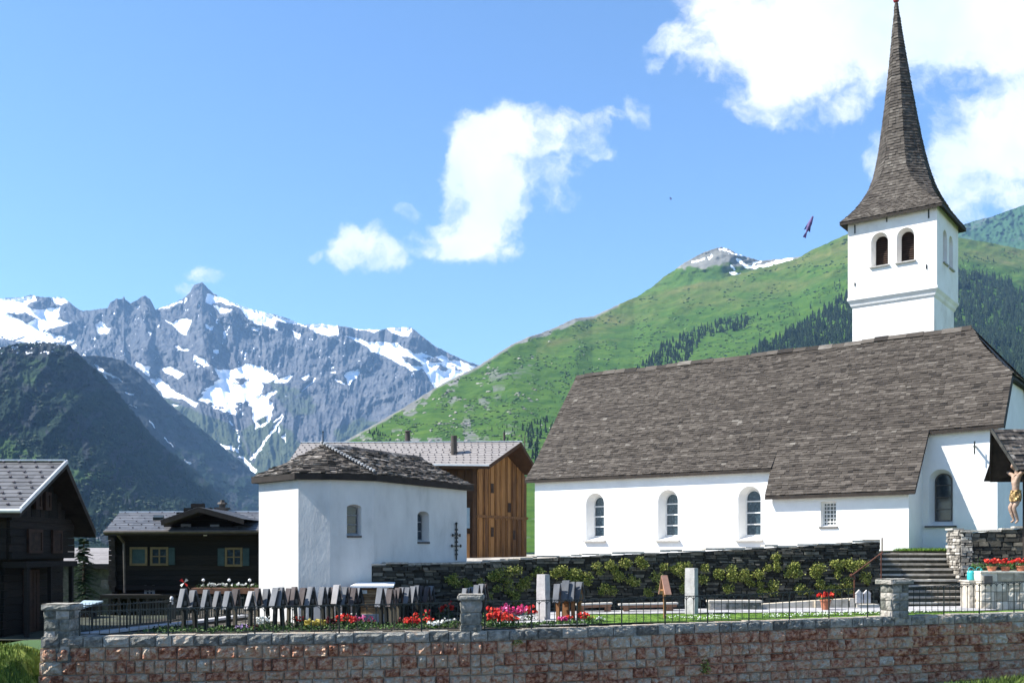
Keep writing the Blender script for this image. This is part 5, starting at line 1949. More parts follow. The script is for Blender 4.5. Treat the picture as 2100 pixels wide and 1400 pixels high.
def build_front_wall():
    root = thing('retaining_wall', (WALL[1].x, WALL[1].y, -3.9), 'long coursed granite retaining wall along the front of the cemetery', 'wall')
    mb = MB()
    courses = [.27, .34, .33, .22, .29, .25, .31]
    for a, b in zip(WALL[:-1], WALL[1:]):
        ux = Vector((b.x - a.x, b.y - a.y, 0)); ln = ux.length; ux.normalize()
        n = Vector((ux.y, -ux.x, 0))
        slope = (b.z - a.z) / ln
        zoff = 0
        for ci, h in enumerate(courses):
            u = 0 if a is not WALL[0] else .0
            while u < ln - .02:
                w = random.uniform(.26, .62) if ci not in (2,) else random.uniform(.2, .45)
                if ci == 0:
                    w = random.uniform(.35, .75)
                if ln - u - w < .18:
                    w = ln - u
                if u + w > ln:
                    w = ln - u
                z = a.z + slope * (u + w / 2) - zoff - h
                o = Vector((a.x, a.y, z)) + ux * u + Vector((0, 0, random.uniform(-.01, .01)))
                if ci == 0:
                    t = random.random()
                    stone_face(mb, o + n * .05, ux, Vector((0, 0, 1)), n, w, h, .06, 1, t)
                    # top of the coping stone
                    mb.obox(o + ux * .008 - n * .42 + Vector((0, 0, h - .05)), ux * (w - .016), n * .475, Vector((0, 0, .05 + random.uniform(-.006, .012))), 1, .6 + .4 * random.random())
                else:
                    grey = random.random() < (.10 if ci == 1 else .06)
                    t = random.uniform(.8, 1) if grey else random.uniform(.0, .72) * (.9 if ci == 1 else 1)
                    stone_face(mb, o, ux, Vector((0, 0, 1)), n, w, h, .135, 0, t, 10, 7, .009)
                u += w
            zoff += h
        # core
        q = Vector((a.x, a.y, 0)) - n * .42
        mb.hexa([Vector((q.x, q.y, -4.1)) , Vector((q.x, q.y, -4.1)) + ux * ln, Vector((q.x, q.y, -4.1)) + ux * ln + n * .405, Vector((q.x, q.y, -4.1)) + n * .405][::-1] and
                [Vector((a.x, a.y, -4.1)) - n * .015, Vector((b.x, b.y, -4.1)) - n * .015, Vector((b.x, b.y, -4.1)) - n * .42, Vector((a.x, a.y, -4.1)) - n * .42,
                 Vector((a.x, a.y, a.z - .04)) - n * .015, Vector((b.x, b.y, b.z - .04)) - n * .015, Vector((b.x, b.y, b.z - .04)) - n * .42, Vector((a.x, a.y, a.z - .04)) - n * .42], 2)
    # battered left end of the wall
    a = WALL[0]
    z = -2.1
    for ci, h in enumerate(courses):
        z -= h
        stone_face(mb, Vector((a.x - .02 * (ci + 1), a.y + .45, z)), Vector((0, -1, 0)), Vector((0, 0, 1)), Vector((-1, 0, 0)), .5, h, .06, 0 if ci else 1, random.random())
        stone_face(mb, Vector((a.x - .025 * (ci + 1), a.y - .012, z)), Vector((1, 0, 0)), Vector((0, 0, 1)), Vector((0, -1, 0)), .3, h, .05, 0 if ci else 1, random.random())
    mb.build('masonry', [M['granite'], M['coping'], M['mortar']], root)

    def pillar(px, Y, w, zb, h, cap, nm='pillar', dirn=Vector((1, 0, 0)), slender=False):
        ux = dirn.normalized(); n = Vector((ux.y, -ux.x, 0))
        c = Vector((PX(px, Y), Y, zb))
        p = MB()
        z = 0
        while z < h - .01:
            hh = min(random.uniform(.22, .32), h - z)
            if h - z - hh < .12:
                hh = h - z
            for (o, d1, d2) in ((c - ux * w / 2 + n * w / 2, ux, n), (c + ux * w / 2 + n * w / 2, -n, ux), (c - ux * w / 2 - n * w / 2, n, -ux), (c + ux * w / 2 - n * w / 2, -ux, -n)):
                cut = random.choice([1.0, .45, .6])
                stone_face(p, o + Vector((0, 0, z)), d1, Vector((0, 0, 1)), d2, w * cut, hh, .04, 0, random.random())
                if cut < 1:
                    stone_face(p, o + Vector((0, 0, z)) + d1 * w * cut, d1, Vector((0, 0, 1)), d2, w * (1 - cut), hh, .04, 0, random.random())
            z += hh
        p.obox(c - ux * (w / 2 - .02) - n * (w / 2 - .02), ux * (w - .04), n * (w - .04), Vector((0, 0, h)), 1, .4)
        po = p.build('pillar', [M['pillar_stone'], M['mortar']], root)
        k = MB()
        W = w * cap
        cc = c + Vector((0, 0, h))
        hc = .15
        for (o, d1, d2) in ((cc - ux * W / 2 + n * W / 2, ux, n), (cc + ux * W / 2 + n * W / 2, -n, ux), (cc - ux * W / 2 - n * W / 2, n, -ux), (cc + ux * W / 2 - n * W / 2, -ux, -n)):
            stone_face(k, o, d1, Vector((0, 0, 1)), d2, W, hc, .035, 0, .7, 9, 3)
        nn = 7
        pts = [[cc + ux * W * (i / nn - .5) + n * W * (j / nn - .5) + Vector((0, 0, hc + .012 * mnoise.noise(Vector((i * .9, j * .9, px))) + .01)) for i in range(nn + 1)] for j in range(nn + 1)]
        for j in range(nn):
            for i in range(nn):
                k.poly([pts[j][i], pts[j + 1][i], pts[j + 1][i + 1], pts[j][i + 1]], 0, .8)
        k.poly([cc + ux * sx * W / 2 + n * sy * W / 2 + Vector((0, 0, .01)) for sx, sy in ((-1, -1), (-1, 1), (1, 1), (1, -1))], 0, .3)
        k.build('pillar_cap', M['pillar_stone'], po)
    pillar(128, 24.75, .62, -2.75, 1.30, 1.16)
    pillar(966, 26.25, .50, -2.2, .92, 1.28)
    pillar(1834, 29.55, .56, -2.0, 1.03, 1.36, dirn=WALL[3] - WALL[2])
    # weeds rooted in a joint of the wall
    return root


build_front_wall()


def drystone(mb, a, b, z0, ztop_a, ztop_b, n, th, hmin, hmax, wmin, wmax, m=0, prot=.05, top=True, m_core=1, m_top=None):
    """Random-coursed flat stones on the face of a wall from a to b."""
    ux = Vector((b.x - a.x, b.y - a.y, 0)); ln = ux.length; ux.normalize()
    hmax_ = max(ztop_a, ztop_b)
    z = z0
    while z < hmax_:
        h = random.uniform(hmin, hmax)
        u = 0
        while u < ln:
            w = random.uniform(wmin, wmax)
            w = min(w, ln - u)
            zt = ztop_a + (ztop_b - ztop_a) * (u + w / 2) / ln
            if z < zt - .03:
                hh = min(h * random.uniform(.8, 1.1), zt - z)
                p = random.uniform(0, prot)
                o = Vector((a.x, a.y, z + random.uniform(-.01, .01))) + ux * (u + .006) + n * p
                k1, k2, k3, k4 = [random.uniform(0, .025) for _ in range(4)]
                A, B = o + ux * k1, o + ux * (w - .012 - k2)
                up = Vector((0, 0, hh - .012))
                sk = ux * random.uniform(-.03, .03)
                mb.hexa([A, B, B - n * (p + .08), A - n * (p + .08), A + up + sk - n * k3, B + up + sk - n * k4, B + up - n * (p + .08), A + up - n * (p + .08)], m, random.random())
            u += w
        z += h
    mb.hexa([Vector((a.x, a.y, z0)) - n * .02, Vector((b.x, b.y, z0)) - n * .02, Vector((b.x, b.y, z0)) - n * th, Vector((a.x, a.y, z0)) - n * th,
             Vector((a.x, a.y, ztop_a - .02)) - n * .02, Vector((b.x, b.y, ztop_b - .02)) - n * .02, Vector((b.x, b.y, ztop_b - .02)) - n * th, Vector((a.x, a.y, ztop_a - .02)) - n * th], m_core, .2)
    if top:
        u = 0
        while u < ln:
            w = min(random.uniform(.3, .8), ln - u)
            zt = ztop_a + (ztop_b - ztop_a) * (u + w / 2) / ln + random.uniform(-.04, .03)
            o = Vector((a.x, a.y, zt)) + ux * u + n * random.uniform(.02, .10)
            mb.obox(o, ux * (w - .015), -n * (th + .05), Vector((0, 0, random.uniform(.04, .075))) + ux * .01, m if m_top is None else m_top, .5 + .5 * random.random())
            u += w


def build_terrace_wall():
    root = thing('drystone_wall', (TERR[2].x, TERR[2].y, -2.1), 'dark drystone terrace wall between cemetery and church, dotted with cushion plants', 'wall')
    mb = MB()
    for a, b in zip(TERR[:-1], TERR[1:]):
        ux = Vector((b.x - a.x, b.y - a.y, 0)).normalized()
        n = Vector((ux.y, -ux.x, 0))
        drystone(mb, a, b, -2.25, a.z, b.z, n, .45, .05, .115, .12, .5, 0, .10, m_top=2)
    # end face at the stairs
    e = TERR[-1]
    drystone(mb, Vector((e.x, e.y, 0)), Vector((e.x + .75, e.y + 3.0, 0)), -2.25, e.z, e.z, Vector((.97, -.24, 0)), .4, .07, .16, .16, .5, 0, .05)
    mb.build('masonry', [M['schist'], M['rubble'], M['schist_lit']], root)
    # cushion plants growing from the face
    rnd = random.Random(11)
    extra = random.Random(4)
    spots = [(930, 1188), (955, 1192), (985, 1190), (1010, 1180), (1022, 1172), (1040, 1190), (1068, 1200), (1082, 1185), (1095, 1176), (1060, 1218), (1055, 1228), (1042, 1168), (960, 1200), (1140, 1172), (1150, 1166), (1165, 1178),
             (1178, 1170), (1190, 1180), (1222, 1158), (1250, 1155), (1262, 1162), (1240, 1200), (1255, 1208), (1268, 1178), (1285, 1152), (1310, 1148), (1318, 1155), (1345, 1180), (1360, 1160), (1378, 1165), (1395, 1158), (1402, 1200), (1328, 1212),
             (1444, 1162), (1470, 1172), (1490, 1206), (1500, 1165), (1499, 1178), (1528, 1172), (1530, 1190), (1552, 1174), (1572, 1164), (1584, 1196), (1592, 1154), (1628, 1158), (1632, 1174), (1677, 1162), (1680, 1192), (1716, 1160), (1730, 1152),
             (1745, 1160), (1760, 1155), (1716, 1178), (1735, 1190), (1230, 1172), (1205, 1192), (1302, 1192), (1348, 1205), (1000, 1220), (985, 1226), (1440, 1185), (1560, 1210), (1640, 1205), (1700, 1205), (1770, 1180)]
    spots += [(x + extra.gauss(0, 9), y + extra.gauss(3, 6)) for x, y in spots if extra.random() < .85]
    spots += [(x, 1185 - (x - 900) * .018 + extra.gauss(0, 16)) for x in [extra.uniform(920, 1775) for _ in range(14)]]
    for (px, py) in spots:
        # depth on the wall face
        Y = 33.0
        for _ in range(4):
            Y = terr_at(PX(px, Y)).y - .04
        mb = MB()
        r = rnd.uniform(.11, .23)
        c = P(px, py, Y)
        for k in range(int(210 * (r / .2) ** 1.4)):
            a, b = rnd.random() * 6.28, rnd.random()
            q = c + Vector((math.cos(a) * r * b ** .6, -rnd.random() * r * .95 - .04, math.sin(a) * r * .8 * b ** .6 - rnd.random() * r * .3))
            s = rnd.uniform(.02, .048)
            v1 = Vector((rnd.gauss(0, 1), rnd.gauss(0, 1) - .4, rnd.gauss(0, 1))).normalized()
            v2 = v1.cross(Vector((rnd.gauss(0, 1), rnd.gauss(0, 1), rnd.gauss(0, 1)))).normalized()
            mb.poly([q, q + v1 * s + v2 * s * .5, q + v1 * s * 1.8, q + v1 * s - v2 * s * .5], 0, rnd.random())
        o = mb.build('cushion_shrub', M['tuft'], None, loc=c)
        big = r > .175
        tag(o, 'broad yellow-green cushion plant rooted in the dark drystone terrace wall' if big else 'small yellow-green cushion plant rooted in the dark drystone terrace wall', 'plant', 'broad cushion plants on the terrace wall' if big else 'small cushion plants on the terrace wall')


build_terrace_wall()


# ------------------------------------------------------------------ stairs and the right-hand corner
def build_stairs():
    root = thing('stone_stairs', (14.2, 34.2, -1.93), 'weathered stone steps rising from the gravel path to the church', 'stairs')
    n = 10
    z0 = -1.93
    rise, tread = .187, .30
    for k in range(n):
        mb = MB()
        sk = .23 * tread * k
        x0, x1 = 12.75 + sk, 15.6 + sk
        if k >= 8:
            x1 += .1
        y0 = 34.25 + tread * k
        segs = 3
        for i in range(segs):
            xa, xb = lerp(x0, x1, i / segs) + .004, lerp(x0, x1, (i + 1) / segs) - .004
            mb.hexa([(xa, y0 + .03, z0 + rise * k - .5), (xb, y0 + .03, z0 + rise * k - .5), (xb, y0 + tread + .05, z0 + rise * k - .5), (xa, y0 + tread + .05, z0 + rise * k - .5),
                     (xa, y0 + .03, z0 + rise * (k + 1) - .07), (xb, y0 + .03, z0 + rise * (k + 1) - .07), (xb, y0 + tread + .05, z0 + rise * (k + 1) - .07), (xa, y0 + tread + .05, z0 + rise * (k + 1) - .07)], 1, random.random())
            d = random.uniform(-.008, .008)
            mb.box(xa, xb, y0 - .01 + d, y0 + tread + .04, z0 + rise * (k + 1) - .07, z0 + rise * (k + 1) + d, 0, random.random())  # pale slab: sunlight on the worn step edge put into its colour
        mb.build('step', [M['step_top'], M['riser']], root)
    h = thing('handrail', (11.6, 34.1, -1.9), 'rusty iron handrail rising beside the left edge of the steps', 'handrail')
    a, b = P(1752, 1180, 33.9), P(1807, 1134, 33.95)
    p = MB()
    p.tube(a + Vector((-.08, 0, .02)), b + Vector((0, .02, 0)), .022, .022, 8)
    p.lump(a + Vector((-.1, 0, .02)), .06, 0, .5, 1, .1)
    p.build('rail', M['rust'], h)
    for q, lo in ((a, -1.95), (b, -1.9), (P(1809, 1102, 34.0), P(0, 1134, 34.0).z)):
        p = MB()
        p.tube((q.x, q.y, lo), q, .024, .024, 8)
        p.build('post', M['rust'], h)
    # kerb stone beside the bottom step
    mb = MB()
    mb.box(PX(1741, 33.6), PX(1752, 33.6), 33.5, 33.85, ZG(11), P(0, 1226, 33.6).z, 0, .8)
    mb.box(PX(1753, 33.6) + .02, PX(1800, 33.6), 33.45, 33.95, ZG(11), P(0, 1238, 33.6).z, 0, .9)
    o = mb.build('stone_block', M['step_top'], None, loc=(PX(1745, 33.6), 33.6, ZG(11)))
    tag(o, 'pale squared kerb stones at the foot of the rusty handrail', 'stone block')
    for px in (1762, 1778):
        mb = MB()
        c = P(px, 1236, 33.4)
        mb.hexa([(c.x - .11, c.y - .05, c.z), (c.x + .11, c.y - .05, c.z), (c.x + .11, c.y + .05, c.z), (c.x - .11, c.y + .05, c.z), (c.x - .11, c.y - .05, c.z + .32), (c.x + .11, c.y - .05, c.z + .32), (c.x + .11, c.y + .05, c.z + .32), (c.x - .11, c.y + .05, c.z + .32)], 0, .9)
        mb.mesh([(c.x - .13, c.y - .06, c.z + .32), (c.x + .13, c.y - .06, c.z + .32), (c.x, c.y - .06, c.z + .46), (c.x - .13, c.y + .06, c.z + .32), (c.x + .13, c.y + .06, c.z + .32), (c.x, c.y + .06, c.z + .46)],
                [(0, 1, 2), (5, 4, 3), (0, 2, 5, 3), (2, 1, 4, 5), (1, 0, 3, 4)], 0, .8)
        o = mb.build('votive_house', M['slab_stone'], None, loc=c)
        tag(o, 'small pointed pale stone at the foot of the steps, ' + ('nearer the handrail' if px == 1762 else 'nearer the right gate pillar'), 'stone marker')


build_stairs()


def build_right_corner():
    w = thing('drystone_wall', (16.5, 35.5, -2), 'dark drystone wall right of the steps with sunlit end face', 'wall')
    mb = MB()
    a, b = Vector((16.35, 35.4, 0)), Vector((19.5, 34.6, 0))
    ux = (b - a).normalized(); n = Vector((ux.y, -ux.x, 0))
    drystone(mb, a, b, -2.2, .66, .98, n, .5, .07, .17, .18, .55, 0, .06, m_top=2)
    drystone(mb, Vector((16.0, 36.6, 0)), Vector((15.97, 35.46, 0)), -2.2, .78, .72, Vector((-1, .03, 0)), .36, .06, .14, .15, .45, 2, .06)  # end face takes the lighter stone, sunlight painted into it
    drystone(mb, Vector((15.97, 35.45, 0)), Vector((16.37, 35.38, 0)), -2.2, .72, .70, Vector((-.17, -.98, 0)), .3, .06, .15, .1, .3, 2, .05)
    mb.build('masonry', [M['schist'], M['rubble'], M['schist_lit']], w)
    # pale masonry block with a small metal flap
    m = thing('masonry_block', (16.2, 32.6, -1.9), 'pale squared masonry plinth at the right edge behind the railing', 'plinth')
    mb = MB()
    x0, x1, y0 = PX(2012, 32.4), PX(2230, 32.4), 32.4
    z = -1.95
    for h in (.33, .31, .33, .30):
        u = x0
        while u < x1 - .05:
            wd = min(random.uniform(.3, .6), x1 - u)
            stone_face(mb, Vector((u, y0, z)), Vector((1, 0, 0)), Vector((0, 0, 1)), Vector((0, -1, 0)), wd, h, .025, 0, random.random(), 5, 4)
            u += wd
        stone_face(mb, Vector((x0, y0 + .9, z)), Vector((0, -1, 0)), Vector((0, 0, 1)), Vector((-1, 0, 0)), .9, h, .025, 0, random.random(), 5, 4)
        z += h
    mb.box(x0 + .01, x1, y0 + .01, y0 + .9, -1.95, z - .01, 1, .5)
    mb.box(x0 - .03, x1, y0 - .04, y0 + .95, z - .02, z + .035, 0, .8)
    mb.build('masonry', [M['masonry'], M['mortar']], m)
    f = MB()
    q = P(2018, 1197, 32.33)
    f.box(q.x, q.x + .27, q.y - .02, q.y + .05, q.z, q.z + .27)
    f.build('metal_flap', M['sill_dark'], m)
    # lower grey block on which the watering cans stand
    mb = MB()
    xa, xb = PX(1984, 32.9), PX(2011, 32.9)
    zz = P(0, 1191, 32.9).z
    for k in range(2):
        stone_face(mb, Vector((xa, 32.75, -1.95 + k * (zz + 1.95) / 2)), Vector((1, 0, 0)), Vector((0, 0, 1)), Vector((0, -1, 0)), xb - xa, (zz + 1.95) / 2, .02, 0, .3 + .3 * k)
    mb.box(xa, xb, 32.76, 33.4, -1.95, zz - .005, 1, .5)
    mb.box(xa - .03, xb, 32.72, 33.42, zz - .01, zz + .03, 0, .9)
    o = mb.build('stone_block', [M['step_top'], M['step_top']], None, loc=(xa, 32.9, -1.95))
    tag(o, 'low grey stone block carrying the two turquoise watering cans', 'stone block')
    # watering cans
    for i, px in enumerate((1992, 2008)):
        Y = 32.95 + .12 * i
        c = Vector((PX(px, Y), Y, zz + .03))
        r = thing('watering_can', c, 'turquoise plastic watering can, ' + ('left one beside the steps' if i == 0 else 'right one next to the pale plinth'), 'watering can', 'turquoise watering cans on the stone block')
        b = MB(); b.lathe(c, [(.12, 0), (.135, .03), (.13, .26), (.11, .31), (.07, .32)], 14)
        b.build('body', M['turquoise'], r)
        s = MB(); s.tube(c + Vector((.10, -.05, .08)), c + Vector((.24, -.16, .33)), .035, .02); s.tube(c + Vector((.24, -.16, .33)), c + Vector((.27, -.18, .36)), .025, .05)
        s.build('spout', M['turquoise'], r)
        h = MB()
        pr = None
        for k in range(9):
            a = math.pi * k / 8
            p = c + Vector((-.11 - .02 * math.sin(a), -.02, .28)) + Vector((.11 - .11 * math.cos(a), 0, .15 * math.sin(a)))
            if pr is not None:
                h.tube(pr, p, .013, .013, 6)
            pr = p
        h.build('handle', M['turquoise'], r)


build_right_corner()


# ------------------------------------------------------------------ flowers and pots
def leaf_mb(c, rx, ry, rz, n, s, rnd):
    mb = MB()
    for k in range(n):
        a, b = rnd.random() * 6.28, rnd.random() ** .5
        q = c + Vector((math.cos(a) * rx * b, math.sin(a) * ry * b, rz * rnd.random() * (1.1 - .6 * b)))
        v1 = Vector((rnd.gauss(0, 1), rnd.gauss(0, 1), rnd.gauss(.4, .7))).normalized()
        v2 = v1.cross(Vector((rnd.gauss(0, 1), rnd.gauss(0, 1), rnd.gauss(0, 1)))).normalized()
        ss = s * rnd.uniform(.6, 1.3)
        mb.poly([q, q + v1 * ss + v2 * ss * .55, q + v1 * ss * 1.7, q + v1 * ss - v2 * ss * .55], 0, rnd.random())
    return mb


def bloom_mb(c, rx, ry, rz, n, s, rnd):
    mb = MB()
    for k in range(n):
        a, b = rnd.random() * 6.28, rnd.random() ** .5
        q = c + Vector((math.cos(a) * rx * b, math.sin(a) * ry * b, rz * (.55 + .6 * rnd.random() * (1.1 - .5 * b))))
        t = rnd.random()
        for j in range(6):
            d = Vector((rnd.gauss(0, 1), rnd.gauss(0, 1), rnd.gauss(0, 1))).normalized()
            e = d.cross(Vector((rnd.gauss(0, 1), rnd.gauss(0, 1), rnd.gauss(0, 1)))).normalized()
            f = d.cross(e)
            ss = s * rnd.uniform(.6, 1.1)
            p = q + d * s * .7
            mb.poly([p + e * ss, p + f * ss, p - e * ss, p - f * ss], 0, min(1, max(0, t + rnd.gauss(0, .2))))
    return mb


def flower_clump(px, py, Y, rx, h, col, label, cat='flowers', bl=26, bs=.032, leaf=M['leaf'], group=None, zbase=None):
    rnd = random.Random(int(px * 31 + py))
    x = PX(px, Y)
    z = ZG(x) if zbase is None else zbase
    r = thing('flower_clump', (x, Y, z), label, cat, group)
    c = Vector((x, Y, z))
    leaf_mb(c, rx, rx * .8, h, int(130 * rx / .25), .035, rnd).build('leaves', leaf, r)
    bloom_mb(c, rx * .92, rx * .75, h, bl, bs, rnd).build('blossoms', M[col], r)
    return r


def zat(py, Y):
    return (HY - py) / F * Y


CL = [
    (500, 26.0, .26, .16, 'violet', 'low violet and white flowers at the wall foot of the leftmost grave beds', 22, .025),
    (519, 26.1, .16, .14, 'darkred', 'small dark red plant beside the low violet flowers', 12, .03),
    (541, 26.2, .22, .36, 'white_fl', 'tall white-flowering clump below the left cluster of grave markers', 34, .032),
    (604, 26.9, .26, .34, 'red', 'sparse red geraniums between posts right of the white clump', 9, .035),
    (626, 27.0, .16, .30, 'leaf', 'low leafy green bush beside the yellow-leaved shrub', 2, .02),
    (646, 26.3, .30, .26, 'yellow', 'yellow-leaved shrub under the middle grave markers', 70, .035),
    (678, 26.5, .17, .30, 'darkred', 'dark red leafy plant right of the yellow shrub', 40, .035),
    (709, 26.6, .30, .34, 'red', 'large bright red geranium clump below the slatted cabinet', 44, .038),
    (738, 26.9, .22, .30, 'pink', 'magenta blossoms in front of the slatted cabinet', 18, .03),
    (760, 27.2, .18, .26, 'pink', 'thin crimson row at the right foot of the slatted cabinet', 10, .025),
    (822, 26.8, .2, .22, 'darkred', 'dark heath plant between the right marker posts', 12, .028),
    (843, 26.6, .28, .26, 'red', 'bright red geraniums at the wall left of the middle pillar', 34, .038),
    (866, 27.3, .26, .46, 'red', 'dark green bush with red blossoms on its right side', 10, .035),
    (880, 26.8, .16, .28, 'red', 'small scarlet clump next to the white alyssum', 16, .035),
    (891, 26.5, .22, .18, 'white_fl', 'white alyssum cushion left of the middle pillar', 44, .03),
    (902, 30.4, .14, .42, 'red', 'red geranium standing behind the marker rows, left of a pair', 10, .045),
    (921, 30.4, .14, .46, 'red', 'red geranium standing behind the marker rows, right of a pair', 12, .045),
    (922, 26.8, .26, .24, 'white_fl', 'grey-leaved plants with white specks beside the middle pillar', 16, .028),
    (1012, 28.6, .30, .42, 'red', 'scarlet geraniums of the back bed right of the middle pillar', 34, .045),
    (1040, 28.7, .30, .44, 'pink', 'magenta geraniums in the middle of the back bed', 38, .045),
    (1072, 28.8, .28, .42, 'pink', 'crimson-pink geraniums at the right end of the back bed', 30, .045),
    (1090, 28.9, .18, .44, 'red', 'scarlet geranium touching the left pale standing stone', 22, .04),
    (1005, 27.5, .22, .40, 'leaf', 'green leafy bush right behind the middle pillar', 2, .02),
    (1025, 27.0, .40, .34, 'red', 'broad bright red geranium mass in the front bed right of the pillar', 70, .042),
    (1048, 27.1, .24, .28, 'red', 'dark crimson flowers at the path edge beside the red mass', 28, .036),
    (1153, 27.5, .15, .20, 'pink', 'round pink flower ball at the foot of the fresh wooden markers', 34, .03),
    (1168, 27.6, .12, .22, 'red', 'slim red flowers between the fresh wooden marker posts', 12, .03),
    (1196, 27.8, .2, .28, 'red', 'dark red and scarlet flowers right of the fresh wooden markers', 26, .038),
    (1213, 27.8, .12, .18, 'yellow', 'small orange-yellow flowers beside the fresh wooden markers', 14, .025),
    (1232, 27.9, .16, .16, 'white_fl', 'low white flowers at the left end of the lawn', 14, .025),
]
for (px, Y, rx, h, col, lab, bl, bs) in CL:
    flower_clump(px, 0, Y, rx, h, col, lab, bl=bl, bs=bs)
# low undergrowth covering the beds
rnd = random.Random(5)
mb = MB()
for i in range(620):
    x = rnd.uniform(-9.5, -.4)
    y = wall_at(x).y + rnd.uniform(.45, 2.6)
    if rnd.random() < .35:
        x = rnd.uniform(-.6, 2.4); y = wall_at(x).y + rnd.uniform(.45, .8)
    c = Vector((x, y, ZG(x) - .02))
    for k in range(9):
        v1 = Vector((rnd.gauss(0, 1), rnd.gauss(0, 1), rnd.gauss(.6, .5))).normalized()
        v2 = v1.cross(Vector((rnd.gauss(0, 1), rnd.gauss(0, 1), rnd.gauss(0, 1)))).normalized()
        s = rnd.uniform(.02, .06)
        q = c + Vector((rnd.gauss(0, .07), rnd.gauss(0, .07), rnd.random() * .09))
        mb.poly([q, q + v1 * s + v2 * s * .5, q + v1 * s * 1.8, q + v1 * s - v2 * s * .5], 0, rnd.random())
stuff(mb.build('ground_cover', M['leaf']), 'low leafy ground cover over the grave beds', 'plants')


def flower_pot(px, pyb, Y, h, label, col='red', r=.13, blooms=30):
    rnd = random.Random(px)
    c = P(px, pyb, Y)
    root = thing('flower_pot', c, label, 'flower pot')
    p = MB()
    p.lathe(c, [(r * .68, 0), (r * .95, h * .85), (r * 1.1, h * .86), (r * 1.1, h), (r * .9, h), (r * .85, h * .9)], 16)
    p.build('pot', M['terracotta'], root)
    cc = c + Vector((0, 0, h * .9))
    leaf_mb(cc, r * 1.5, r * 1.3, .2, 110, .035, rnd).build('leaves', M['leaf'], root)
    bloom_mb(cc, r * 1.6, r * 1.3, .25, blooms, .042, rnd).build('blossoms', M[col], root)


zt_ = P(0, 1173, 32.7).z
flower_pot(2034, 1173, 32.7, .20, 'terracotta pot of red geraniums, leftmost on the pale plinth', r=.15, blooms=36)
flower_pot(2062, 1173, 32.75, .19, 'terracotta pot of red geraniums, middle one on the pale plinth', r=.15, blooms=22)
flower_pot(2094, 1173, 32.7, .22, 'terracotta pot of red geraniums, rightmost on the pale plinth', r=.17, blooms=40)
flower_pot(1693, 1251, 32.4, .36, 'tall terracotta pot of scarlet geraniums alone on the gravel path', r=.17, blooms=34)
for (px, Y, lab) in ((2010, 33.4, 'green leafy plant behind the turquoise watering cans'), (2078, 33.6, 'tall green leafy plant between the two right flower pots')):
    rr = random.Random(px)
    c = P(px, 1176, Y)
    o = leaf_mb(c, .3, .2, .5, 160, .05, rr).build('leafy_plant', M['leaf'], None, loc=c)
    tag(o, lab, 'plant')


# ------------------------------------------------------------------ iron railings
def railing(label, path_base, path_top, spacing, post_every, name='iron_railing', drop=.0, hoop=True, br=.010, pr=.020, pickets=False):
    """path_*: matching lists of points along the foot and the top rail"""
    root = thing(name, path_base[0], label, 'railing')
    seglen = [(b - a).length for a, b in zip(path_base[:-1], path_base[1:])]
    tot = sum(seglen)

    def at(path, d):
        for (a, b), l in zip(zip(path[:-1], path[1:]), seglen):
            if d <= l + 1e-6:
                return a.lerp(b, d / l)
            d -= l
        return path[-1]
    n = max(2, int(round(tot / spacing)))
    tr = MB()
    for a, b in zip(path_top[:-1], path_top[1:]):
        tr.bar(a, b, .035, .022)
    tr.build('top_rail', M['iron'], root)
    lr = MB()
    for (a, b), (c, d) in zip(zip(path_base[:-1], path_base[1:]), zip(path_top[:-1], path_top[1:])):
        lr.bar(a.lerp(c, .10), b.lerp(d, .10), .025, .018)
    lr.build('bottom_rail', M['iron'], root)
    prev = None
    hp = MB()
    for i in range(n + 1):
        d = tot * i / n
        a, b = at(path_base, d), at(path_top, d)
        if i % post_every == 0:
            m = MB()
            m.tube(a - Vector((0, 0, drop)), b, pr, pr, 6)
            m.build('post', M['iron'], root)
        else:
            m = MB()
            m.tube(a.lerp(b, .08), b if not pickets else b + Vector((0, 0, .07)), br, br if not pickets else br * .4, 5)
            m.build('baluster', M['iron'], root)
        if hoop and prev is not None and not pickets:
            p0 = prev
            p1 = b
            r = (p1 - p0).length / 2
            mid = (p0 + p1) / 2 - Vector((0, 0, r + .02))
            ax = (p1 - p0).normalized()
            q0 = None
            for k in range(7):
                an = math.pi * k / 6
                q = mid + ax * (-r * math.cos(an)) + Vector((0, 0, r * math.sin(an)))
                if q0 is not None:
                    hp.bar(q0, q, .014, .014)
                q0 = q
        prev = b
    if hoop and not pickets:
        hp.build('hoop_frieze', M['iron'], root)
    return root


def wp(px, ytop, off=.03):
    """foot and top of the railing above the wall at photo column px"""
    Y = 26.0
    for _ in range(6):
        w = wall_at(PX(px, Y)); Y = w.y
    b = Vector((w.x, w.y + off, w.z))
    t = Vector((b.x, b.y, (HY - ytop) / F * b.y))
    return b, t


fl = [wp(162, 1254), wp(370, 1246), wp(640, 1241), wp(938, 1235)]
railing('dark iron railing from the left corner pillar to the middle pillar', [a for a, b in fl], [b for a, b in fl], .235, 9, drop=.35)
fm = [wp(994, 1233), wp(1250, 1227), wp(1550, 1217), wp(1806, 1203)]
railing('dark iron railing between the middle pillar and the wide right pillar', [a for a, b in fm], [b for a, b in fm], .212, 6, drop=.30)
fr = [wp(1862, 1204), wp(2000, 1196), wp(2150, 1189)]
railing('dark iron railing right of the wide pillar, in front of the steps', [a for a, b in fr], [b for a, b in fr], .212, 6, drop=.30)


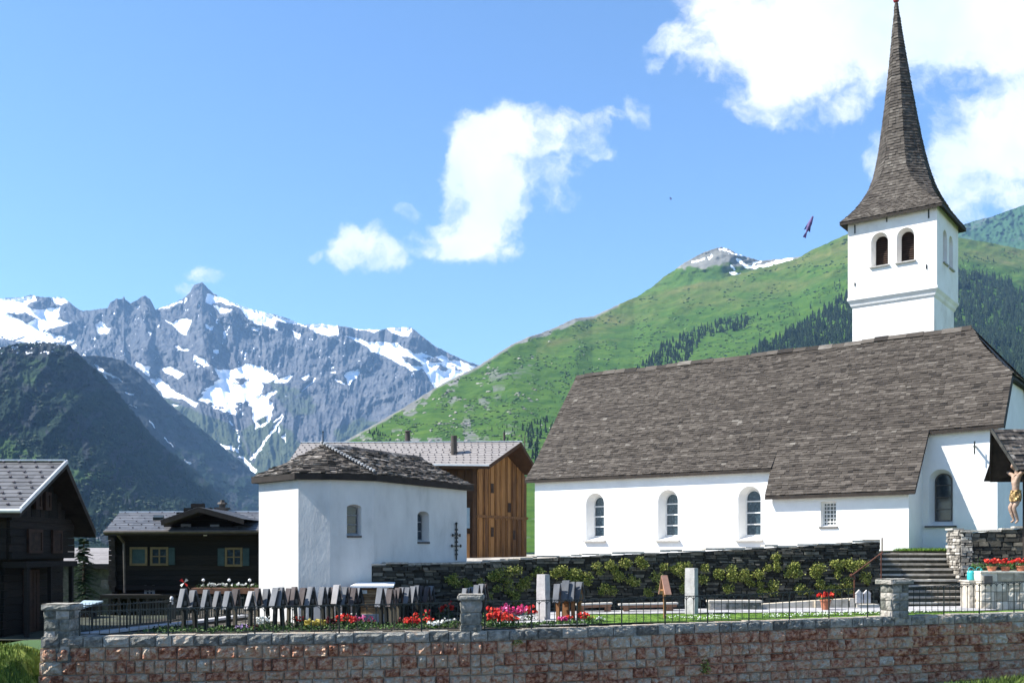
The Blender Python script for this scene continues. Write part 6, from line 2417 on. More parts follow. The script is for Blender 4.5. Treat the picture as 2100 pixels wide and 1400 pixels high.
def build_side_fence():
    a, b, c = Vector((-10.75, 24.95, -2.06)), Vector((-9.3, 28.2, -2.02)), Vector((-8.25, 31.1, -1.98))
    k = thing('side_wall', a, 'low kerb wall with pale coping running from corner pillar to chapel', 'wall')
    mb, cp = MB(), MB()
    for p, q in ((a, b), (b, c)):
        ux = (q - p); n = Vector((ux.y, -ux.x, 0)).normalized()
        mb.hexa([Vector((p.x, p.y, -2.5)) , Vector((q.x, q.y, -2.5)), Vector((q.x, q.y, -2.5)) - n * .3, Vector((p.x, p.y, -2.5)) - n * .3,
                 p - Vector((0, 0, .06)), q - Vector((0, 0, .06)), q - n * .3 - Vector((0, 0, .06)), p - n * .3 - Vector((0, 0, .06))])
        cp.obox(p + n * .03 - Vector((0, 0, .06)), q - p, -n * .36, Vector((0, 0, .065)), 0, .8)
    mb.build('core', M['rubble'], k)
    cp.build('coping', M['concrete'], k)
    o = Vector((-.14, .05, .0))
    base = [a + o, b + o, c + o]
    top = [Vector((p.x, p.y, z)) for p, z in zip(base, (-1.36, -1.42, -1.45))]
    railing('dense dark picket fence on the low side wall beside the chapel', base, top, .115, 14, name='picket_fence', hoop=False, br=.013, pr=.026, pickets=True)
    # a second picket fence behind it, along the yard
    base = [Vector((-11.6, 27.5, -2.2)), Vector((-9.6, 33.2, -2.2))]
    top = [Vector((-11.6, 27.5, -1.52)), Vector((-9.6, 33.2, -1.50))]
    railing('farther dark picket fence in front of the black chalet', base, top, .14, 14, name='picket_fence', hoop=False, br=.014, pr=.03, pickets=True)


build_side_fence()


# ------------------------------------------------------------------ roofed wooden grave markers
def make_marker(name, post_mat, roof_mat, label, group, seed=0):
    """local frame: faces +X, little A-roof of two boards over a post with a cross arm; 1.15 m high"""
    rnd = random.Random(seed)
    r = thing(name, (0, 0, 0), label, 'grave marker', group)
    p = MB()
    p.box(-.045, .045, -.055, .055, -.15, 1.02, 0, rnd.random())
    p.build('post', post_mat, r)
    a = MB()
    a.box(-.028, .028, -.15, .15, .58, .65, 0, rnd.random())
    a.build('cross_arm', post_mat, r)
    for s in (-1, 1):
        b = MB()
        L_ = .092
        b.hexa([(-L_, s * .012, 1.15), (L_, s * .012, 1.15), (L_ * .92, s * .20, .62), (-L_ * .92, s * .20, .62),
                (-L_, s * .034 + s * .012, 1.16), (L_, s * .034 + s * .012, 1.16), (L_ * .92, s * .225, .63), (-L_ * .92, s * .225, .63)][::1], 0, rnd.random())
        b.build('roof_board', roof_mat, r)
    g = MB()
    g.mesh([(.05, -.165, .66), (.05, .165, .66), (.05, 0, 1.11), (.03, -.165, .66), (.03, .165, .66), (.03, 0, 1.11)], [(0, 1, 2), (5, 4, 3), (0, 3, 4, 1), (1, 4, 5, 2), (2, 5, 3, 0)], 0, .2)
    g.build('gable_shade_panel', post_mat, r)  # dark triangle added where only shade fills the open gable
    q = MB()
    q.box(.051, .06, -.055, .055, .70, .82)
    q.build('plaque', M['sill_dark'], r)
    return r


def place_markers():
    protos = {
        'grey': make_marker('grave_marker', M['marker_post'], M['marker_grey'], 'x', 'roofed wooden grave markers', 1),
        'brown': make_marker('grave_marker', M['marker_post'], M['marker_purple'], 'x', 'roofed wooden grave markers', 2),
        'white': make_marker('grave_marker', M['marker_post'], M['marker_white'], 'x', 'roofed wooden grave markers', 3),
        'new': make_marker('grave_marker', M['marker_new'], M['marker_grey'], 'x', 'roofed wooden grave markers', 4),
    }
    used = set()
    rows = [
        # apex px, apex py, distance, colour
        ('row beside the picket fence', [(377, 1207, 26.6, 'grey'), (400, 1210, 26.9, 'grey'), (423, 1209, 26.7, 'grey'), (443, 1212, 27.0, 'grey'), (469, 1212, 26.8, 'grey'), (482, 1208, 27.9, 'brown'), (513, 1212, 26.7, 'white'), (529, 1206, 27.2, 'brown')]),
        ('cluster below the sunlit chapel face', [(550, 1207, 27.4, 'grey'), (563, 1205, 26.8, 'grey'), (580, 1204, 26.9, 'grey'), (592, 1206, 27.6, 'brown'), (608, 1203, 27.0, 'brown'), (622, 1205, 27.4, 'brown'), (638, 1203, 27.2, 'grey')]),
        ('group below the left chapel window', [(664, 1203, 27.8, 'grey'), (674, 1204, 28.3, 'grey'), (682, 1204, 28.6, 'brown'), (694, 1199, 28.2, 'white'), (705, 1203, 28.4, 'grey'), (715, 1204, 28.7, 'brown'), (726, 1205, 28.3, 'brown'), (736, 1205, 28.8, 'grey')]),
        ('row between cabinet and middle pillar', [(782, 1205, 27.2, 'grey'), (793, 1206, 28.0, 'grey'), (802, 1208, 27.6, 'brown'), (810, 1209, 28.3, 'brown'), (818, 1205, 28.6, 'brown'), (825, 1204, 29.0, 'grey'), (834, 1204, 28.7, 'grey'), (847, 1202, 29.0, 'grey'), (857, 1200, 29.3, 'grey'), (865, 1201, 29.7, 'brown'), (873, 1202, 29.5, 'brown'), (882, 1201, 29.9, 'grey')]),
        ('bunch behind the middle pillar', [(953, 1206, 29.6, 'grey'), (961, 1205, 29.9, 'grey'), (969, 1203, 30.1, 'grey'), (978, 1199, 29.7, 'grey'), (987, 1197, 30.0, 'grey'), (995, 1197, 30.3, 'brown')]),
        ('brown-posted cluster by the standing stone', [(1145, 1197, 27.9, 'new'), (1157, 1195, 28.3, 'new'), (1164, 1190, 28.1, 'new'), (1176, 1193, 28.0, 'new'), (1187, 1193, 28.2, 'new')]),
    ]
    words = ['first', 'second', 'third', 'fourth', 'fifth', 'sixth', 'seventh', 'eighth', 'ninth', 'tenth', 'eleventh', 'twelfth']
    cname = {'grey': 'blue-grey', 'brown': 'brownish grey', 'white': 'bleached whitish', 'new': 'blue-grey'}
    rnd = random.Random(21)
    for where, items in rows:
        for i, (px, py, Y, kind) in enumerate(items):
            if kind not in used:
                o = protos[kind]; used.add(kind)
            else:
                o = copy_tree(protos[kind])
            x = PX(px, Y)
            zt = (HY - py) / F * Y
            zb = ZG(x) - .02
            sc = (zt - zb) / 1.15
            o.location = (x, Y, zb)
            o.scale = (sc * rnd.uniform(.85, 1.15), sc * rnd.uniform(.72, .98), sc)
            o.rotation_euler = (R(rnd.gauss(0, 1.5)), R(rnd.gauss(0, 1.5)), math.atan2(-.43, .9) + R(rnd.gauss(0, 5)))
            pos = 'leftmost' if i == 0 else ('rightmost' if i == len(items) - 1 else words[i] + ' from left')
            o['label'] = f'{cname[kind]} roofed grave marker, {pos} in the {where}'
    # one solitary marker with a reddish new board
    r = thing('grave_marker', P(1364, 1277, 29.4), 'solitary orange wooden grave marker with reddish board on the lawn', 'grave marker')
    c = P(1364, 1277, 29.4)
    H = (1277 - 1180) / F * 29.4
    p = MB(); p.bar(c - Vector((0, 0, .1)), c + Vector((-.03, 0, H * .96)), .075, .085); p.build('post', M['marker_new'], r)
    a = MB(); a.bar(c + Vector((-.10, .12, H * .70)), c + Vector((.09, -.16, H * .70)), .07, .05); a.build('cross_arm', M['marker_new'], r)
    for s in (-1, 1):
        b = MB()
        k = Vector((.07, -.22, 0)) if s > 0 else Vector((-.05, .22, 0))
        ax = Vector((.095, .02, 0))
        t = c + Vector((-.03, 0, H))
        b.hexa([t - ax, t + ax, t + ax + k - Vector((0, 0, .55)), t - ax + k - Vector((0, 0, .55)), t - ax + Vector((0, -.03, .02)), t + ax + Vector((0, -.03, .02)), t + ax + k - Vector((-.02, .03, .54)), t - ax + k - Vector((-.02, .03, .54))], 0, .5)
        b.build('roof_board', M['new_roof'], r)


place_markers()


def slab(px, pyt, pyb, Y, w, d, rot, label, taper=.85):
    c = P(px, pyb, Y)
    h = (pyb - pyt) / F * Y
    ux = Vector((math.cos(rot), math.sin(rot), 0)); n = Vector((math.sin(rot), -math.cos(rot), 0))
    mb = MB()
    nx, nz = 4, 10
    lev = []
    for j in range(nz + 1):
        f = j / nz
        ww = w * (1 + (taper - 1) * f)
        k = [0.0] * 4
        pts = []
        for sx, sy in ((-1, 1), (1, 1), (1, -1), (-1, -1)):
            pts.append(c + ux * (sx * ww / 2 + random.uniform(-.006, .006)) + n * (sy * d / 2 + random.uniform(-.006, .006)) + Vector((0, 0, -.1 + (h + .1) * f)))
        lev.append(pts)
    for j in range(nz):
        for k in range(4):
            mb.poly([lev[j][k], lev[j][(k + 1) % 4], lev[j + 1][(k + 1) % 4], lev[j + 1][k]], 0, .5 + random.uniform(-.1, .1))
    mb.poly(lev[-1], 0, .7)
    o = mb.build('standing_stone', M['slab_stone'], None, loc=c)
    tag(o, label, 'standing stone')


slab(1114, 1177, 1272, 29.2, .42, .19, R(-50), 'pale standing stone left of the fresh wooden markers')
slab(1418, 1164, 1259, 31.2, .40, .17, R(-50), 'pale standing stone on the lawn edge right of the solitary orange marker', .95)


# ------------------------------------------------------------------ benches, low stones, cabinet
def bench(pa, pb, Y, label, back=False):
    a, b = P(pa, 1241, Y), P(pb, 1238, Y + .1)
    r = thing('bench', (a + b) / 2 - Vector((0, 0, .35)), label, 'bench', 'benches along the terrace wall')
    s = MB()
    ax = b - a
    for k in range(3):
        s.obox(a + Vector((0, .14 * k, 0)), ax, Vector((0, .125, 0)), Vector((0, 0, .05)), 0, random.random())
    s.build('seat', M['bench_top'], r)
    ap_ = MB()
    ap_.obox(a + ax * .02 + Vector((0, .02, -.09)), ax * .96, Vector((0, .05, 0)), Vector((0, 0, .088)))
    ap_.build('apron', M['bench_wood'], r)
    for f in (.12, .86):
        l = MB()
        q = a + ax * f
        l.hexa([q + Vector((-.09, .03, -.38)), q + Vector((.13, .03, -.38)), q + Vector((.13, .40, -.38)), q + Vector((-.09, .40, -.38)),
                q + Vector((-.04, .06, -.002)), q + Vector((.10, .06, -.002)), q + Vector((.10, .38, -.002)), q + Vector((-.04, .38, -.002))])
        l.build('leg', M['bench_wood'], r)


bench(1182, 1256, 32.2, 'low wooden bench behind the fresh markers, left of the pair')
bench(1270, 1391, 32.3, 'longer low wooden bench before the terrace wall, behind the solitary orange marker')
mb = MB()
a = P(1455, 1253, 32.9)
for k in range(3):
    stone_face(mb, a + Vector((.58 * k, 0, 0)), Vector((1, 0, 0)), Vector((0, 0, 1)), Vector((0, -1, 0)), .57, .30, .04, 0, random.random())
mb.box(a.x - .02, a.x + 1.76, a.y - .05, a.y + .5, a.z + .30, a.z + .36, 1, .8)
mb.box(a.x, a.x + 1.72, a.y + .01, a.y + .45, a.z, a.z + .298, 0, .3)
o = mb.build('stone_bench', [M['pillar_stone'], M['step_top']], None, loc=a)
tag(o, 'low block-built stone bench against the terrace wall right of the pale stone', 'bench')
mb = MB()
for (p0, p1, y0, y1) in ((1562, 1672, 1238, 1231), (1672, 1740, 1231, 1227)):
    q0, q1 = P(p0, y0, 33.4), P(p1, y1, 33.5)
    mb.hexa([Vector((q0.x, q0.y, -2.1)), Vector((q1.x, q1.y, -2.1)), Vector((q1.x, q1.y + .4, -2.1)), Vector((q0.x, q0.y + .4, -2.1)), q0, q1, q1 + Vector((0, .4, 0)), q0 + Vector((0, .4, 0))], 0, random.random())
o = mb.build('kerb', M['masonry'], None, loc=P(1562, 1250, 33.4))
tag(o, 'long pale kerb along the foot of the terrace wall behind the flower pot', 'kerb')


def build_cabinet():
    Y = 29.0
    c = P(765, 1258, Y)
    r = thing('slatted_cabinet', c, 'slatted wooden cabinet with flat white roof at the chapel corner', 'cabinet')
    x0, x1 = PX(732, Y), PX(800, Y)
    zb, zt = c.z, P(0, 1205, Y).z
    f = MB()
    for x in (x0, x0 + .60, x1 - .06):
        f.box(x, x + .06, Y - .03, Y + .03, zb, zt)
    f.box(x0, x1, Y - .025, Y + .025, zb, zb + .05)
    for x in (x0, x1 - .06):
        f.box(x, x + .06, Y + .55, Y + .61, zb, zt)
    f.build('frame', M['slat'], r)
    s = MB()
    n = 9
    for i in range(n):
        z = zb + .06 + (zt - zb - .1) * i / n
        s.obox((x0 + .065, Y - .02, z), (.53, 0, 0), (0, .02, .012), (0, 0, .048), 0, random.random())
        s.obox((x0 + .665, Y - .02, z), (x1 - x0 - .735, 0, 0), (0, .02, .012), (0, 0, .048), 0, random.random())
        s.box(x0 + .005, x0 + .02, Y + .03, Y + .55, z, z + .05, 0, random.random())
        s.box(x1 - .02, x1 - .005, Y + .03, Y + .55, z, z + .05, 0, random.random())
    s.build('slats', M['slat'], r)
    b = MB(); b.box(x0 + .06, x1 - .06, Y + .5, Y + .54, zb, zt - .02); b.build('back_panel', M['bench_wood'], r)
    rf = MB()
    rf.hexa([(x0 - .17, Y - .22, zt + .02), (x1 + .12, Y - .22, zt + .02), (x1 + .06, Y + .75, zt + .10), (x0 - .08, Y + .75, zt + .10),
             (x0 - .17, Y - .22, zt + .07), (x1 + .12, Y - .22, zt + .07), (x1 + .06, Y + .75, zt + .15), (x0 - .08, Y + .75, zt + .15)])
    rf.build('roof', M['sign_white'], r)
    n_ = MB(); n_.box(x0 + .08, x0 + .30, Y - .04, Y - .028, zt - .16, zt - .06)
    n_.build('notice', M['sign_white'], r)
    pl = MB()
    pl.box(PX(688, 28.9), PX(812, 28.9), Y - .12, Y + .9, -2.3, zb, 0, .6)
    o = pl.build('plinth', M['concrete'], None, loc=(c.x, c.y, -2.3))
    tag(o, 'grey concrete plinth under the slatted cabinet', 'plinth')


build_cabinet()


# ------------------------------------------------------------------ flower trough by the black chalet
def build_trough():
    Y = 33.6
    a, b = P(392, 1207, Y), P(532, 1205, Y)
    r = thing('flower_trough', ((a.x + b.x) / 2, Y, a.z - .2), 'raised wooden flower trough with white blossoms before the black chalet', 'flower trough')
    t = MB()
    t.box(a.x, b.x, Y, Y + .35, a.z - .16, a.z + .03)
    t.build('box', M['bench_wood'], r)
    for f in (.04, .48, .94):
        l = MB(); x = lerp(a.x, b.x, f)
        l.box(x, x + .08, Y + .05, Y + .3, -2.6, a.z - .161)
        l.build('leg', M['black_wood'], r)
    rnd = random.Random(77)
    lv, bl = MB(), MB()
    for i in range(26):
        x = rnd.uniform(a.x + .05, b.x - .05)
        c = Vector((x, Y + .15, a.z + .03))
        q = leaf_mb(c, .12, .12, .16, 14, .03, rnd)
        lv.mesh(q.v, q.f, 0, .6)
    lv.build('leaves', M['leaf'], r)
    for i in range(22):
        x = rnd.choice([rnd.gauss(PX(430, Y), .25), rnd.gauss(PX(465, Y), .25), rnd.gauss(PX(500, Y), .2)])
        q = bloom_mb(Vector((x, Y + .05, a.z + .02)), .06, .06, .16, 3, .03, rnd)
        bl.mesh(q.v, q.f, 0, .5)
    bl.build('blossoms', M['white_fl'], r)
    for px in (417, 470, 512):
        c = P(px, 1189, Y - .05)
        g = thing('garden_globe', Vector((c.x, c.y, a.z)), 'shiny white globe on a stick, ' + {417: 'left of the three over the trough', 470: 'middle of the three over the trough', 512: 'right of the three over the trough'}[px], 'garden globe', 'globes over the flower trough')
        s = MB(); s.tube((c.x, c.y, a.z - .05), c, .008, .008, 5); s.build('stick', M['iron'], g)
        s = MB(); s.lump(c, .055, 0, .5, 2, 0); s.build('globe', M['sign_white'], g, True)
    c = P(378, 1194, Y - .1)
    w = thing('pinwheel', Vector((c.x + .25, c.y, a.z - .05)), 'red and white pinwheel at the left end of the trough', 'pinwheel')
    s = MB(); s.tube((c.x + .27, c.y, a.z - .1), (c.x, c.y, c.z), .010, .010, 6); s.build('stick', M['bench_wood'], w)
    for k in range(4):
        an = k * math.pi / 2 + .5
        e = Vector((math.cos(an), 0, math.sin(an))); f = Vector((-math.sin(an), 0, math.cos(an)))
        s = MB()
        s.mesh([c + Vector((0, -.02, 0)), c + e * .16 + Vector((0, -.02, 0)), c + e * .13 + f * .09 + Vector((0, -.06, 0)), c + Vector((0, -.012, 0)), c + e * .16 + Vector((0, -.012, 0)), c + e * .13 + f * .09 + Vector((0, -.052, 0))],
               [(0, 1, 2), (5, 4, 3), (0, 3, 4, 1), (1, 4, 5, 2), (2, 5, 3, 0)])
        s.build('vane', M['red' if k % 2 else 'white_fl'], w)
    # small white figure-like vase and pale sheet left of it
    c = P(352, 1231, 31.5)
    mb = MB(); mb.lathe(c - Vector((0, 0, .12)), [(.05, 0), (.07, .06), (.05, .14), (.06, .2), (.03, .26)], 10)
    o = mb.build('vase', M['sign_white'], None, loc=c - Vector((0, 0, .12)))
    tag(o, 'small white vase on the yard edge before the black chalet', 'vase')
    st = MB(); st.box(c.x - .12, c.x + .12, c.y - .1, c.y + .1, -2.2, c.z - .121)
    o = st.build('stone_post', M['rubble'], None, loc=(c.x, c.y, -2.2)); tag(o, 'short dark stone post carrying the small white vase', 'post')


build_trough()
q = [P(160, 1238, 33.0), P(166, 1245, 32.6), P(212, 1231, 34.0), P(172, 1230, 34.2)]
mb = MB(); mb.mesh([p for p in q] + [p - Vector((0, 0, .06)) for p in q], [(0, 1, 2, 3), (7, 6, 5, 4), (0, 4, 5, 1), (1, 5, 6, 2), (2, 6, 7, 3), (3, 7, 4, 0)])
mb.box(q[3].x, q[2].x - .2, 33.6, 34.0, -2.6, q[3].z - .07, 1)
o = mb.build('covered_stack', [M['tarp'], M['black_wood']], None, loc=(q[0].x, 33, -2.2)); tag(o, 'pale blue sheet covering a low stack behind the picket fence', 'tarpaulin')


# ------------------------------------------------------------------ conifer between the chalets
def build_tree():
    rnd = random.Random(9)
    Y = 44.0
    base = Vector((PX(172, Y), Y, -3.2))
    r = thing('fir_tree', base, 'dark fir tree half hidden behind the left chalet', 'tree')
    t = MB(); t.tube(base, base + Vector((0, 0, 3.7)), .12, .03, 8); t.build('trunk', M['bark'], r)
    cb = MB()
    for k in range(150):
        f = rnd.random()
        z = .4 + 3.3 * f
        L_ = (1.05 * (1 - f) + .12) * rnd.uniform(.7, 1.15)
        a = rnd.random() * 6.28
        d = Vector((math.cos(a), math.sin(a), 0))
        for j in range(9):
            g_ = (j + 1) / 9
            q = base + Vector((0, 0, z)) + d * L_ * g_ + Vector((0, 0, -.22 * L_ * g_ * g_ + .05))
            s = .13 * (1.15 - g_ * .6)
            sd = Vector((-d.y, d.x, 0))
            for sg in (-1, 1):
                e = (d * .6 + sd * sg + Vector((0, 0, rnd.uniform(-.35, .2)))).normalized()
                w = Vector((rnd.gauss(0, .3), rnd.gauss(0, .3), 1)).normalized() * s * .18
                cb.poly([q - w, q + e * s * 1.5 - w * .2, q + e * s * 1.5 + w * .2, q + w], 0, min(1, max(0, .5 + .4 * (g_ - .5) + rnd.gauss(0, .2))))
    cb.build('crown', M['needle'], r)


build_tree()


# ------------------------------------------------------------------ wayside crucifix
def build_crucifix():
    Y = 33.0
    root = thing('wayside_crucifix', (PX(2098, Y), Y, -1.6), 'carved crucifix figure under a small shingled roof at the right edge', 'crucifix')
    T = P(2034, 880, Y)
    Nn = P(2089, 963, Y - .75); Ff = P(2031, 985, Y + .7)
    ax = Vector((1.0, .12, .02)).normalized()
    ln = 2.2
    rf = MB()
    shingles(rf, lambda s: Nn.lerp(T, s), lambda s: (Nn + ax * (ln - .8)).lerp(T + ax * ln, s), 11, .22, .028, 0, 1.0, over=.4)
    off = Vector((.0, .03, -.05))
    a, b, c, d = Nn, T, T + ax * ln, Nn + ax * (ln - .8)
    rf.poly([p + off for p in (a, b, c, d)], 1)
    rf.poly([a + off, a, b, b + off], 2)
    e, f = Ff, Ff + ax * ln
    rf.poly([T + off, e + off, f + off, c + off], 1)
    rf.poly([T, c, f, e], 1)
    rf.poly([T + off, T, e, e + off], 1)
    rf.bar(T - ax * .02, Nn - ax * .02 + Vector((0, 0, -.02)), .07, .09, 2)
    rf.bar(T - ax * .02, Ff - ax * .02, .06, .09, 1)
    rf.build('roof', [M['slate'], M['dark_underside'], M['rubble']], root)
    bp = MB()
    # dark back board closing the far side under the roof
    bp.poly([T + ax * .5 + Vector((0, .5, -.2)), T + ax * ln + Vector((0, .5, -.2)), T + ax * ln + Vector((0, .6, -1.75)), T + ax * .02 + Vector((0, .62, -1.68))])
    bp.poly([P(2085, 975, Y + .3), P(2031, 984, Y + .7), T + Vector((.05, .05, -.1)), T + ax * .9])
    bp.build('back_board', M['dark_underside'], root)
    px_ = PX(2101, Y)
    ps = MB()
    ps.box(px_, px_ + .24, Y - .12, Y + .12, -2.0, T.z - .2)
    ps.build('post', M['dark_underside'], root)
    cb = MB()
    zc = P(0, 962, Y).z
    cb.bar((px_ - .02, Y - .75, zc + .12), (px_ - .02, Y + .8, zc + .12), .13, .13)
    cb.build('cross_arm', M['dark_underside'], root)
    # the carved figure: one continuous skinned body facing left, arms spread along the cross arm
    sc = 1.0

    def q(px, py, dy=0.0):
        p = P(px, py, Y)
        return Vector((p.x, p.y + dy, p.z))
    J = {
        'pel': (q(2084, 1023), .135), 'waist': (q(2083, 1005), .112), 'chest': (q(2083, 986), .140), 'neck0': (q(2086, 972), .085), 'neck': (q(2084, 965), .058),
        'shL': (q(2086, 973, -.17), .075), 'elL': (q(2090, 964, -.42), .048), 'wrL': (q(2094, 955, -.66), .034), 'haL': (q(2095, 953, -.73), .040),
        'shR': (q(2084, 974, .17), .075), 'elR': (q(2079, 966, .40), .050), 'wrR': (q(2071, 963, .60), .034), 'haR': (q(2066, 962, .66), .040),
        'hipL': (q(2084, 1029, -.09), .105), 'knL': (q(2076, 1041, -.085), .072), 'caL': (q(2081, 1054, -.07), .062), 'anL': (q(2086, 1067, -.05), .040), 'toL': (q(2080, 1073, -.05), .036),
        'hipR': (q(2083, 1029, .09), .105), 'knR': (q(2073, 1040, .085), .072), 'caR': (q(2077, 1053, .07), .060), 'anR': (q(2081, 1066, .05), .040), 'toR': (q(2074, 1071, .05), .034),
    }
    E = [('pel', 'waist'), ('waist', 'chest'), ('chest', 'neck0'), ('neck0', 'neck'), ('chest', 'shL'), ('shL', 'elL'), ('elL', 'wrL'), ('wrL', 'haL'), ('chest', 'shR'), ('shR', 'elR'), ('elR', 'wrR'), ('wrR', 'haR'),
         ('pel', 'hipL'), ('hipL', 'knL'), ('knL', 'caL'), ('caL', 'anL'), ('anL', 'toL'), ('pel', 'hipR'), ('hipR', 'knR'), ('knR', 'caR'), ('caR', 'anR'), ('anR', 'toR')]
    # five fingers on each hand
    for hd, wr in (('haL', 'wrL'), ('haR', 'wrR')):
        h = J[hd][0]; d = (h - J[wr][0]).normalized()
        side = Vector((-.3, 0, 1)).normalized()
        for k, (o, l) in enumerate(((-.030, .062), (-.010, .078), (.010, .082), (.028, .070))):
            n1, n2 = f'{hd}f{k}a', f'{hd}f{k}b'
            b0 = h + d * .03 + side * o
            J[n1] = (b0 + d * l * .55 + side * o * .9, .0105)
            J[n2] = (b0 + d * l + side * o * 1.3 + Vector((-.02, 0, 0)), .0085)
            E += [(hd, n1), (n1, n2)]
        J[f'{hd}t'] = (h + side * .055 + d * .015, .011)
        J[f'{hd}t2'] = (h + side * .085 + d * .04, .009)
        E += [(hd, f'{hd}t'), (f'{hd}t', f'{hd}t2')]
    # head with brow, nose and chin
    J['hd'] = (q(2080, 955), .098); J['hd2'] = (q(2082, 946), .082)
    J['nose'] = (q(2080, 955) + Vector((-.115, -.005, .0)), .018); J['chin'] = (q(2080, 961) + Vector((-.07, 0, -.01)), .045)
    E += [('neck', 'hd'), ('hd', 'hd2'), ('hd', 'nose'), ('hd', 'chin')]
    names = list(J)
    me = bpy.data.meshes.new('figure')
    rl = root_loc(root)
    me.from_pydata([tuple(J[n][0] - rl) for n in names], [(names.index(a), names.index(b)) for a, b in E], [])
    fig = bpy.data.objects.new('figure', me)
    COL.objects.link(fig)
    md = fig.modifiers.new('skin', 'SKIN')
    md.use_smooth_shade = True
    for i, n in enumerate(names):
        sv = me.skin_vertices[0].data[i]
        sv.radius = (J[n][1], J[n][1])
        sv.use_root = (n == 'pel')
    sb = fig.modifiers.new('sub', 'SUBSURF'); sb.levels = 2; sb.render_levels = 2
    dg = bpy.context.evaluated_depsgraph_get()
    ev = fig.evaluated_get(dg)
    m2 = bpy.data.meshes.new_from_object(ev)
    fig.modifiers.clear()
    fig.data = m2
    m2.materials.clear(); m2.materials.append(M['skin'])
    m2.polygons.foreach_set('use_smooth', [True] * len(m2.polygons))
    fig.parent = root
    # loincloth wrapped round the hips
    lc = MB()
    prof = []
    rows = []
    top, bot = q(2083.5, 1005), q(2082, 1027)
    for j in range(7):
        f = j / 6
        c = top.lerp(bot, f)
        ring = []
        for i in range(20):
            a = 2 * math.pi * i / 20
            rr = .165 + .018 * math.sin(a * 6 + j * 1.3) + .02 * f
            ring.append(c + Vector((math.cos(a) * rr * .95, math.sin(a) * rr * 1.12, .02 * math.sin(a * 3 + j))))
        rows.append(ring)
    for j in range(6):
        for i in range(20):
            lc.poly([rows[j][i], rows[j][(i + 1) % 20], rows[j + 1][(i + 1) % 20], rows[j + 1][i]], 0, random.random())
    lc.poly(rows[0]); lc.poly(rows[-1])
    lc.build('loincloth', M['gold'], root)
    hr = MB()
    for i in range(14):
        a = i / 14 * 6.28
        hr.tube(q(2083, 947) + Vector((math.cos(a) * .085, math.sin(a) * .09, .03)), q(2086, 962) + Vector((math.cos(a) * .10 + .03, math.sin(a) * .10, -.02)), .03, .018, 6)
    hr.lump(q(2083, 944), .098, 0, .5, 2, .1)
    hr.build('hair', M['bark'], root)
    # gilded rays at the hand
    gr = MB()
    h = J['haR'][0]
    for k in range(5):
        an = R(110 + 35 * k)
        gr.bar(h + Vector((.02, .02, 0)), h + Vector((math.cos(an) * .17, .03, math.sin(an) * .17)), .03, .02)
    gr.build('gilded_rays', M['gold'], root)
    # iron bracket on the church corner behind
    br = MB()
    br.bar(C(20.3, 1.08, 4.05), C(20.3, .72, 4.05), .06)
    br.bar(C(20.3, .80, 4.25), C(20.3, .80, 3.75), .04)
    o = br.build('wall_bracket', M['iron'], None, loc=C(20.3, 1.08, 4.0))
    tag(o, 'small dark iron bracket on the choir wall beside the crucifix roof', 'bracket')


build_crucifix()


# ------------------------------------------------------------------ birds, weeds in the wall, bank plants at lower right
def bird(c, d, ln, label, wing=.5):
    c, d = Vector(c), Vector(d).normalized()
    s = d.cross(Vector((0, 1, 0))).normalized()
    r = thing('bird', c, label, 'bird')
    b = MB()
    prof = [(-.5, .012), (-.36, .05), (-.15, .10), (.1, .105), (.28, .075), (.36, .06), (.44, .052), (.5, .012)]
    n = 10
    vs, fs = [], []
    up = s.cross(d)
    for (x, rr) in prof:
        for i in range(n):
            a = 2 * math.pi * i / n
            vs.append(c + d * ln * x + (s * math.cos(a) + up * math.sin(a)) * rr * ln)
    for k in range(len(prof) - 1):
        for i in range(n):
            j = (i + 1) % n
            fs.append((k * n + i, k * n + j, (k + 1) * n + j, (k + 1) * n + i))
    b.mesh(vs, fs)
    b.mesh([c - d * ln * .4 - s * .03 * ln, c - d * ln * .4 + s * .03 * ln, c - d * ln * .72 + s * .09 * ln, c - d * ln * .72 - s * .09 * ln, c - d * ln * .55 + up * .02 * ln], [(0, 1, 4), (1, 2, 4), (2, 3, 4), (3, 0, 4), (3, 2, 1, 0)])
    b.build('body', M['bird'], r)
    for sg in (-1, 1):
        w = MB()
        w0, w1 = c + d * ln * .22 + s * sg * .08 * ln, c - d * ln * .12 + s * sg * .08 * ln
        m0, m1 = c + d * ln * .10 + s * sg * wing * .55 * ln + up * .05, c - d * ln * .25 + s * sg * wing * .5 * ln + up * .05
        t = c - d * ln * .35 + s * sg * wing * ln
        th = up * .012 * ln
        w.mesh([w0, w1, m1, m0, t, w0 + th, w1 + th, m1 + th, m0 + th, t + th * .5], [(0, 1, 2, 3), (3, 2, 4), (8, 7, 6, 5), (9, 7, 8), (0, 3, 8, 5), (3, 4, 9, 8), (4, 2, 7, 9), (2, 1, 6, 7)])
        w.build('wing', M['bird'], r)


bird(P(1660, 461, 22), (.42, .1, 1), .44, 'dark purplish bird darting past left of the church tower', .17)
bird(P(1376, 407, 150), (.6, .3, .2), .42, 'tiny distant bird as a dark speck over the hill', .7)

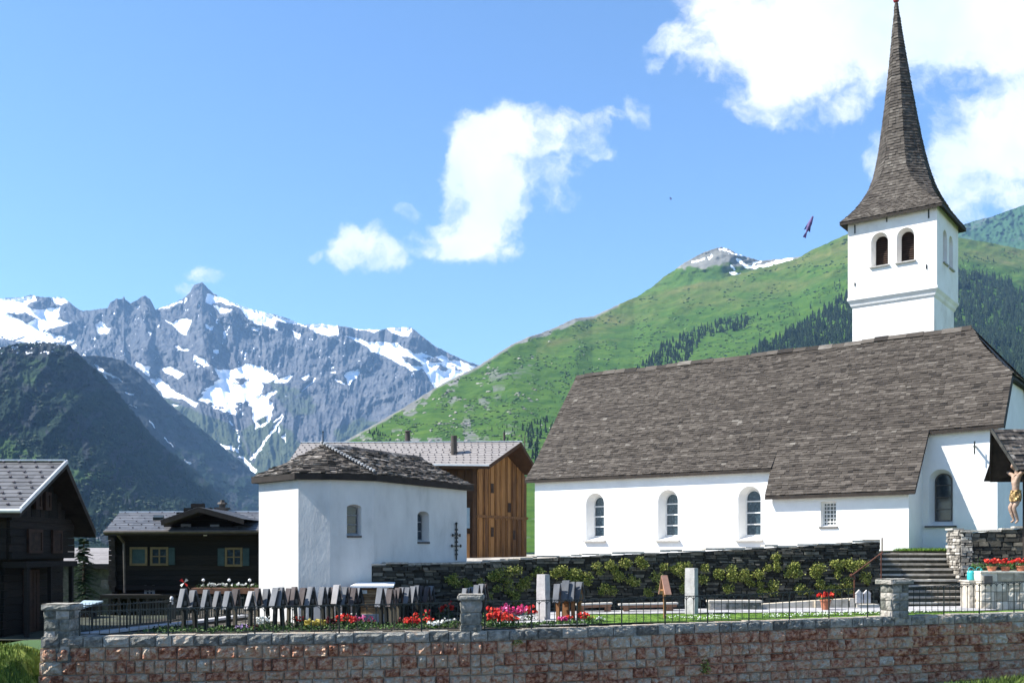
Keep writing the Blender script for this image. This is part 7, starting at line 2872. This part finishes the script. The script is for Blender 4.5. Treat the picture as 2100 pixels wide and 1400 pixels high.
rr = random.Random(2)
for (px, py, lab, h) in ((1446, 1362, 'yellow-green weed growing from a joint of the granite wall', .5), (1062, 1316, 'small weed on the coping near the path', .12)):
    Y = 27.0
    for _ in range(5):
        Y = wall_at(PX(px, Y)).y - .1
    c = P(px, py, Y)
    o = leaf_mb(c - Vector((0, 0, h * .5)), .13, .08, h, int(160 * h / .5) + 20, .035, rr).build('weed', M['tuft'], None, loc=c)
    tag(o, lab, 'weed')
pts = []
for i in range(2400):
    x, y = rr.uniform(11.6, 16.5), rr.uniform(24.0, 27.5)
    ztop = -3.95 + .55 * max(0, (x - 10.8) / 5)
    pts.append((x, y, ztop))
grass_tufts('grass', pts, .26, M['rank_grass'], 'rank green grass at the foot of the wall, lower right')
grid_sheet('grass_bank', M['verge'], lambda a, b: lerp(9.5, 24, a), lambda a, b: lerp(22.5, 28.5, b), lambda x, y: -4.15 + .55 * max(0, (x - 10.8) / 5), 30, 12, .06)
for i, (px, py) in enumerate(((200, 1108), (178, 1101), (226, 1112))):
    Y = 420 + 40 * i
    c = spur1.at(px, py) + Vector((0, 0, 1.0))
    Y = c.y
    r = thing('village_house', c, 'tiny white-walled house across the valley, ' + ['nearest the fir tree', 'highest of three', 'rightmost of three'][i], 'house', 'tiny far houses')
    w = MB(); w.box(c.x - 1.6, c.x + 1.6, Y, Y + 4, c.z - 3, c.z + 1.2); w.build('wall', M['plaster'], r)
    f = MB(); f.mesh([(c.x - 2, Y - .5, c.z + 1.1), (c.x + 2, Y - .5, c.z + 1.1), (c.x + 2, Y + 4.5, c.z + 1.1), (c.x - 2, Y + 4.5, c.z + 1.1), (c.x - 2, Y + 2, c.z + 2.6), (c.x + 2, Y + 2, c.z + 2.6)], [(0, 1, 5, 4), (2, 3, 4, 5), (0, 4, 3), (1, 2, 5)])
    f.build('roof', M['slate_roof'], r)


# ------------------------------------------------------------------ mountain air
HAZE_DENSITY = 4.8e-5
mb = MB()
mb.box(-7000, 7000, -150, 9900, -9, 2300)
hz = mb.build('haze', [])
hm = bpy.data.materials.new('mountain_haze')
hm.use_nodes = True
hn, hl_ = hm.node_tree.nodes, hm.node_tree.links
hn.clear()
ho = hn.new('ShaderNodeOutputMaterial')
hv = hn.new('ShaderNodeVolumePrincipled')
hv.inputs['Color'].default_value = (0.33, 0.60, 1.0, 1)
hv.inputs['Density'].default_value = HAZE_DENSITY
hv.inputs['Anisotropy'].default_value = 0.0
hl_.new(hv.outputs[0], ho.inputs['Volume'])
hz.data.materials.append(hm)
hz['kind'] = 'stuff'
